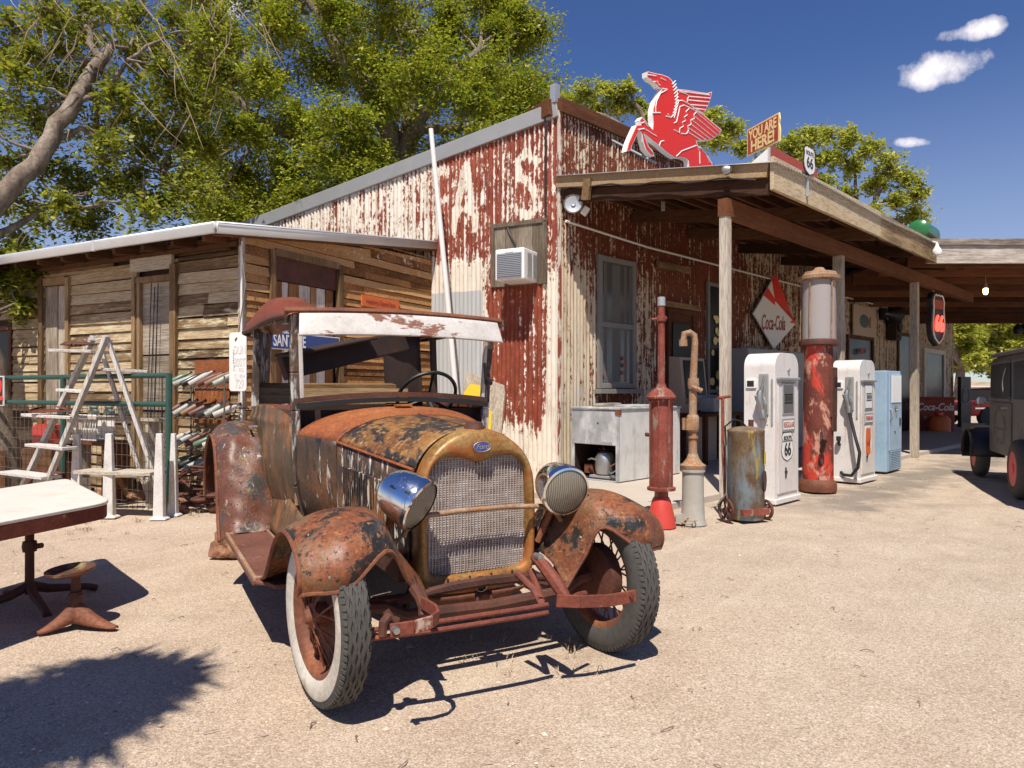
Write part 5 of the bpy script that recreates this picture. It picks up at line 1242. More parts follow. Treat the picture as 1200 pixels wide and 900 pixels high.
# things against the wall
x0,x1=fwx(814,.53)-.06,fwx(840,.53)
t=thing('coin_kiosk','beige coin machine with slanted screen standing beside the brown door','kiosk',SW(x0,.53,.07),R(45)); w=x1-x0
b=MB(); b.poly([(-y,z) for y,z in [(0,0),(0,.9),(.16,.98),(.24,1.72),(.5,1.74),(.5,0)]],w,frame((0,0,0),(0,-1,0),(-1,0,0))); 
b.build('cabinet',M['beige'],t,smooth=0,bevel=.01)
b=MB(); b.box((w/2,.185,1.36),(w-.16,.012,.62),(R(-6.2),0,0)); b.build('screen',M['window_dark'],t,smooth=0)
b=MB(); b.box((w/2,.02,1.0),(w-.1,.05,.22),(R(30),0,0)); b.build('button_panel',M['grey_box'],t,smooth=0,bevel=.01)
b=MB(); b.box((w/2,-.005,.80),(w-.2,.012,.10)); b.build('coin_tray',M['sign_black'],t,smooth=0)
b=MB(); b.box((w/2,-.004,.40),(w-.08,.010,.6)); b.build('lower_door',M['beige'],t,smooth=0,bevel=.004)
xa_,xb_=fwx(876,.62),fwx(946,.62)
t=thing('steel_locker','dull grey steel cabinet against the wall behind the gas pumps','cabinet',SW(xa_,.62,.07),R(45)); w=xb_-xa_
b=MB(); b.box((w/2,.28,.98),(w,.56,1.9)); b.build('cabinet',M['grey_box'],t,smooth=0,bevel=.01)
for k in range(3):
    b=MB(); b.box((w*(k+.5)/3,-.008,.98),(w/3-.02,.014,1.84)); dq=b.build('door',M['grey_box'],t,smooth=0,bevel=.004)
    b=MB(); b.box((w*(k+.85)/3,-.025,1.0),(.025,.03,.12)); b.build('handle',M['steel'],dq,smooth=0)
x0=fwx(846,.75)
t=thing('junk_bench','dark workbench with a grey cash box between post and pump','bench',SW(fwx(838,1.0)+.1,.8,.07),R(45))
b=MB(); b.box((.5,.2,.78),(1.2,.5,.05)); o=b.build('bench_top',M['wood_dark'],t,smooth=0); set_attr(o,'tint',[.4]*8)
for x in (-.05,1.05):
    for y in (0,.4): 
        b=MB(); b.box((x,y,.38),(.07,.07,.76)); o=b.build('leg',M['wood_dark'],t,smooth=0); set_attr(o,'tint',[.4]*8)
o=MB(); o.box((.45,.15,.93),(.42,.3,.24)); o.box((.45,.02,.98),(.3,.06,.06)); q=o.build('cash_box',M['grey_box'],None,smooth=0,bevel=.02); q.matrix_world=Matrix.Translation(SW(fwx(838,1.0)+.1,.8,.08))@Matrix.Rotation(R(45),4,'Z'); tag(q,'grey metal cash box on the dark bench behind the drum','box')
# diamond sign
def wp(px,py,out): return (fwx(px,out),fwz(px,py,out))
def wallsign(name,label,cat,out): return thing(name,label,cat,SW(0,out,0),R(45))
WF=frame((0,0,0),(1,0,0),(0,-1,0))
t=wallsign('diamond_sign','red and white diamond soda sign leaning on the rusty wall','sign',.16)
D=[wp(909,321,.16),wp(932,380,.16),wp(907,409,.16),wp(883,367,.16)]
b=MB(); b.poly(D,.03,WF); b.build('board',M['sign_white'],t,smooth=0,bevel=.006)
def dl(a,c,k): return (a[0]+(c[0]-a[0])*k,a[1]+(c[1]-a[1])*k)
F2=frame((0,-.003,0),(1,0,0),(0,-1,0))
b=MB(); b.poly([dl(D[0],D[3],.0),dl(D[0],D[3],.18),dl(D[0],D[2],.36),dl(D[0],D[1],.80),dl(D[0],D[1],.97)],.003,F2)
b.build('red_field',M['sign_red'],t,smooth=0)
b=MB(); b.poly([dl(D[0],D[3],.36),dl(D[0],D[3],.56),dl(D[0],D[2],.42),dl(D[0],D[2],.34)],.003,F2); b.build('red_stripe',M['sign_red'],t,smooth=0)
b=MB(); b.poly([dl(D[0],D[1],.90),dl(D[0],D[1],.99),dl(D[1],D[3],.16)],.003,frame((0,-.006,0),(1,0,0),(0,-1,0))); b.build('red_corner',M['sign_red'],t,smooth=0)
cx_,cz_=wp(906,379,.16); text('sign_lettering','Coca-Cola',.40,frame((cx_,-.006,cz_),(1,0,.04),(0,-1,0)),M['sign_maroon'],t,.001,shear=.3,sx=.62,sy=1.05,bold=.004)
# small picture sign
t=wallsign('picture_sign','small framed sign with faded green oval on the upper wall','sign',.12)
p0,p1=wp(1000,392,.12),wp(1026,362,.12); b=MB(); b.box(((p0[0]+p1[0])/2,.01,(p0[1]+p1[1])/2),(p1[0]-p0[0],.03,p1[1]-p0[1])); b.build('board',M['beige'],t,smooth=0,bevel=.005)
cxz=((p0[0]+p1[0])/2,(p0[1]+p1[1])/2); b=MB(); b.poly([(cxz[0]-.05+.33*math.cos(a*pi/12),cxz[1]+.17*math.sin(a*pi/12)) for a in range(24)],.004,frame((0,-.008,0),(1,0,0),(0,-1,0))); b.build('green_oval',M['green_pipe'],t,smooth=0)
b=MB(); b.poly([(cxz[0]+.25,cxz[1]-.15),(cxz[0]+.42,cxz[1]-.15),(cxz[0]+.42,cxz[1]+.15),(cxz[0]+.3,cxz[1]+.12)],.004,frame((0,-.008,0),(1,0,0),(0,-1,0))); b.build('pink_patch',M['sign_maroon'],t,smooth=0)
# old meters / horns hung on the wall
for i,(px,py,kind,lab) in enumerate([(1040,368,0,'dark iron siren horn hung high on the store wall'),(1052,356,1,'round black bell mounted under the porch roof'),(1048,386,2,'dark metal mask shaped meter box below the horn')]):
    t=thing(('wall_horn','wall_bell','meter_box')[kind],lab,('horn','bell','meter box')[kind],SW(fwx(px,.2),.2,fwz(px,py,.2)),R(45))
    b=MB()
    if kind==0: b.lathe([(.06,-.35),(.08,0),(.14,.2),(.28,.4),(.30,.42)],16,axis='x'); b.box((0,.1,0),(.2,.2,.3)); b.build('horn_body',M['sign_black'],t)
    elif kind==1: b.lathe([(0,-.25),(.15,-.22),(.24,-.1),(.28,.05),(.28,.12)],20,axis='y'); b.build('bell_body',M['sign_black'],t)
    else: b.box((0,0,0),(.42,.24,.6)); b.lathe([(.16,-.18),(.16,-.1)],16,(0,0,.08),axis='y'); b.box((0,-.13,-.2),(.25,.05,.08)); b.build('case',M['interior'],t,smooth=0,bevel=.02)
# neon 66 sign
pn=P(1099,374,14.2); t=thing('neon_sign','black shield sign with glowing red neon number hanging under the carport','neon sign',pn,R(40)); c0=(0,0); sx_=.37; sz_=1.08
b=MB(); b.poly([(c0[0]+x*sx_*2.0,c0[1]+y*sz_) for x,y in SHIELD],.10,WF); b.build('back_board',M['sign_black'],t,smooth=0,bevel=.01)
b=MB(); pts=[(c0[0]+x*sx_*1.8,-.02,c0[1]+y*sz_*.9) for x,y in SHIELD]; b.tube(pts,.014,6,closed=True); b.tube([(-.1,.05,.5),(-.1,.05,.75)],.01,5); b.build('rim_tube',M['white_paint'],t)
text('neon_number','66',sz_*.42,frame((c0[0],-.03,c0[1]-.10*sz_),(1,0,0),(0,-1,0)),M['neon'],t,.015,sx=1.0,bold=.006)
b=MB(); b.box((c0[0],-.01,c0[1]+.27*sz_),(sx_*1.3,.02,sz_*.16)); b.build('red_panel',M['sign_maroon'],t,smooth=0)
# window lettering (neon scribble in the far window)
t=wallsign('window_neon','small red neon word inside the dark store window','neon sign',.10)
c1=wp(1010,412,.10); text('neon_word','OPEN',.20,frame((c1[0],0,c1[1]),(1,0,.1),(0,-1,0)),M['sign_maroon'],t,.006,sx=1.2,bold=.002)
# porch ceiling items
b=MB(); b.lathe([(.02,.10),(.03,.04),(.045,.02),(.045,0)],12); b.lathe([(.0,-.12),(.03,-.11),(.045,-.06),(.04,-.01),(.03,0)],12,mi=1); b.lathe([(.006,.1),(.006,.34)],6)
o=b.build('light_bulb',[M['grey_box'],M['bulb']],None); o.location=P(1155,338,13.6); tag(o,'lit bare bulb hanging under the carport roof','light bulb')
b=MB(); b.lathe([(.0,-.1),(.05,-.08),(.06,-.02),(.03,.02),(.02,.08)],12,mi=1); b.lathe([(.03,.08),(.03,.2)],8)
o=b.build('porch_lamp',[M['grey_box'],M['cloth_white']],None); o.location=SW(fwx(1055,.9),.9,fwz(1055,342,.9)); tag(o,'small white lamp hanging under the porch roof','lamp')
for px,nm in ((1193,'dark lantern hanging from the carport rear beam near the truck roof'),(1199,'dark lantern hanging at the extreme edge of the carport opening')):
    b=MB(); b.lathe([(.0,0),(.10,.02),(.12,.12),(.09,.22),(.03,.27),(.01,.30)],12); b.tube([(0,0,.3),(0,0,1.0)],.01,5); o=b.build('lantern',M['sign_black'],None); o.location=P(px,392,19.0); tag(o,nm,'lantern')
# dome floodlight at the corner
t=thing('flood_light','round white flood light on the corner under the porch end','flood light',SW(-.02,.28,fwz(677,244,.2)),R(45-52))
b=MB(); b.lathe([(.125,-.06),(.13,-.045),(.125,-.03),(.10,.03),(.05,.09),(.03,.14)],28,axis='y',cap=False); b.build('shade',M['white_paint'],t)
b=MB(); b.lathe([(0,-.035),(.06,-.04),(.115,-.05)],24,axis='y',cap=False); b.lathe([(0,-.05),(.03,-.055),(.035,-.04)],14,axis='y'); b.build('lens',M['galv'],t)
b=MB(); b.box((.16,.05,-.08),(.09,.07,.12),(0,.6,0)); b.build('junction_box',M['white_paint'],t,smooth=0,bevel=.01)
# little round spot under porch end
b=MB(); b.lathe([(.0,-.06),(.03,-.055),(.052,-.02),(.055,.02),(.03,.05)],18,axis='y'); o=b.build('spot_lamp',M['steel'],None); o.matrix_world=ST@Matrix.Translation((-.14,-2.62,3.72)); tag(o,'round grey spot lamp on the porch end board','spot lamp')

# ---------------------------------------------------------------- roof signs
HS=[(272,68),(285,62),(345,78),(400,88),(455,108),(488,140),(505,180),(528,210),(620,220),(700,234),(785,246),(825,232),(812,285),(795,340),(772,392),(742,418),(800,468),(860,518),(906,556),(885,592),(832,632),(780,645),(725,648),(692,650),(708,692),(752,730),(792,778),(826,840),(840,930),(722,935),(628,930),(624,850),(620,812),(595,796),(555,790),(512,792),(470,768),(425,735),(375,688),(325,652),(278,612),(250,585),(262,635),(285,690),(322,728),(338,778),(300,765),(262,722),(240,655),(230,590),(212,566),(190,598),(165,655),(148,690),(140,728),(98,738),(120,660),(150,590),(185,515),(222,512),(210,475),(232,447),(262,478),(322,550),(325,500),(320,430),(325,375),(345,305),(375,250),(402,212),(365,192),(340,160),(300,138),(275,110)]
HO=1.15
def hp(x,y): return wp(720+x/7.2,75+y/7.2,HO)
def inset(poly,d):
    n=len(poly); out=[]; area=sum(poly[i][0]*poly[(i+1)%n][1]-poly[(i+1)%n][0]*poly[i][1] for i in range(n)); sgn=1 if area>0 else -1
    for i in range(n):
        a,b_,c=Vector(poly[i-1]),Vector(poly[i]),Vector(poly[(i+1)%n]); e=(b_-a).normalized(); f=(c-b_).normalized()
        n1=Vector((-e.y,e.x))*sgn; n2=Vector((-f.y,f.x))*sgn; m=(n1+n2); L=m.length
        m=m/L if L>1e-6 else n1; k=min(1.8,1/max(.3,m.dot(n1))); out.append(tuple(b_+m*d*k))
    return out
t=wallsign('winged_horse_sign','red winged horse sign with thick white edges rearing on the porch roof','sign',HO)
b=MB(); b.poly([hp(*p) for p in HS],.075,WF); b.build('white_case',M['white_clean'],t,smooth=0)
b=MB(); b.poly([hp(*p) for p in inset(HS,6.5)],.006,frame((0,-.004,0),(1,0,0),(0,-1,0))); fc=b.build('red_face',M['sign_red'],t,smooth=0)
LN=[[(440,220),(385,248),(355,310),(345,360),(345,410)],[(320,412),(385,412)],[(500,500),(520,490),(535,430),(550,360),(585,348),(640,372),(742,425)],[(500,455),(512,420),(528,355),(540,312),(572,308),(622,335),(742,418)],
 [(628,375),(600,405),(612,430),(585,450),(598,478),(568,495),(580,525),(548,545),(545,580),(500,555)],[(690,405),(665,430),(672,460),(640,475),(645,510),(615,525),(622,560),(605,590),(560,588)],
 [(680,400),(885,575)],[(668,435),(862,598)],[(650,470),(835,618)],[(640,505),(805,632)],[(625,540),(770,640)],[(612,570),(730,645)],
 [(545,235),(600,248),(628,270),(615,290),(612,320)],[(628,275),(808,290)],[(615,305),(795,322)],[(640,345),(780,355)],[(660,372),(765,388)],[(530,225),(700,250),(800,262)],
 [(520,780),(565,735),(690,688)],[(375,690),(388,655),(415,648)],[(698,690),(716,740),(718,840)],[(722,700),(770,760),(800,830)],[(275,90),(350,102)],[(300,128),(322,150),(350,150)],[(360,140),(372,175),(385,180)],[(388,118),(432,140)],[(402,208),(445,215)],
 [(195,555),(250,545),(320,590),(355,610)],[(225,500),(250,490),(285,530)],[(250,600),(285,700),(320,745)]]
for a in range(11):
    k=a/10; x=498+25*math.sin(k*2.5)-40*max(0,k-.6); y=150+k*270; LN.append([(x+14,y-8),(x-14,y+22)])
LN.append([(448,420),(470,450),(430,440)]); LN.append([(505,170),(530,240),(520,330),(500,430),(470,455)])
b=MB()
for ln in LN:
    q=[Vector((*hp(*p),0)) for p in ln]; 
    b.tube([(p.x,-.0045-.0,p.y) for p in q],.008,4)
b.build('white_outline',M['white_clean'],fc,smooth=0)
b=MB()
for x in (1.0,1.9): b.tube([(x,.10,4.2),(x,.10,3.75)],.03,6)
b.tube([(.9,.15,4.4),(.9,.9,4.9)],.02,6); b.build('support',M['grey_box'],t)
# you are here
near=P(914,148,9.0); dirv=Vector((.32,-.95,0)).normalized()
t=thing('board_sign','tilted maroon board with yellow capitals on the porch roof corner','sign',(0,0,0)); 
wS=.655; ctr=near-dirv*wS/2; nrm=Vector((-.95,-.32,0)); fr=frame(ctr,dirv,nrm)
b=MB(); b.poly([(-wS/2,-.18),(-wS/2,.18),(wS/2-.02,.185),(wS/2-.005,.10),(wS/2-.02,.05),(wS/2,-.05),(wS/2-.01,-.18)],.02,fr); b.build('board',M['sign_cream'],t,smooth=0)
fr2=fr@Matrix.Translation((0,0,.003)); b=MB(); b.poly([(-wS/2+.018,-.163),(-wS/2+.018,.163),(wS/2-.035,.165),(wS/2-.035,-.163)],.003,fr2); b.build('maroon_field',M['sign_maroon'],t,smooth=0)
text('upper_lettering','YOU ARE',.165,fr@Matrix.Translation((-.01,.072,.005)),M['sign_cream'],t,.001,sx=.80,sy=1.12,bold=.005)
text('lower_lettering','HERE!',.20,fr@Matrix.Translation((-.01,-.085,.005)),M['sign_cream'],t,.001,sx=.93,sy=1.05,bold=.006)
for q_ in (-.2,.2):
    b=MB(); b.tube([ctr-nrm*.03+dirv*q_,(ctr-nrm*.03+dirv*q_)+Vector((0,0,-.72))],.015,6); b.build('support',M['grey_box'],t)
t=wallsign('gabled_sign','white roof sign with red scalloped top behind the tilted board','sign',2.55)
pts=[wp(903,172,2.55),wp(957,205,2.55)]; zt=pts[0][1]; xA,xB=pts[0][0],pts[1][0]
b=MB(); b.poly([(xA,zt),(xB,zt),(xB,3.9),(xA,3.9)],.04,WF); b.build('board',M['white_paint'],t,smooth=0)
b=MB(); nn=24; b.poly([(xA,zt+.01),(xB,zt+.01)]+[(xB+(xA-xB)*k/nn,zt-.10-.045*abs(math.sin(k*.75))-.02) for k in range(nn+1)],.01,frame((0,-.01,0),(1,0,0),(0,-1,0))); b.build('red_border',M['sign_maroon'],t,smooth=0)
b=MB(); b.poly([(-y,z) for y,z in [(0,zt),(.02,zt),(.55,zt-.32),(.55,3.8),(0,3.8)]],.03,frame((xA,0,0),(0,-1,0),(-1,0,0))); b.build('end_board',M['white_paint'],t,smooth=0)
text('end_lettering','U',.20,frame((xA-.004,.17,zt-.26),(0,-1,0),(-1,0,0)),M['sign_red'],t,.001,bold=.004)
t=wallsign('route_shield','white route shield sign fixed to the porch edge','road sign',3.17)
c2=wp(948.5,189,3.17); ws_,hs2=(fwx(955.5,3.17)-fwx(941.5,3.17)),fwz(948,172,3.17)-fwz(948,206,3.17)
b=MB(); b.poly([(c2[0]+x*ws_*1.05,c2[1]+y*hs2) for x,y in SHIELD],.012,WF); b.build('plate',M['sign_black'],t,smooth=0)
b=MB(); b.poly([(c2[0]+x*ws_*.95,c2[1]+y*hs2*.93) for x,y in SHIELD],.004,frame((0,-.005,0),(1,0,0),(0,-1,0))); b.build('face',M['sign_white'],t,smooth=0)
text('shield_number','66',hs2*.52,frame((c2[0],-.007,c2[1]-.08*hs2),(1,0,0),(0,-1,0)),M['sign_black'],t,.001,sx=ws_/hs2*1.05,bold=.003)
text('shield_word','ROUTE',hs2*.20,frame((c2[0],-.007,c2[1]+.25*hs2),(1,0,0),(0,-1,0)),M['sign_black'],t,.001,sx=ws_/hs2*.95,bold=.001)
b=MB(); b.tube([(c2[0],.03,c2[1]-.5*hs2),(c2[0],.02,3.5)],.02,6); b.build('bracket',M['galv'],t)
# green bottle on roof edge
t=thing('roof_bottle','big green bottle lying on the far end of the porch roof','bottle',SW(0,0,0),R(45))
xg=fwx(1080,2.9); b=MB(); b.tube([(xg-.25,-2.9,3.98),(xg-.2,-2.9,3.98),(xg+.45,-2.9,3.97),(xg+.75,-2.9,3.94),(xg+.95,-2.9,3.93)],[.10,.17,.17,.10,.05],14); b.build('glass',M['bottle_green'],t)
b=MB(); b.tube([(xg+.94,-2.9,3.93),(xg+1.06,-2.9,3.92)],.055,10); b.build('cap',M['sign_red'],t)
b=MB(); b.lathe([(.015,.12),(.03,.06),(.06,.01),(.075,-.03),(.06,-.08),(0,-.09)],14); b.tube([(0,0,.12),(0,.12,.16)],.015,6); o=b.build('globe_lamp',M['cloth_white'],None); o.location=SW(fwx(1098,3.25),3.25,fwz(1098,293,3.25)); tag(o,'white globe lamp on the porch edge below the green bottle','lamp')

# ---------------------------------------------------------------- gable wall things
def gw(px,py,out): return GWM@Vector((gwx(px,out),-out,gwz(px,py,out)))
t=thing('air_conditioner','white window air conditioner on the side wall','air conditioner',GWM@Vector((0,0,0)),R(-27.5))
xa2,xb2=gwx(580,.46),gwx(614,.46); za,zb=gwz(597,328,.46),gwz(597,291,.46)
b=MB(); b.box(((xa2+xb2)/2,-.23,(za+zb)/2),(xb2-xa2,.46,zb-za)); b.build('case',M['white_clean'],t,smooth=0,bevel=.02)
b=MB(); b.box(((xa2+xb2)/2,-.462,(za+zb)/2-.01),(xb2-xa2-.07,.02,zb-za-.11)); gr=b.build('grille',M['grey_box'],t,smooth=0)
for k in range(13): 
    b=MB(); b.box(((xa2+xb2)/2,-.475,za+.06+k*(zb-za-.14)/12),(xb2-xa2-.08,.012,.012)); b.build('grille_slat',M['galv'],gr,smooth=0)
b=MB()
for y in (-.12,-.3): b.box((xb2+.003,y,(za+zb)/2),(.012,.13,zb-za-.12))
b.build('side_vent',M['galv'],t,smooth=0)
b=MB(); b.box(((xa2+xb2)/2,-.47,zb-.045),(.12,.012,.03)); b.build('badge',M['sign_white'],t,smooth=0)
b=MB(); p0=(gwx(577,.03),gwz(577,337,.03)); p1=(gwx(641,.03),gwz(641,258,.03))
for k in range(4):
    xx0=p0[0]+(p1[0]-p0[0])*k/4; b.box((xx0+(p1[0]-p0[0])/8,-.03,(p0[1]+p1[1])/2),((p1[0]-p0[0])/4-.004,.03,p1[1]-p0[1]))
b.box(((p0[0]+p1[0])/2,-.05,p1[1]),(p1[0]-p0[0]+.04,.03,.06)); b.box((p1[0]-.02,-.05,(p0[1]+p1[1])/2),(.06,.03,p1[1]-p0[1])); b.box((p0[0]+.02,-.05,(p0[1]+p1[1])/2),(.05,.03,p1[1]-p0[1]))
o=b.build('mounting_board',M['wood_ply'],t,smooth=0); tints(o)
b=MB(); b.tube([(xa2+.1,-.06,zb+.02),(xa2+.12,-.07,zb+.12),(xa2+.02,-.06,zb+.3),(xa2-.02,-.05,zb+.4)],.012,6); b.build('cable',M['hose'],t)
b=MB(); a=P(505,151,10.2); c=P(543,558,10.2); c.z=0; b.tube([a,a.lerp(c,.5)+Vector((.01,0,0)),c],[.034,.04,.045],10); o=b.build('leaning_pole',M['white_paint'],None); tag(o,'slim white pole leaning in front of the side wall','pole')
# boards behind the car
t=thing('leaning_board','weathered grey board with yellow patches leaning behind the car','board',(0,0,0))
fr=frame(P(568,480,9.3),(.887,-.462,0),Vector((-.462,-.887,.22)))
b=MB(); b.poly([(-.36,-1.0),(.29,-1.0),(.27,.22),(.24,.33),(-.36,.52)],.03,fr); o=b.build('panel',M['wood_grey'],t,smooth=0,bevel=.004); set_attr(o,'tint',[.55]*len(o.data.vertices))
b=MB(); b.poly([(-.34,.03),(-.34,.22),(-.26,.34),(-.12,.33),(-.02,.22),(-.06,.05)],.012,fr@Matrix.Translation((0,0,.014))); b.poly([(-.02,-.48),(.05,-.55),(.14,-.40),(.12,-.05),(.02,.05),(-.02,-.1)],.012,fr@Matrix.Translation((0,0,.014))); b.build('yellow_patch',M['yellow'],t,smooth=0)

# ---------------------------------------------------------------- signs on the shed
def sf(px,py,out):   # shed frame point on the plane `out` in front of the shed's short wall (x=out)
    a=SMI@P(px,py,1); c=SMI@P(px,py,5); k=(out-a.x)/(c.x-a.x); return a+(c-a)*k
t=thing('store_sign','small orange name board on the plank wall of the shed','sign',S0,SR)
a=sf(423,352,.04); c=sf(467,359,.04); b=MB(); hh=.075; b.box((.045,(a.y+c.y)/2,(a.z+c.z)/2),(.02,c.y-a.y,.15)); b.build('board',M['sign_orange'],t,smooth=0,bevel=.004)
text('sign_lettering','Hackberry General Store',.088,frame((.057,(a.y+c.y)/2,(a.z+c.z)/2),(0,1,0),(1,0,0)),M['sign_maroon'],t,.001,sx=(c.y-a.y)/1.08*.93,bold=.001)
t=thing('street_sign','blue and white street name sign nailed to the shed door','sign',S0,SR)
a=sf(314,398,.09); c=sf(398,410,.09); wz=.20
b=MB(); b.box((.085,(a.y+c.y)/2,a.z),(.012,c.y-a.y,wz)); b.build('plate',M['sign_white'],t,smooth=0)
b=MB(); b.box((.092,(a.y+c.y)/2,a.z),(.004,c.y-a.y-.025,wz-.025)); b.build('blue_field',M['sign_blue'],t,smooth=0)
fs=frame((.0955,a.y+.075,a.z-.005),(0,1,0),(1,0,0)); text('street_lettering','SANTA FE',.185,fs,M['sign_white'],t,.001,sx=.62,sy=1.02,bold=.003,align='LEFT')
b=MB(); b.poly([(.0,-.05),(.045,0),(0,.05)],.003,frame((.0955,a.y+.012,a.z),(0,1,0),(1,0,0))); b.build('arrow',M['sign_white'],t,smooth=0)
# white embossed tag at the shed corner
t=thing('tall_white_sign','tall white embossed metal sign hanging at the shed corner','sign',(0,0,0))
fr=frame(P(278.5,424,7.25),(.96,-.28,0),(-.28,-.96,0))
wq,hq=.205,.60; rr=.03
rp=[(wq/2-rr+rr*math.cos(a),hq/2-rr+rr*math.sin(a)) for a in (0,pi/4,pi/2)]+[(-wq/2+rr+rr*math.cos(a),hq/2-rr+rr*math.sin(a)) for a in (pi/2,3*pi/4,pi)]+[(-wq/2+rr+rr*math.cos(a),-hq/2+rr+rr*math.sin(a)) for a in (pi,5*pi/4,3*pi/2)]+[(wq/2-rr+rr*math.cos(a),-hq/2+rr+rr*math.sin(a)) for a in (3*pi/2,7*pi/4,2*pi)]
b=MB(); b.poly(rp,.012,fr); b.build('plate',M['sign_white'],t,smooth=0,bevel=.003)
N=NT('emboss'); N.out((.68,.655,.63),.5); M['emboss']=N.mat
for s_,y,sz in (('DUN',.12,.10),('800T',-.005,.10),('729',-.225,.105)):
    text('embossed_lettering',s_,sz,fr@Matrix.Translation((.025,y,.003)),M['emboss'],t,.0004,sx=.66,sy=1.2,bold=.002)
for s_,y,sz in (('1 702',-.085,.055),('C 1904',-.145,.055)): text('embossed_lettering',s_,sz,fr@Matrix.Translation((.025,y,.003)),M['emboss'],t,.0004,sx=.8)
b=MB(); b.poly([(-.035,.225),(-.02,.25),(.0,.245),(-.01,.225),(-.03,.205)],.002,fr@Matrix.Translation((0,0,.002)))
rg=random.Random(4)
for k in range(9):
    y=.12-.025*k; x=-.05+rg.uniform(-.006,.006); b.poly([(x,y),(x+.008,y+.004),(x+.006,y-.014),(x-.002,y-.012)],.002,fr@Matrix.Translation((0,0,.002)))
b.build('rust_chip',M['rust'],t,smooth=0)
b=MB(); b.tube([fr@Vector((0,hq/2-.02,-.01)),fr@Vector((.02,hq/2+.5,-.1)),SMAT@Vector((.06,-.08,2.9))],.006,5); b.build('hanging_wire',M['wire'],t)
# ================================================================ left yard
# enamel table
t=thing('enamel_table','low white enamel topped table with rusty apron and pedestal','table',(-2.84,4.18,0))
N_,F_,F2_,N2_=Vector((-2.27,4.03)),Vector((-3.17,5.06)),Vector((-3.42,3.75)),Vector((-2.57,2.95))
def rnd(poly,r,n=5):
    out=[]
    for i in range(len(poly)):
        a,b_,c=poly[i-1],poly[i],poly[(i+1)%len(poly)]
        p=b_+(a-b_).normalized()*r; q=b_+(c-b_).normalized()*r
        for k in range(n+1):
            s=k/n; out.append((p*(1-s)**2+b_*2*s*(1-s)+q*s*s))
    return out
pl=rnd([N_,F_,F2_,N2_],.12); ctr=Vector((-2.84,4.18))
loc=[tuple(p-ctr) for p in pl]
b=MB(); b.poly(loc,.022,Matrix.Translation((0,0,.622))); b.build('enamel_top',M['enamel'],t,smooth=30,bevel=.007)
b=MB(); b.poly([tuple(Vector(p)*.985) for p in loc],.075,Matrix.Translation((0,0,.599))); b.build('apron',M['rust_red'],t,smooth=30,bevel=.004)
b=MB(); b.lathe([(.025,.05),(.023,.53)],14); b.lathe([(.036,.30),(.04,.33),(.036,.36)],14); b.tube([(.03,0,.33),(.075,0,.335)],.016,8); b.build('pedestal',M['rust_dark'],t)
for k,a in enumerate((-.75,.95,2.5,4.1)):
    b=MB(); b.tube([(0,0,.10),(.10*math.cos(a),.10*math.sin(a),.06),(.32*math.cos(a),.32*math.sin(a),.022),(.37*math.cos(a),.37*math.sin(a),.0)],[.028,.026,.020,.022],8); b.build('foot',M['rust_dark'],t)
# stool
t=thing('iron_stool','small rusty iron pedestal stool with dish seat and splayed feet','stool',(-2.31,3.76,0))
b=MB(); b.lathe([(0,.292),(.07,.292),(.095,.297),(.112,.312),(.118,.312),(.116,.298),(.09,.282),(0,.280)],28); o=b.build('seat',M['rear_fender'],t); o.rotation_euler=(R(4),R(-3),0)
b=MB(); b.lathe([(.022,.16),(.022,.285)],12); b.lathe([(.030,.10),(.032,.15),(.038,.165),(.03,.185)],12); b.tube([(0,-.02,.165),(.02,-.05,.17)],.02,8); b.build('column',M['rust_dark'],t)
for a,L in ((R(-12),.24),(R(-128),.17),(R(105),.20)):
    b=MB(); c,s_=math.cos(a),math.sin(a)
    def leg(u,v):
        r=.012+u*L; w=(.050*(1-u)+.030*u)*(1-.5*u**6); z=.115*(1-u)**1.5+.018
        q=-1+2*v; return (r*c-q*w*s_,r*s_+q*w*c,z*(1-abs(q)**3*.75)+.002)
    b.grid(leg,14,9); b.build('leg',M['pipe_rust'] if L>.25 else M['rust'],t,solid=.008)
# fence of green pipe
FO_=.80
t=thing('pipe_fence','green pipe fence panel with wire mesh in front of the shed','fence',S0,SR)
xr=SL(198,500,FO_).x; xl=-5.9
ztop,zmid=SL(198,440,FO_).z,SL(198,474,FO_).z
b=MB(); b.tube([(xl,-FO_,ztop),(xr,-FO_,ztop)],.026,8); b.build('top_rail',M['green_pipe'],t)
b=MB(); b.tube([(xl,-FO_,zmid),(xr,-FO_,zmid)],.026,8); b.build('middle_rail',M['green_pipe'],t)
for px in (198,74):
    x=SL(px,500,FO_).x; b=MB(); b.tube([(x,-FO_,-.02),(x,-FO_,ztop+.02)],.03,8); b.build('post',M['green_pipe'],t)
b=MB()
x=xl
while x<xr: b.tube([(x,-FO_+.02,.02),(x,-FO_+.02,zmid)],.0028,4,cap=False); x+=.085
for k in range(9): b.tube([(xl,-FO_+.02,.1+k*(zmid-.1)/8.5),(xr,-FO_+.02,.1+k*(zmid-.1)/8.5)],.0028,4,cap=False)
b.build('wire_mesh',M['wire'],t,smooth=0)
# sign hung on the fence
t=thing('fence_sign','black sign with red numeral and white frame on the green fence','sign',S0,SR)
a=SL(-3.5,458,FO_+.05); b=MB(); b.box((a.x,a.y,a.z),(.30,.015,.35)); b.build('frame',M['sign_white'],t,smooth=0)
b=MB(); b.box((a.x,a.y-.009,a.z),(.272,.006,.325)); b.build('black_field',M['sign_black'],t,smooth=0)
text('red_numeral','2',.34,frame((a.x+.065,a.y-.0135,a.z),(1,0,0),(0,-1,0)),M['sign_red'],t,.001,bold=.008)
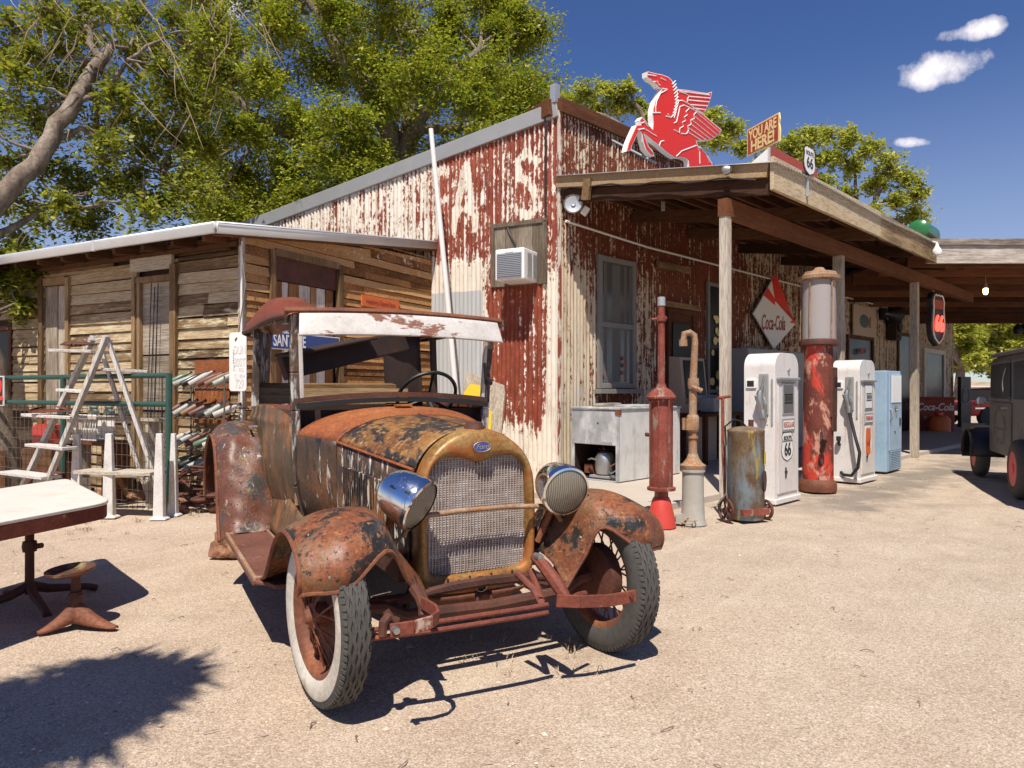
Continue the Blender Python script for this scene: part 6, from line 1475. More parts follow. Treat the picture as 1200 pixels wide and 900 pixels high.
# step ladder used as a shelf
t=thing('step_ladder','weathered grey wooden step ladder with junk on its treads','ladder',(0,0,0))
def rail(a,c,w=.075,h=.035,mat='wood_pale',nm='rail'):
    b=MB(); b.bar(a,c,w,h); o=b.build(nm,M[mat],t,smooth=0,bevel=.004); set_attr(o,'tint',[random.uniform(.55,.9)]*8)
dn,df=7.15,7.45
def g0(px,d): return Vector(((px-CX)/FPX*d,d,0))
rail(P(125,394,dn),g0(40,dn-.05),.085); rail(P(110,394,df),g0(14,df),.085)
rail(P(125,394,dn+.04),g0(196,dn+.15),.07); rail(P(117,404,df),g0(178,df+.1),.06)
def tread(x0,x1,y,dep0,dep1,w=.14,th=.03):
    b=MB(); a=P(x0,y,dep0); c=P(x1,y+ (4 if x1>x0 else 0),dep1); c.z=a.z-.02
    b.bar(a,c,w,th); o=b.build('tread',M['wood_pale_x'],t,smooth=0,bevel=.004); set_attr(o,'tint',[random.uniform(.6,.95)]*8)
tread(72,104,457,7.3,7.2); tread(35,92,486,7.35,7.15,.2); tread(38,82,521,7.35,7.1,.16); tread(8,60,553,7.4,7.1,.2); tread(68,118,411,7.35,7.2,.24); tread(120,174,433,7.25,7.4,.18); tread(105,130,397,7.25,7.3,.12)
def yard(name,label,cat,mb,mats,loc,rz=0,smooth=40,bevel=0,group=None):
    o=mb.build(name,mats,None,smooth=smooth,bevel=bevel); o.location=loc; o.rotation_euler=(0,0,rz); return tag(o,label,cat,group)
b=MB(); b.grid(lambda u,v:(.16*(u-.5)*2*math.sqrt(max(.02,1-(2*v-1)**2)),.09*(2*v-1),.03+.05*math.sin(u*pi)*math.sin(v*pi)+.01*math.sin(u*9)),16,12)
yard('leather_saddle','brown leather scrap on the upper ladder tread','leather scrap',b,M['rust_dark'],P(90,408,7.28),.2)
b=MB(); b.box((0,0,.015),(.36,.14,.03)); b.grid(lambda u,v:(.17*(2*u-1),.08*(2*v-1),.03+.03*math.sin(u*pi)),10,6)
yard('rusty_pan','flat rusty red pan on the second ladder tread','pan',b,M['rust_red'],P(60,483,7.25)+Vector((0,0,.0)),.1)
b=MB(); b.grid(lambda u,v:(.12*(2*u-1),.06*(2*v-1),.02+.035*math.sin(u*pi)*math.sin(v*pi)),10,6)
yard('folded_rag','dark folded rag at the rail end of the second ladder tread','rag',b,M['interior'],P(82,485,7.18),.1)
M['leg_white']=rusty('leg_white',[(.3,(.50,.46,.42)),(.5,(.70,.67,.64)),(.75,(.76,.74,.72))],[(6,.60,.05,(.50,.38,.18),.8,(2,2,.4))],dark=.2,bump=.15)
t=thing('potting_bench','bench of four white tapered legs with a grey plank shelf','bench',(0,0,0))
for px,py,d,w in ((90,575,7.25,.085),(128,586,6.95,.09),(187,592,6.85,.085),(203,588,7.05,.075)):
    g=g0(px,d); top=P(px-1,508,d); b=MB()
    vs=[]; 
    for z,s_ in ((0,.080),(.012,.080),(.03,.050),(.45,.042),(top.z,.028)):
        for a,c in ((-1,-.7),(1,-.7),(1,.7),(-1,.7)): vs.append((g.x+a*s_*w/.085,g.y+c*s_,z))
    b.add(vs,[(4*i+k,4*i+(k+1)%4,4*i+4+(k+1)%4,4*i+4+k) for i in range(4) for k in range(4)]+[(16,17,18,19),(3,2,1,0)]); b.build('leg',M['leg_white'],t,smooth=0,bevel=.006)
b=MB(); a=P(97,552,7.1); c=P(186,549,6.95); c.z=a.z; b.bar(a,c,.26,.035); b.bar(a+Vector((-.25,.3,-.08)),a+Vector((.5,.28,-.08)),.12,.03); o=b.build('plank',M['wood_grey_x'],t,smooth=0,bevel=.004); tints(o)
# insulator shelf inside the fence
t=thing('plank_shelf','long narrow plank shelf on wire brackets behind the fence','shelf',S0,SR)
a=SL(96,486,.55); c=SL(182,486,.55); b=MB(); b.box(((a.x+c.x)/2,-.55,a.z-.03),(c.x-a.x+.2,.16,.03)); o=b.build('board',M['wood_grey_x'],t,smooth=0); tints(o)
for x in (a.x+.05,c.x-.05): b=MB(); b.box((x,-.55,a.z/2-.02),(.05,.12,a.z-.04)); o=b.build('leg',M['wood_grey'],t,smooth=0); tints(o)
for i,px in enumerate((110,128,145)):
    p=SMAT@SL(px,486,.55); b=MB(); b.lathe([(.055,-.012),(.06,0),(.058,.045),(.04,.055),(.042,.07),(.05,.08),(.046,.10),(.03,.125),(0,.13)],18)
    yard('glass_insulator',('leftmost pale glass insulator on the narrow shelf','middle pale glass insulator on the narrow shelf','rightmost pale glass insulator on the narrow shelf')[i],'insulator',b,M['jar_glass'],p+Vector((0,0,.005)),group='glass insulators')
t=thing('lattice_crate','white lattice crate under the insulator shelf','crate',SMAT@SL(108,514,.5),SR)
for k in range(9): 
    b=MB(); b.bar((-.20+.05*k,-.10,0),(-.14+.05*k,-.10,.26),.018,.008); b.build('slat',M['white_paint'],t,smooth=0)
for k in range(9): 
    b=MB(); b.bar((-.14+.05*k,-.092,0),(-.20+.05*k,-.092,.26),.018,.008); b.build('slat',M['white_paint'],t,smooth=0)
b=MB(); b.box((0,0,.0),(.5,.22,.02)); b.box((0,-.10,.27),(.5,.02,.02)); b.box((0,.1,.13),(.5,.015,.26)); b.build('frame',M['white_paint'],t,smooth=0)
t=thing('crate_stand','dark plank stand carrying the lattice crate','stand',SMAT@Vector((SL(110,520,.5).x,-.5,0)),SR); zc=SL(108,514,.5).z-.012
b=MB(); b.box((0,0,zc-.02),(.9,.34,.035)); o=b.build('top',M['wood_dark'],t,smooth=0); tints(o)
for x in (-.4,.4): b=MB(); b.box((x,0,(zc-.04)/2),(.05,.3,zc-.04)); o=b.build('leg',M['wood_dark'],t,smooth=0); tints(o)
b=MB(); b.lathe([(.17,0),(.20,.12),(.20,.26),(.185,.34)],24); 
o=yard('striped_tub','round tub with red and white stripes under the bench shelf','tub',b,M['visor'],SMAT@Vector((SL(112,540,.42).x,-.98,0)))
o.data.materials.append(M['rust_red']); 
for p in o.data.polygons: p.material_index=1 if (p.index%24)%4 in (0,1) else 0
b=MB(); b.box((0,0,.13),(.34,.22,.26)); b.box((0,0,.272),(.30,.18,.02)); b.tube([(-.08,0,.28),(-.08,0,.34),(.08,0,.34),(.08,0,.28)],.012,6)
yard('metal_can','square red metal can standing behind the fence mesh','can',b,M['red_paint'],SMAT@Vector((SL(58,520,.45).x,-.45,SL(58,524,.45).z-.005)),SR,bevel=.02)
b=MB(); b.box((0,0,SL(58,524,.45).z/2-.005),(.6,.3,SL(58,524,.45).z-.012)); b.box((0,-.155,.2),(.5,.02,.2))
yard('wooden_box','dark wooden box carrying the square red can','box',b,M['plank_brown'],SMAT@Vector((SL(58,520,.45).x,-.45,0)),SR,smooth=0)
b=MB(); b.lathe([(.17,0),(.20,.10),(.215,.20),(.225,.205),(.205,.19),(.16,.03),(0,.03)],28); b.build
yard('basin','round bright red basin on the ground behind the ladder','basin',b,M['sign_red'],G(70,573)+Vector((0,.25,0)))
b=MB()
for k in range(5): b.box((.0,-.12+.06*k,.25),(.05,.045,.5))
b.box((.02,0,.45),(.03,.3,.05)); o=yard('pallet_slats','brown slatted pallet standing at the tree foot','pallet',b,M['plank_brown'],SMAT@Vector((SL(5,500,.5).x,-.55,0)),SR+1.3,smooth=0); tints(o)
# dry grass at the foot of the shed and around the table
b=MB(); rg=random.Random(77)
def tuft(x,y,n,h):
    for k in range(n):
        a=rg.random()*6.28; r=rg.uniform(0,.05); l=h*rg.uniform(.5,1.2); dx,dy=math.cos(a)*l*rg.uniform(.3,1.0),math.sin(a)*l*rg.uniform(.3,1.0); w=.0022
        p=Vector((x+r*math.cos(a*3),y+r*math.sin(a*3),-.012)); q=p+Vector((dx*.5,dy*.5,l*.6)); t_=p+Vector((dx,dy,l*.75)); sd=Vector((-math.sin(a),math.cos(a),0))*w
        b.add([tuple(p-sd),tuple(p+sd),tuple(q+sd*.8),tuple(t_),tuple(q-sd*.8)],[(0,1,2,3,4)])
for k in range(70):
    g=G(rg.uniform(-10,270),rg.uniform(580,612)); tuft(g.x,g.y,rg.randint(4,12),rg.uniform(.03,.09))
for k in range(30):
    g=G(rg.gauss(95,35),rg.gauss(616,8)); tuft(g.x,g.y,rg.randint(5,12),rg.uniform(.02,.06))
for k in range(18):
    g=G(rg.uniform(480,720),rg.uniform(745,790)); tuft(g.x,g.y,rg.randint(3,8),rg.uniform(.02,.05))
for k in range(26):
    p=SW(rg.uniform(-.4,7),2.62+rg.uniform(0,.12)); tuft(p.x,p.y,rg.randint(3,8),rg.uniform(.02,.06))
o=b.build('dry_grass',M['twig'],None,smooth=0); tag(o,'wisps of dry grass around the yard and the walls','dry grass',kind='stuff')
# rack of bottles
t=thing('bottle_rack','three tier wire bottle rack on the shed wall by its corner','rack',S0,SR)
ro=.30; xl_,xr_=SL(207,450,ro).x,SL(272,450,ro).x
tiers=[SL(240,447,ro).z,SL(240,482,ro).z,SL(240,517,ro).z,SL(240,545,ro).z]
b=MB()
for z in tiers:
    for y in (-.12,-.24,-.42): b.tube([(xl_-.05,y,z-.02+(-y-.27)*-.35),(xr_+.05,y,z-.02+(-y-.27)*-.35)],.006,5)
    for k in range(14): x=xl_+(xr_-xl_)*k/13; b.tube([(x,-.08,z+.07),(x,-.45,z-.08)],.003,4)
for x in (xl_-.05,xr_+.05):
    for y in (-.08,-.44): b.tube([(x,y,0),(x,y,tiers[0]+.05)],.009,6)
b.build('wire_shelf',M['wire'],t,smooth=0)
b=MB(); b.box(((SL(228,440,.06).x+SL(268,440,.06).x)/2,-.05,SL(248,446,.06).z-.12),(SL(268,440,.06).x-SL(228,440,.06).x,.012,.70)); b.build('back_plate',M['cowl'],t,smooth=0)
cols_=[('dusty green',plain('bottle_dusty_green',(.10,.16,.10),.35,0,.3,12)),('clear',plain('bottle_clear',(.30,.31,.27),.45,0,.35,12)),('black',plain('bottle_black',(.03,.03,.032),.3)),('milky white',plain('bottle_milky',(.44,.41,.37),.6,0,.3,12)),('maroon',plain('bottle_maroon',(.13,.045,.035),.5,0,.35)),('amber',plain('bottle_amber',(.20,.11,.06),.5,0,.35))]
proto={}
ordn=['first','second','third','fourth','fifth','sixth','seventh','eighth']
rg=random.Random(12)
rows=[[0,1,2,3,4,5,1],[4,1,5,4,2,1,3],[3,1,4,0,3,2],[0,2,1,2,0,4]]
tn=['top','second','third','lowest']
def bottle(ci):
    r=thing('glass_bottle','x','bottle',(0,0,0),0,'bottles lying on the wire rack')
    b=MB(); b.lathe([(0,0),(.030,0),(.033,.01),(.033,.17),(.026,.205),(.014,.235),(.0125,.285),(0,.285)],14); b.build('glass',cols_[ci][1],r)
    b=MB(); b.lathe([(.0155,.27),(.0155,.292),(0,.292)],10); b.build('cap',M['rust_dark'],r); return r
used=set()
for ti,row in enumerate(rows):
    for k,ci in enumerate(row):
        lab=f"{cols_[ci][0]} bottle, {ordn[k]} from the left on the {tn[ti]} rack tier"
        x=xl_+(xr_-xl_)*(k+.35)/len(row)
        if ci not in proto: proto[ci]=bottle(ci); o=proto[ci]; o['label']=lab
        else: o=dup(proto[ci],(0,0,0),0,lab)
        base=SMAT@Vector((x-.03,-.44,tiers[ti]-.035)); o.location=base
        d=SMAT.to_3x3()@Vector((.16+rg.uniform(-.05,.05),.20,.13+rg.uniform(-.02,.03)))
        o.rotation_euler=d.to_track_quat('Z','Y').to_euler()
# tangle of scrap iron and rocks at the foot of the shed wall
def rocks(n,seed,xr0,xr1,o0,o1,smin,smax,group):
    rg=random.Random(seed)
    for k in range(n):
        px=xr0+(xr1-xr0)*(k+.5)/n+rg.uniform(-2,2); x=SL(px,520,(o0+o1)/2).x; s=rg.uniform(smin,smax); o_=rg.uniform(o0,o1)
        p=SMAT@Vector((x,-o_,s*.4)); rock('rock',p,(s*1.3,s,s*.8),seed*31+k,f"small stone at the foot of the shed wall, {['first','second','third','fourth','fifth','sixth','seventh','eighth','ninth','tenth'][k]} from the left")['group']=group
rocks(9,8,20,270,.25,.6,.05,.12,'stones along the foot of the shed')
b=MB(); rg=random.Random(9)
for k in range(16):
    x=SL(rg.uniform(206,268),520,.5).x; z=rg.uniform(.05,.5); a=rg.uniform(-.6,.6)
    b.tube([(x-.2,-.40-.15*rg.random(),z),(x,-.45,z+.05+a*.1),(x+.2,-.5+.15*rg.random(),z+a*.25)],.014,6)
for k in range(4): b.lathe([(.09,0),(.10,.02),(.09,.04)],14,(SL(215+15*k,520,.55).x,-.5,.05+.06*k))
o=b.build('scrap_iron',M['rust_dark'],None); o.matrix_world=SMAT.copy(); tag(o,'tangle of rusty scrap iron under the bottle rack','scrap iron',kind='stuff')
b=MB()
for k,(x,z0,z1) in enumerate(((-1.42,.2,2.5),(-1.36,.5,2.45),(-1.30,.3,2.5))): b.tube([(x,-.06,z1),(x-.04,-.07,(z0+z1)/2),(x-.10,-.06,z0)],.006,5)
o=b.build('hanging_cable',M['hose'],None); o.matrix_world=SMAT.copy(); tag(o,'loose black cables hanging down the plank door','cable')

# ================================================================ carport things
def at(px,py): return G(px,py)
t=thing('soda_chest','red soda chest cooler with white lettering under the carport','cooler',at(1119,507),R(-25)); 
b=MB(); b.box((-.50,.36,.50),(1.0,.72,.98)); b.build('body',M['sign_maroon'],t,smooth=0,bevel=.03)
b=MB(); b.box((-.50,.36,1.01),(1.04,.76,.06)); b.build('lid',M['sign_maroon'],t,smooth=0,bevel=.01)
text('chest_lettering','Coca-Cola',.30,frame((-.50,-.004,.74),(1,0,0),(0,-1,0)),M['white_clean'],t,.002,shear=.3,sx=.72,bold=.006)
text('chest_lettering','ICE COLD',.13,frame((-.50,-.004,.42),(1,0,0),(0,-1,0)),M['white_clean'],t,.002)
t=thing('drink_jug','round orange drink jug in front of the soda chest','jug',at(1093,507)+Vector((0,-.3,0)))
b=MB(); b.lathe([(.26,0),(.30,.03),(.30,.40),(.22,.50),(.10,.52)],20); b.build('body',M['sign_orange'],t)
b=MB(); b.lathe([(.11,.52),(.11,.60),(0,.61)],14); b.build('lid',M['sign_red'],t)
t=thing('speaker_board','tall dark panel with round emblem under the carport','panel',at(1130,500),R(30))
b=MB(); b.box((0,0,.85),(.62,.12,1.7)); b.build('panel',M['sign_black'],t,smooth=0,bevel=.01)
b=MB(); b.tube([(.22*math.cos(a*pi/12),-.065,1.05+.26*math.sin(a*pi/12)) for a in range(24)],.02,6,closed=True); b.build('ring',M['grey_box'],t)
t=thing('old_engine','dark round engine wheel beside the soda chest','engine',at(1112,503)+Vector((.5,1.4,0)),R(20))
b=MB(); b.tube([(.42*math.cos(a*pi/12),0,.95+.42*math.sin(a*pi/12)) for a in range(24)],.06,8,closed=True)
for k in range(6): b.tube([(0,0,.95),(.42*math.cos(k*pi/3),0,.95+.42*math.sin(k*pi/3))],.025,6)
b.build('flywheel',M['sign_black'],t); b=MB(); b.box((0,.2,.5),(.6,.5,.98)); b.build('engine_bed',M['interior'],t,smooth=0,bevel=.05)
# red car far behind
t=thing('red_car','red and white car parked beyond the carport','car',(17.6,25.6,0),R(12))
b=MB(); b.poly([(-2.1,.35),(-2.15,.75),(-1.2,.86),(1.3,.9),(2.1,.8),(2.15,.4)],1.7,frame((0,-.85,0),(1,0,0),(0,-1,0))); b.build('body',M['sign_red'],t,smooth=0,bevel=.06)
b=MB(); b.poly([(-1.05,.86),(-.7,1.30),(.75,1.32),(1.15,.9)],1.4,frame((0,-.70,0),(1,0,0),(0,-1,0))); b.build('windows',M['window_dark'],t,smooth=0,bevel=.04)
b=MB(); b.box((0,0,1.35),(1.5,1.42,.08)); b.build('roof',M['white_clean'],t,smooth=0,bevel=.03)
for x in (-1.4,1.4):
    for y in (-.8,.8): b=MB(); b.lathe([(.2,-.1),(.33,-.1),(.34,0),(.33,.1),(.2,.1)],20,(x,y,.33),axis='y'); b.build('wheel',M['rubber'],t)
b=MB(); b.box((0,-.87,.62),(3.9,.03,.05)); b.box((-2.16,0,.45),(.1,1.6,.14)); b.build('chrome_trim',M['chrome'],t,smooth=0)
# dark weathered truck at the right edge
TA=Vector((5.66,7.95,0)); t=thing('dark_truck','weathered black vintage truck with red wheels at the picture edge','truck',TA,R(-24))
b=MB(); b.poly([(-y,z) for y,z in [(-1.3,.46),(2.12,.40),(2.10,1.12),(2.02,1.60),(1.9,1.68),(-1.2,1.72),(-1.35,1.6)]],1.42,frame((.10,0,0),(0,-1,0),(-1,0,0))); 
cab=b.build('cab',M['truck_body'],t,smooth=0,bevel=.04)
b=MB(); b.box((.81,.30,1.712),(1.46,3.2,.05)); b.build('roof',M['truck_body'],t,smooth=0,bevel=.02)
for y0,y1 in ((.80,1.92),(-.75,.62)):
    b=MB(); b.box((.094,(y0+y1)/2,1.37),(.014,y1-y0,.42)); wdw=b.build('window',M['black'],t,smooth=0,bevel=.002)
    b=MB(); b.box((.09,(y0+y1)/2,1.125),(.04,y1-y0+.08,.03)); b.box((.09,(y0+y1)/2,1.60),(.03,y1-y0+.08,.03)); b.build('window_trim',M['truck_body'],wdw,smooth=0)
b=MB(); b.box((.092,1.36,.76),(.018,1.22,.66)); dq=b.build('door',M['truck_body'],t,smooth=0,bevel=.006)
N=NT('faded_emblem'); N.out(N.ramp(N.noise(12,6,.7),[(.42,(.035,.03,.028)),(.55,(.20,.15,.10)),(.68,(.33,.26,.18))]),.7); M['faded']=N.mat
b=MB(); oc=[(.36*math.cos(a*pi/12),.26*math.sin(a*pi/12)) for a in range(24)]; b.poly(oc,.004,frame((.080,1.34,.80),(0,-1,0),(-1,0,0))); em=b.build('door_emblem',M['faded'],dq,smooth=0)
b=MB(); b.poly([(-.26,-.03),(-.22,.10),(-.1,.17),(.12,.18),(.24,.08),(.26,-.03)],.004,frame((.077,1.34,.80),(0,-1,0),(-1,0,0))); b.poly([(-.25,-.06),(.25,-.06),(.2,-.17),(-.2,-.17)],.004,frame((.077,1.34,.80),(0,-1,0),(-1,0,0))); b.build('emblem_art',M['truck_body'],em,smooth=0)
b=MB(); b.tube([(.08,.86,1.03),(.04,.86,1.03),(.035,.98,1.03)],.012,6); b.build('handle',M['steel'],dq)
b=MB(); b.poly([(.30,.45),(1.12,.45),(1.12,.98),(1.0,1.06),(.42,1.06),(.30,.98)],.85,frame((0,2.10,0),(1,0,0),(0,-1,0))); b.build('hood',M['truck_body'],t,smooth=0,bevel=.03)
b=MB(); b.box((.2,2.2,1.08),(.26,.06,.035)); b.lathe([(.05,-.03),(.06,.0),(.05,.02)],14,(.02,2.2,1.10),axis='y'); b.build('side_mirror',M['steel'],t)
def arch(y0,r,xo):
    def f(u,v):
        a=pi*(-.02+1.04*u); rr=r*(1-.10*max(0,v-.7)/.3); return (xo+.40*(1-v),y0+rr*math.cos(a),.34+rr*math.sin(a)*.86)
    return f
b=MB(); b.grid(arch(2.63,.46,-.10),22,8); b.box((.08,3.08,.50),(.32,.02,.5)); b.build('fender',M['black'],t,smooth=50,solid=.012)
b=MB(); b.box((.81,-1.335,1.38),(.80,.03,.34)); rw=b.build('rear_window',M['black'],t,smooth=0,bevel=.01)
b=MB()
for z in (1.20,1.56): b.box((.81,-1.345,z),(.88,.03,.04))
for x in (.39,1.23): b.box((x,-1.345,1.38),(.04,.03,.40))
b.build('window_frame',M['truck_body'],rw,smooth=0,bevel=.006)
b=MB(); b.box((.81,-1.325,.80),(1.10,.03,.52)); b.build('trunk_lid',M['truck_body'],t,smooth=0,bevel=.02)
b=MB(); b.box((.81,-1.45,.48),(1.5,.05,.09)); b.bar((.45,-1.44,.48),(.45,-1.2,.48),.05,.05); b.bar((1.17,-1.44,.48),(1.17,-1.2,.48),.05,.05); b.build('rear_bumper',M['rust_dark'],t,smooth=0,bevel=.008)
for x in (.24,1.38):
    b=MB(); b.lathe([(.02,.06),(.055,.02),(.06,-.03),(0,-.035)],16,(x,-1.35,.72),axis='y'); b.build('tail_lamp',M['sign_red'],t)
def twheel(y):
    b=MB(); b.lathe([(.20,-.005),(.24,-.01),(.30,0),(.335,.03),(.345,.07),(.335,.13),(.30,.16),(.22,.165)],32,(0,y,.342),axis='x',cap=False); w=b.build('wheel',M['rubber'],t)
    b=MB(); b.lathe([(.235,-.003),(.225,.02),(.20,.03),(.12,.035),(.08,.02),(.06,-.01),(0,-.012)],28,(0,y,.342),axis='x'); b.build('rim',M['red_truckwheel'],w)
    return w
twheel(.22);twheel(2.63)
for y in (0,2.63):
    b=MB(); b.lathe([(.20,0),(.345,.03),(.345,.12),(.2,.16)],28,(1.30,y,.342),axis='x'); b.build('wheel',M['rubber'],t)
b=MB(); b.box((.8,1.2,.42),(1.0,3.6,.12)); b.build('frame',M['black'],t,smooth=0)
b=MB(); b.grid(lambda u,v:(.075-.02*math.sin(u*3),1.02+.10*u-.04*v,1.48-.26*u+.05*v),8,3); b.build('hanging_cloth',M['cloth_white'],t,solid=.006)
# ================================================================ trees
def leaves(name,centers,mat,size,parent,seed,twigs=26,per=34,droop=.25,flat=.9,aspect=.5):
    """centers: (Vector, radius); leaf faces set along radiating twigs inside each clump"""
    rng=np.random.default_rng(seed); Vs=[]
    for c,r in centers:
        k=max(6,int(twigs*(r**.0))); 
        d=rng.normal(size=(k,3)); d/=np.linalg.norm(d,axis=1)[:,None]
        d[:,2]=d[:,2]*.8+.1
        L=r*(.55+.55*rng.random(k))
        for i in range(k):
            t=rng.random(per)**.6
            p=np.array(c)+d[i]*L[i]*t[:,None]; p[:,2]-=droop*r*t**2
            p+=rng.normal(size=(per,3))*r*.11
            n=rng.normal(size=(per,3)); n[:,2]=np.abs(n[:,2])*1.0+flat; n/=np.linalg.norm(n,axis=1)[:,None]
            a=rng.normal(size=(per,3)); a[:,2]-=.35; a-=n*(a*n).sum(1)[:,None]; a/=np.linalg.norm(a,axis=1)[:,None]
            b_=np.cross(n,a); s=size*(.6+.7*rng.random(per))[:,None]
            q=np.stack([p,p+a*s*.5+b_*s*aspect*.5+n*s*.06,p+a*s,p+a*s*.5-b_*s*aspect*.5+n*s*.06],1); Vs.append(q.reshape(-1,3))
    V=np.concatenate(Vs); nf=len(V)//4
    me=bpy.data.meshes.new(name); me.vertices.add(len(V)); me.vertices.foreach_set('co',V.astype(np.float32).ravel())
    me.loops.add(nf*4); me.loops.foreach_set('vertex_index',np.arange(nf*4,dtype=np.int32)); me.polygons.add(nf)
    me.polygons.foreach_set('loop_start',np.arange(0,nf*4,4,dtype=np.int32)); me.polygons.foreach_set('loop_total',np.full(nf,4,np.int32))
    me.update(); me.validate(); me.materials.append(mat)
    o=bpy.data.objects.new(name,me); COL.objects.link(o)
    if parent: o.parent=parent
    return o
def wob(a,c,n,amp,rng,sag=0):
    a=Vector(a);c=Vector(c); out=[]
    for i in range(n+1):
        t=i/n; p=a.lerp(c,t); w=math.sin(pi*t)*amp
        out.append(p+Vector((rng.uniform(-w,w),rng.uniform(-w,w),rng.uniform(-w,w)*.6-sag*math.sin(pi*t))))
    return out
def pcl(lst,d,dv,rpx,seed,rv=.3):
    rg=random.Random(seed); out=[]
    for e in lst:
        px,py=e[:2]; dd=(e[2] if len(e)>2 else d)+rg.uniform(-dv,dv); out.append((P(px,py,dd),dd/FPX*rpx*rg.uniform(1-rv,1+rv)))
    return out
def tree(name,label,base,forks,cl,mat,size,seed,twigs=26,per=34,r0=.3,group=None,trunk_mat='bark',**k):
    """forks: points on the main limbs (pixel-free world points); each clump gets a branch from its nearest fork"""
    t=thing(name,label,'tree',(0,0,0),0,group); rg=random.Random(seed)
    b=MB()
    for chain,rr in forks:
        pts=[]
        for a,c in zip(chain[:-1],chain[1:]): pts+=wob(a,c,4,(Vector(c)-Vector(a)).length*.05,rg)[:-1]
        pts.append(Vector(chain[-1])); n=len(pts)
        b.tube(pts,[rr[0]+(rr[1]-rr[0])*i/(n-1) for i in range(n)],10)
    nodes=[Vector(p) for ch,_ in forks for p in ch[1:]]
    for c,r in cl:
        q=min(nodes,key=lambda v:(v-c).length+max(0,(v.z-c.z))*.6)
        L=(q-c).length; b.tube(wob(q,c,6,L*.07,rg),[max(.02,.016*L+.015)*(1-.75*i/6) for i in range(7)],6)
        for j in range(5):
            d=Vector((rg.gauss(0,1),rg.gauss(0,1),rg.gauss(.2,.8))).normalized()*r*rg.uniform(.6,1.0)
            b.tube(wob(c,c+d,3,r*.08,rg),[.018,.013,.009,.005],4)
    b.build('trunk',M[trunk_mat],t)
    leaves('crown',cl,mat,size,t,seed,twigs,per,**k); return t
# big cottonwood behind the two buildings
big=[(232,-20),(300,-30),(370,-40),(440,-40),(510,-30),(570,-10),(250,35),(320,20),(390,15),(455,15),(525,25),(585,40),(607,18,16),(240,100),(305,85),(370,75),(435,70),(500,62),(560,80),(605,95),(628,118,17),(228,165),(285,150),(345,140),(400,135),(455,112),(590,138),(622,150,17.5),(225,215),(275,205),(330,200),(385,190),(425,170),(570,165),(600,165),(255,240),(300,240),(350,232),(400,222),(450,205),(520,178),(485,92),(545,112),(280,262),(330,255)]
cl=pcl(big,15.2,1.3,44,5)+pcl([(x+18,y+14) for x,y in [e[:2] for e in big]],17.0,.8,46,55)
T0=P(440,457,16.2); T0.z=0
tree('cottonwood_tree','large leafy cottonwood rising behind the shed and the store roof',T0,
  [([T0,P(452,250,16.2),P(468,190,16.0)],(.42,.30)),([P(468,190,16.0),P(490,140,15.8),P(520,100,15.5),P(560,60,15.4)],(.24,.08)),([P(468,190,16.0),P(440,120,15.8),P(400,60,15.5),P(360,0,15.2)],(.26,.08)),([P(468,190,16),P(480,120,16.5),P(470,40,16.4)],(.2,.06)),([P(455,215,16.1),P(380,180,15.6),P(300,140,15),P(250,90,14.8)],(.2,.06)),([P(490,150,15.8),P(540,150,15.6),P(600,135,16)],(.12,.05))],cl,M['leaf'],.092,5,twigs=40,per=62)
# tree at the left edge whose limb leans over the shed
lt=[(15,30),(60,15),(110,5),(160,10),(205,25),(20,85),(70,60,7.4),(150,60,7.2),(190,75),(230,60),(40,140),(90,110,7.6),(135,105,7.2),(175,120),(220,115),(10,190),(50,190),(15,235),(45,250),(20,285),(130,165,8.2),(170,175,8.4),(205,160),(100,215,8.6),(140,215,8.6),(170,240,8.8),(75,235,8.8),(225,190,8.4),(250,35,8),(270,90,8.2),(95,262,8.8),(200,215,8.8)]
cl=pcl([(e[0],e[1]) for e in lt],10.6,.9,40,9)+pcl([(30,60),(100,40),(140,20),(180,50),(240,60),(60,90),(120,85),(200,100),(150,140),(110,150),(180,150),(30,130),(75,200),(120,190),(235,130),(60,10),(0,60),(0,120),(160,205),(115,245),(190,235),(225,225)],10.9,.9,36,91)+pcl([(-30,150),(-10,230),(15,300),(40,320),(0,330),(30,355)],9.6,.4,30,19)
b0=Vector((-6.45,9.05,0)); 
tl=tree('leaning_tree','leaning pale barked tree at the left whose limb crosses the sky over the shed',b0,
  [([b0,P(-8,470,9.0),P(-22,385,9.1),P(-55,290,9.2)],(.22,.165)),([P(-45,275,9.2),P(0,234,9.4),P(50,178,9.7),P(88,118,10.0),P(116,72,10.3)],(.150,.085)),([P(116,72,10.3),P(132,54,10.4)],(.10,.05)),([P(88,118,10),P(118,112,10.2),P(150,70,10.3),P(200,40,10.5)],(.05,.02)),([P(62,165,9.8),P(95,150,10.1),P(140,180,10.5),P(190,200,10.8)],(.045,.015)),([P(-45,290,9.2),P(10,270,9.6),P(60,240,10)],(.09,.02)),([P(116,72,10.3),P(100,30,10.4),P(60,10,10.5)],(.06,.02))],cl,M['leaf_dark'],.092,9,twigs=24,per=22,droop=.55)
b=MB(); rg=random.Random(31)
for k in range(85):
    px,py=rg.choice([(rg.uniform(10,130),rg.uniform(-10,60)),(rg.uniform(120,320),rg.uniform(-20,60)),(rg.uniform(60,260),rg.uniform(60,160))]); d=rg.uniform(9.6,10.6)
    a=P(px,py,d); L=rg.uniform(.3,.9); dx=rg.uniform(-.9,1.0)
    b.tube([a,a+Vector((dx*L*.3,rg.uniform(-.1,.1),-.35*L)),a+Vector((dx*L*.7,rg.uniform(-.1,.1),-.75*L)),a+Vector((dx*L,0,-L))],[.007,.006,.004,.002],4)
b.build('twig_spray',M['twig'],tl)['kind']='stuff'
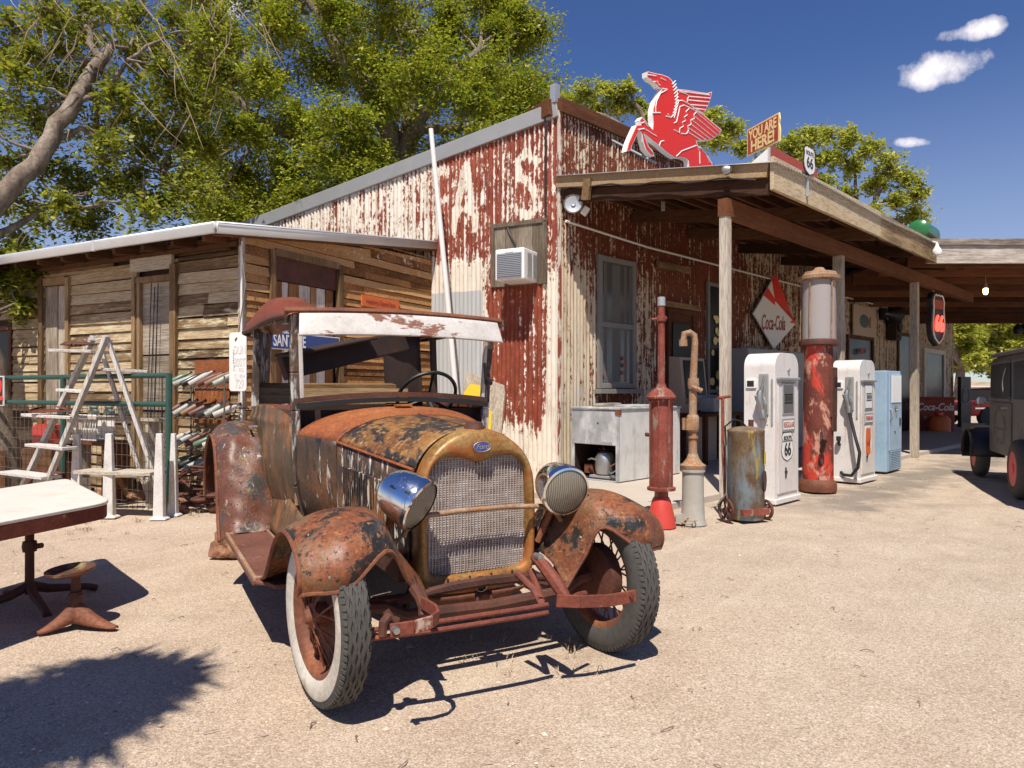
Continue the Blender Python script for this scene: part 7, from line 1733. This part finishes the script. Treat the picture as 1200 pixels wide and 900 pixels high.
# shrub and foliage at the foot of the left hill line
# small tree tops behind the store roof
def farT(name,label,pts,d,rpx,seed,mat,size,group=None,twigs=26,per=30):
    cl=pcl(pts,d,1.2,rpx,seed); cx=sum(c.x for c,_ in cl)/len(cl); cy=sum(c.y for c,_ in cl)/len(cl); zl=min(c.z for c,_ in cl)
    B=Vector((cx,cy,0)); m=Vector((cx,cy,max(1.2,zl-.5)))
    fk=[([B,m],(.3,.2))]
    for k in range(4):
        c=cl[(k*len(cl))//4][0]; fk.append(([m,m.lerp(c,.5)+Vector((0,0,.3)),c],(.15,.04)))
    return tree(name,label,B,fk,cl,mat,size,seed,twigs,per,group=group)
farT('roadside_tree','light green tree top showing behind the winged horse and the store roof',[(668,118),(690,108),(712,105),(735,104),(750,122),(722,125),(700,128),(765,140),(790,135),(812,128),(835,138),(855,150),(870,172),(840,165),(815,160)],27,17,41,M['leaf_light'],.17)
farT('roadside_tree','round yellow green tree standing behind the far half of the porch roof',[(925,172),(945,160),(968,157),(995,162),(1018,172),(1042,192),(1062,208),(1074,225),(1072,250),(1050,235),(1025,215),(1000,195),(975,185),(950,185),(930,195),(1045,265),(1070,278),(1020,250),(990,230),(1060,292),(905,180),(1030,290),(960,215)],29,19,43,M['leaf_light'],.18,twigs=30)
rg=random.Random(6)
farT('roadside_tree','bushy tree beyond the carport opening beside the neon sign',[(1112+9*(k%4)+rg.uniform(-4,4),378+14*(k//4)) for k in range(16)],36,13,47,M['leaf_light'],.22)
farT('roadside_tree','bushy tree beyond the carport opening over the truck roof',[(1160+10*(k%6)+rg.uniform(-4,4),376+14*(k//6)) for k in range(24)],41,14,49,M['leaf_light'],.24)
farT('roadside_tree','wide tree far beyond the carport with its crown below the rear beam',[(1120+16*(k%7)+rg.uniform(-5,5),385+14*(k//7)) for k in range(28)],52,16,51,M['leaf'],.30)
# low scrub beyond the carport
b=leaves('scrub',[(Vector((rg.uniform(16,60),rg.uniform(36,85),rg.uniform(.2,.9))),rg.uniform(.6,1.3)) for k in range(60)],M['leaf_dark'],.2,None,77,12,14)
tag(b,'low dry scrub beyond the carport','scrub',kind='stuff')
b=leaves('hill_scrub',[(Vector((x,y,hill((x+190)/330,(y-115)/150)[2]+.2)),rg.uniform(.5,1.1)) for x,y in [(rg.uniform(-120,-40),rg.uniform(118,180)) for k in range(220)]],M['leaf_dark'],.35,None,78,5,7)
tag(b,'sparse bushes on the dry hill','bushes',kind='stuff')
# leafy desert willows beside the camera that throw their shadow on the yard and the table
def willow(label,base,h,clumps,seed):
    t=thing('desert_willow',label,'willow',(0,0,0),0,'desert willows'); rg=random.Random(seed); b=MB(); B=Vector(base); c0=sum((Vector(c) for c,_ in clumps),Vector())/len(clumps)
    k=Vector((B.x*.6+c0.x*.4,B.y*.6+c0.y*.4,h*.6)); b.tube(wob(B,k,4,.06,rg)+wob(k,c0,4,.06,rg)[1:],[.09,.085,.08,.075,.07,.06,.05,.04,.03],8)
    for c,r in clumps: b.tube(wob(c0,c,4,.04,rg),[.025,.02,.016,.012,.008],5)
    b.build('trunk',M['bark'],t); leaves('crown',[(Vector(c),r) for c,r in clumps],M['leaf_yucca'],.26,t,seed,70,16,droop=.35,flat=.9,aspect=.11); return t
def up(x,y,h): return (x-.09*h,y-.555*h,h)
willow('narrow leaved willow beside the camera throwing the nearest shadow on the yard',(-2.9,-.3,0),4.3,[(up(-1.9,2.45,4.2),.30),(up(-1.65,2.70,4.3),.28),(up(-1.80,3.02,4.4),.30),(up(-1.60,3.0,4.2),.2),(up(-2.1,2.7,4.2),.34),(up(-1.95,2.2,4.3),.3)],3)
willow('narrow leaved willow behind the enamel table throwing its shadow on the table',(-4.6,1.6,0),3.4,[(up(-3.0,3.75,3.3),.26),(up(-3.25,3.95,3.4),.28),(up(-2.95,3.45,3.3),.25)],4)
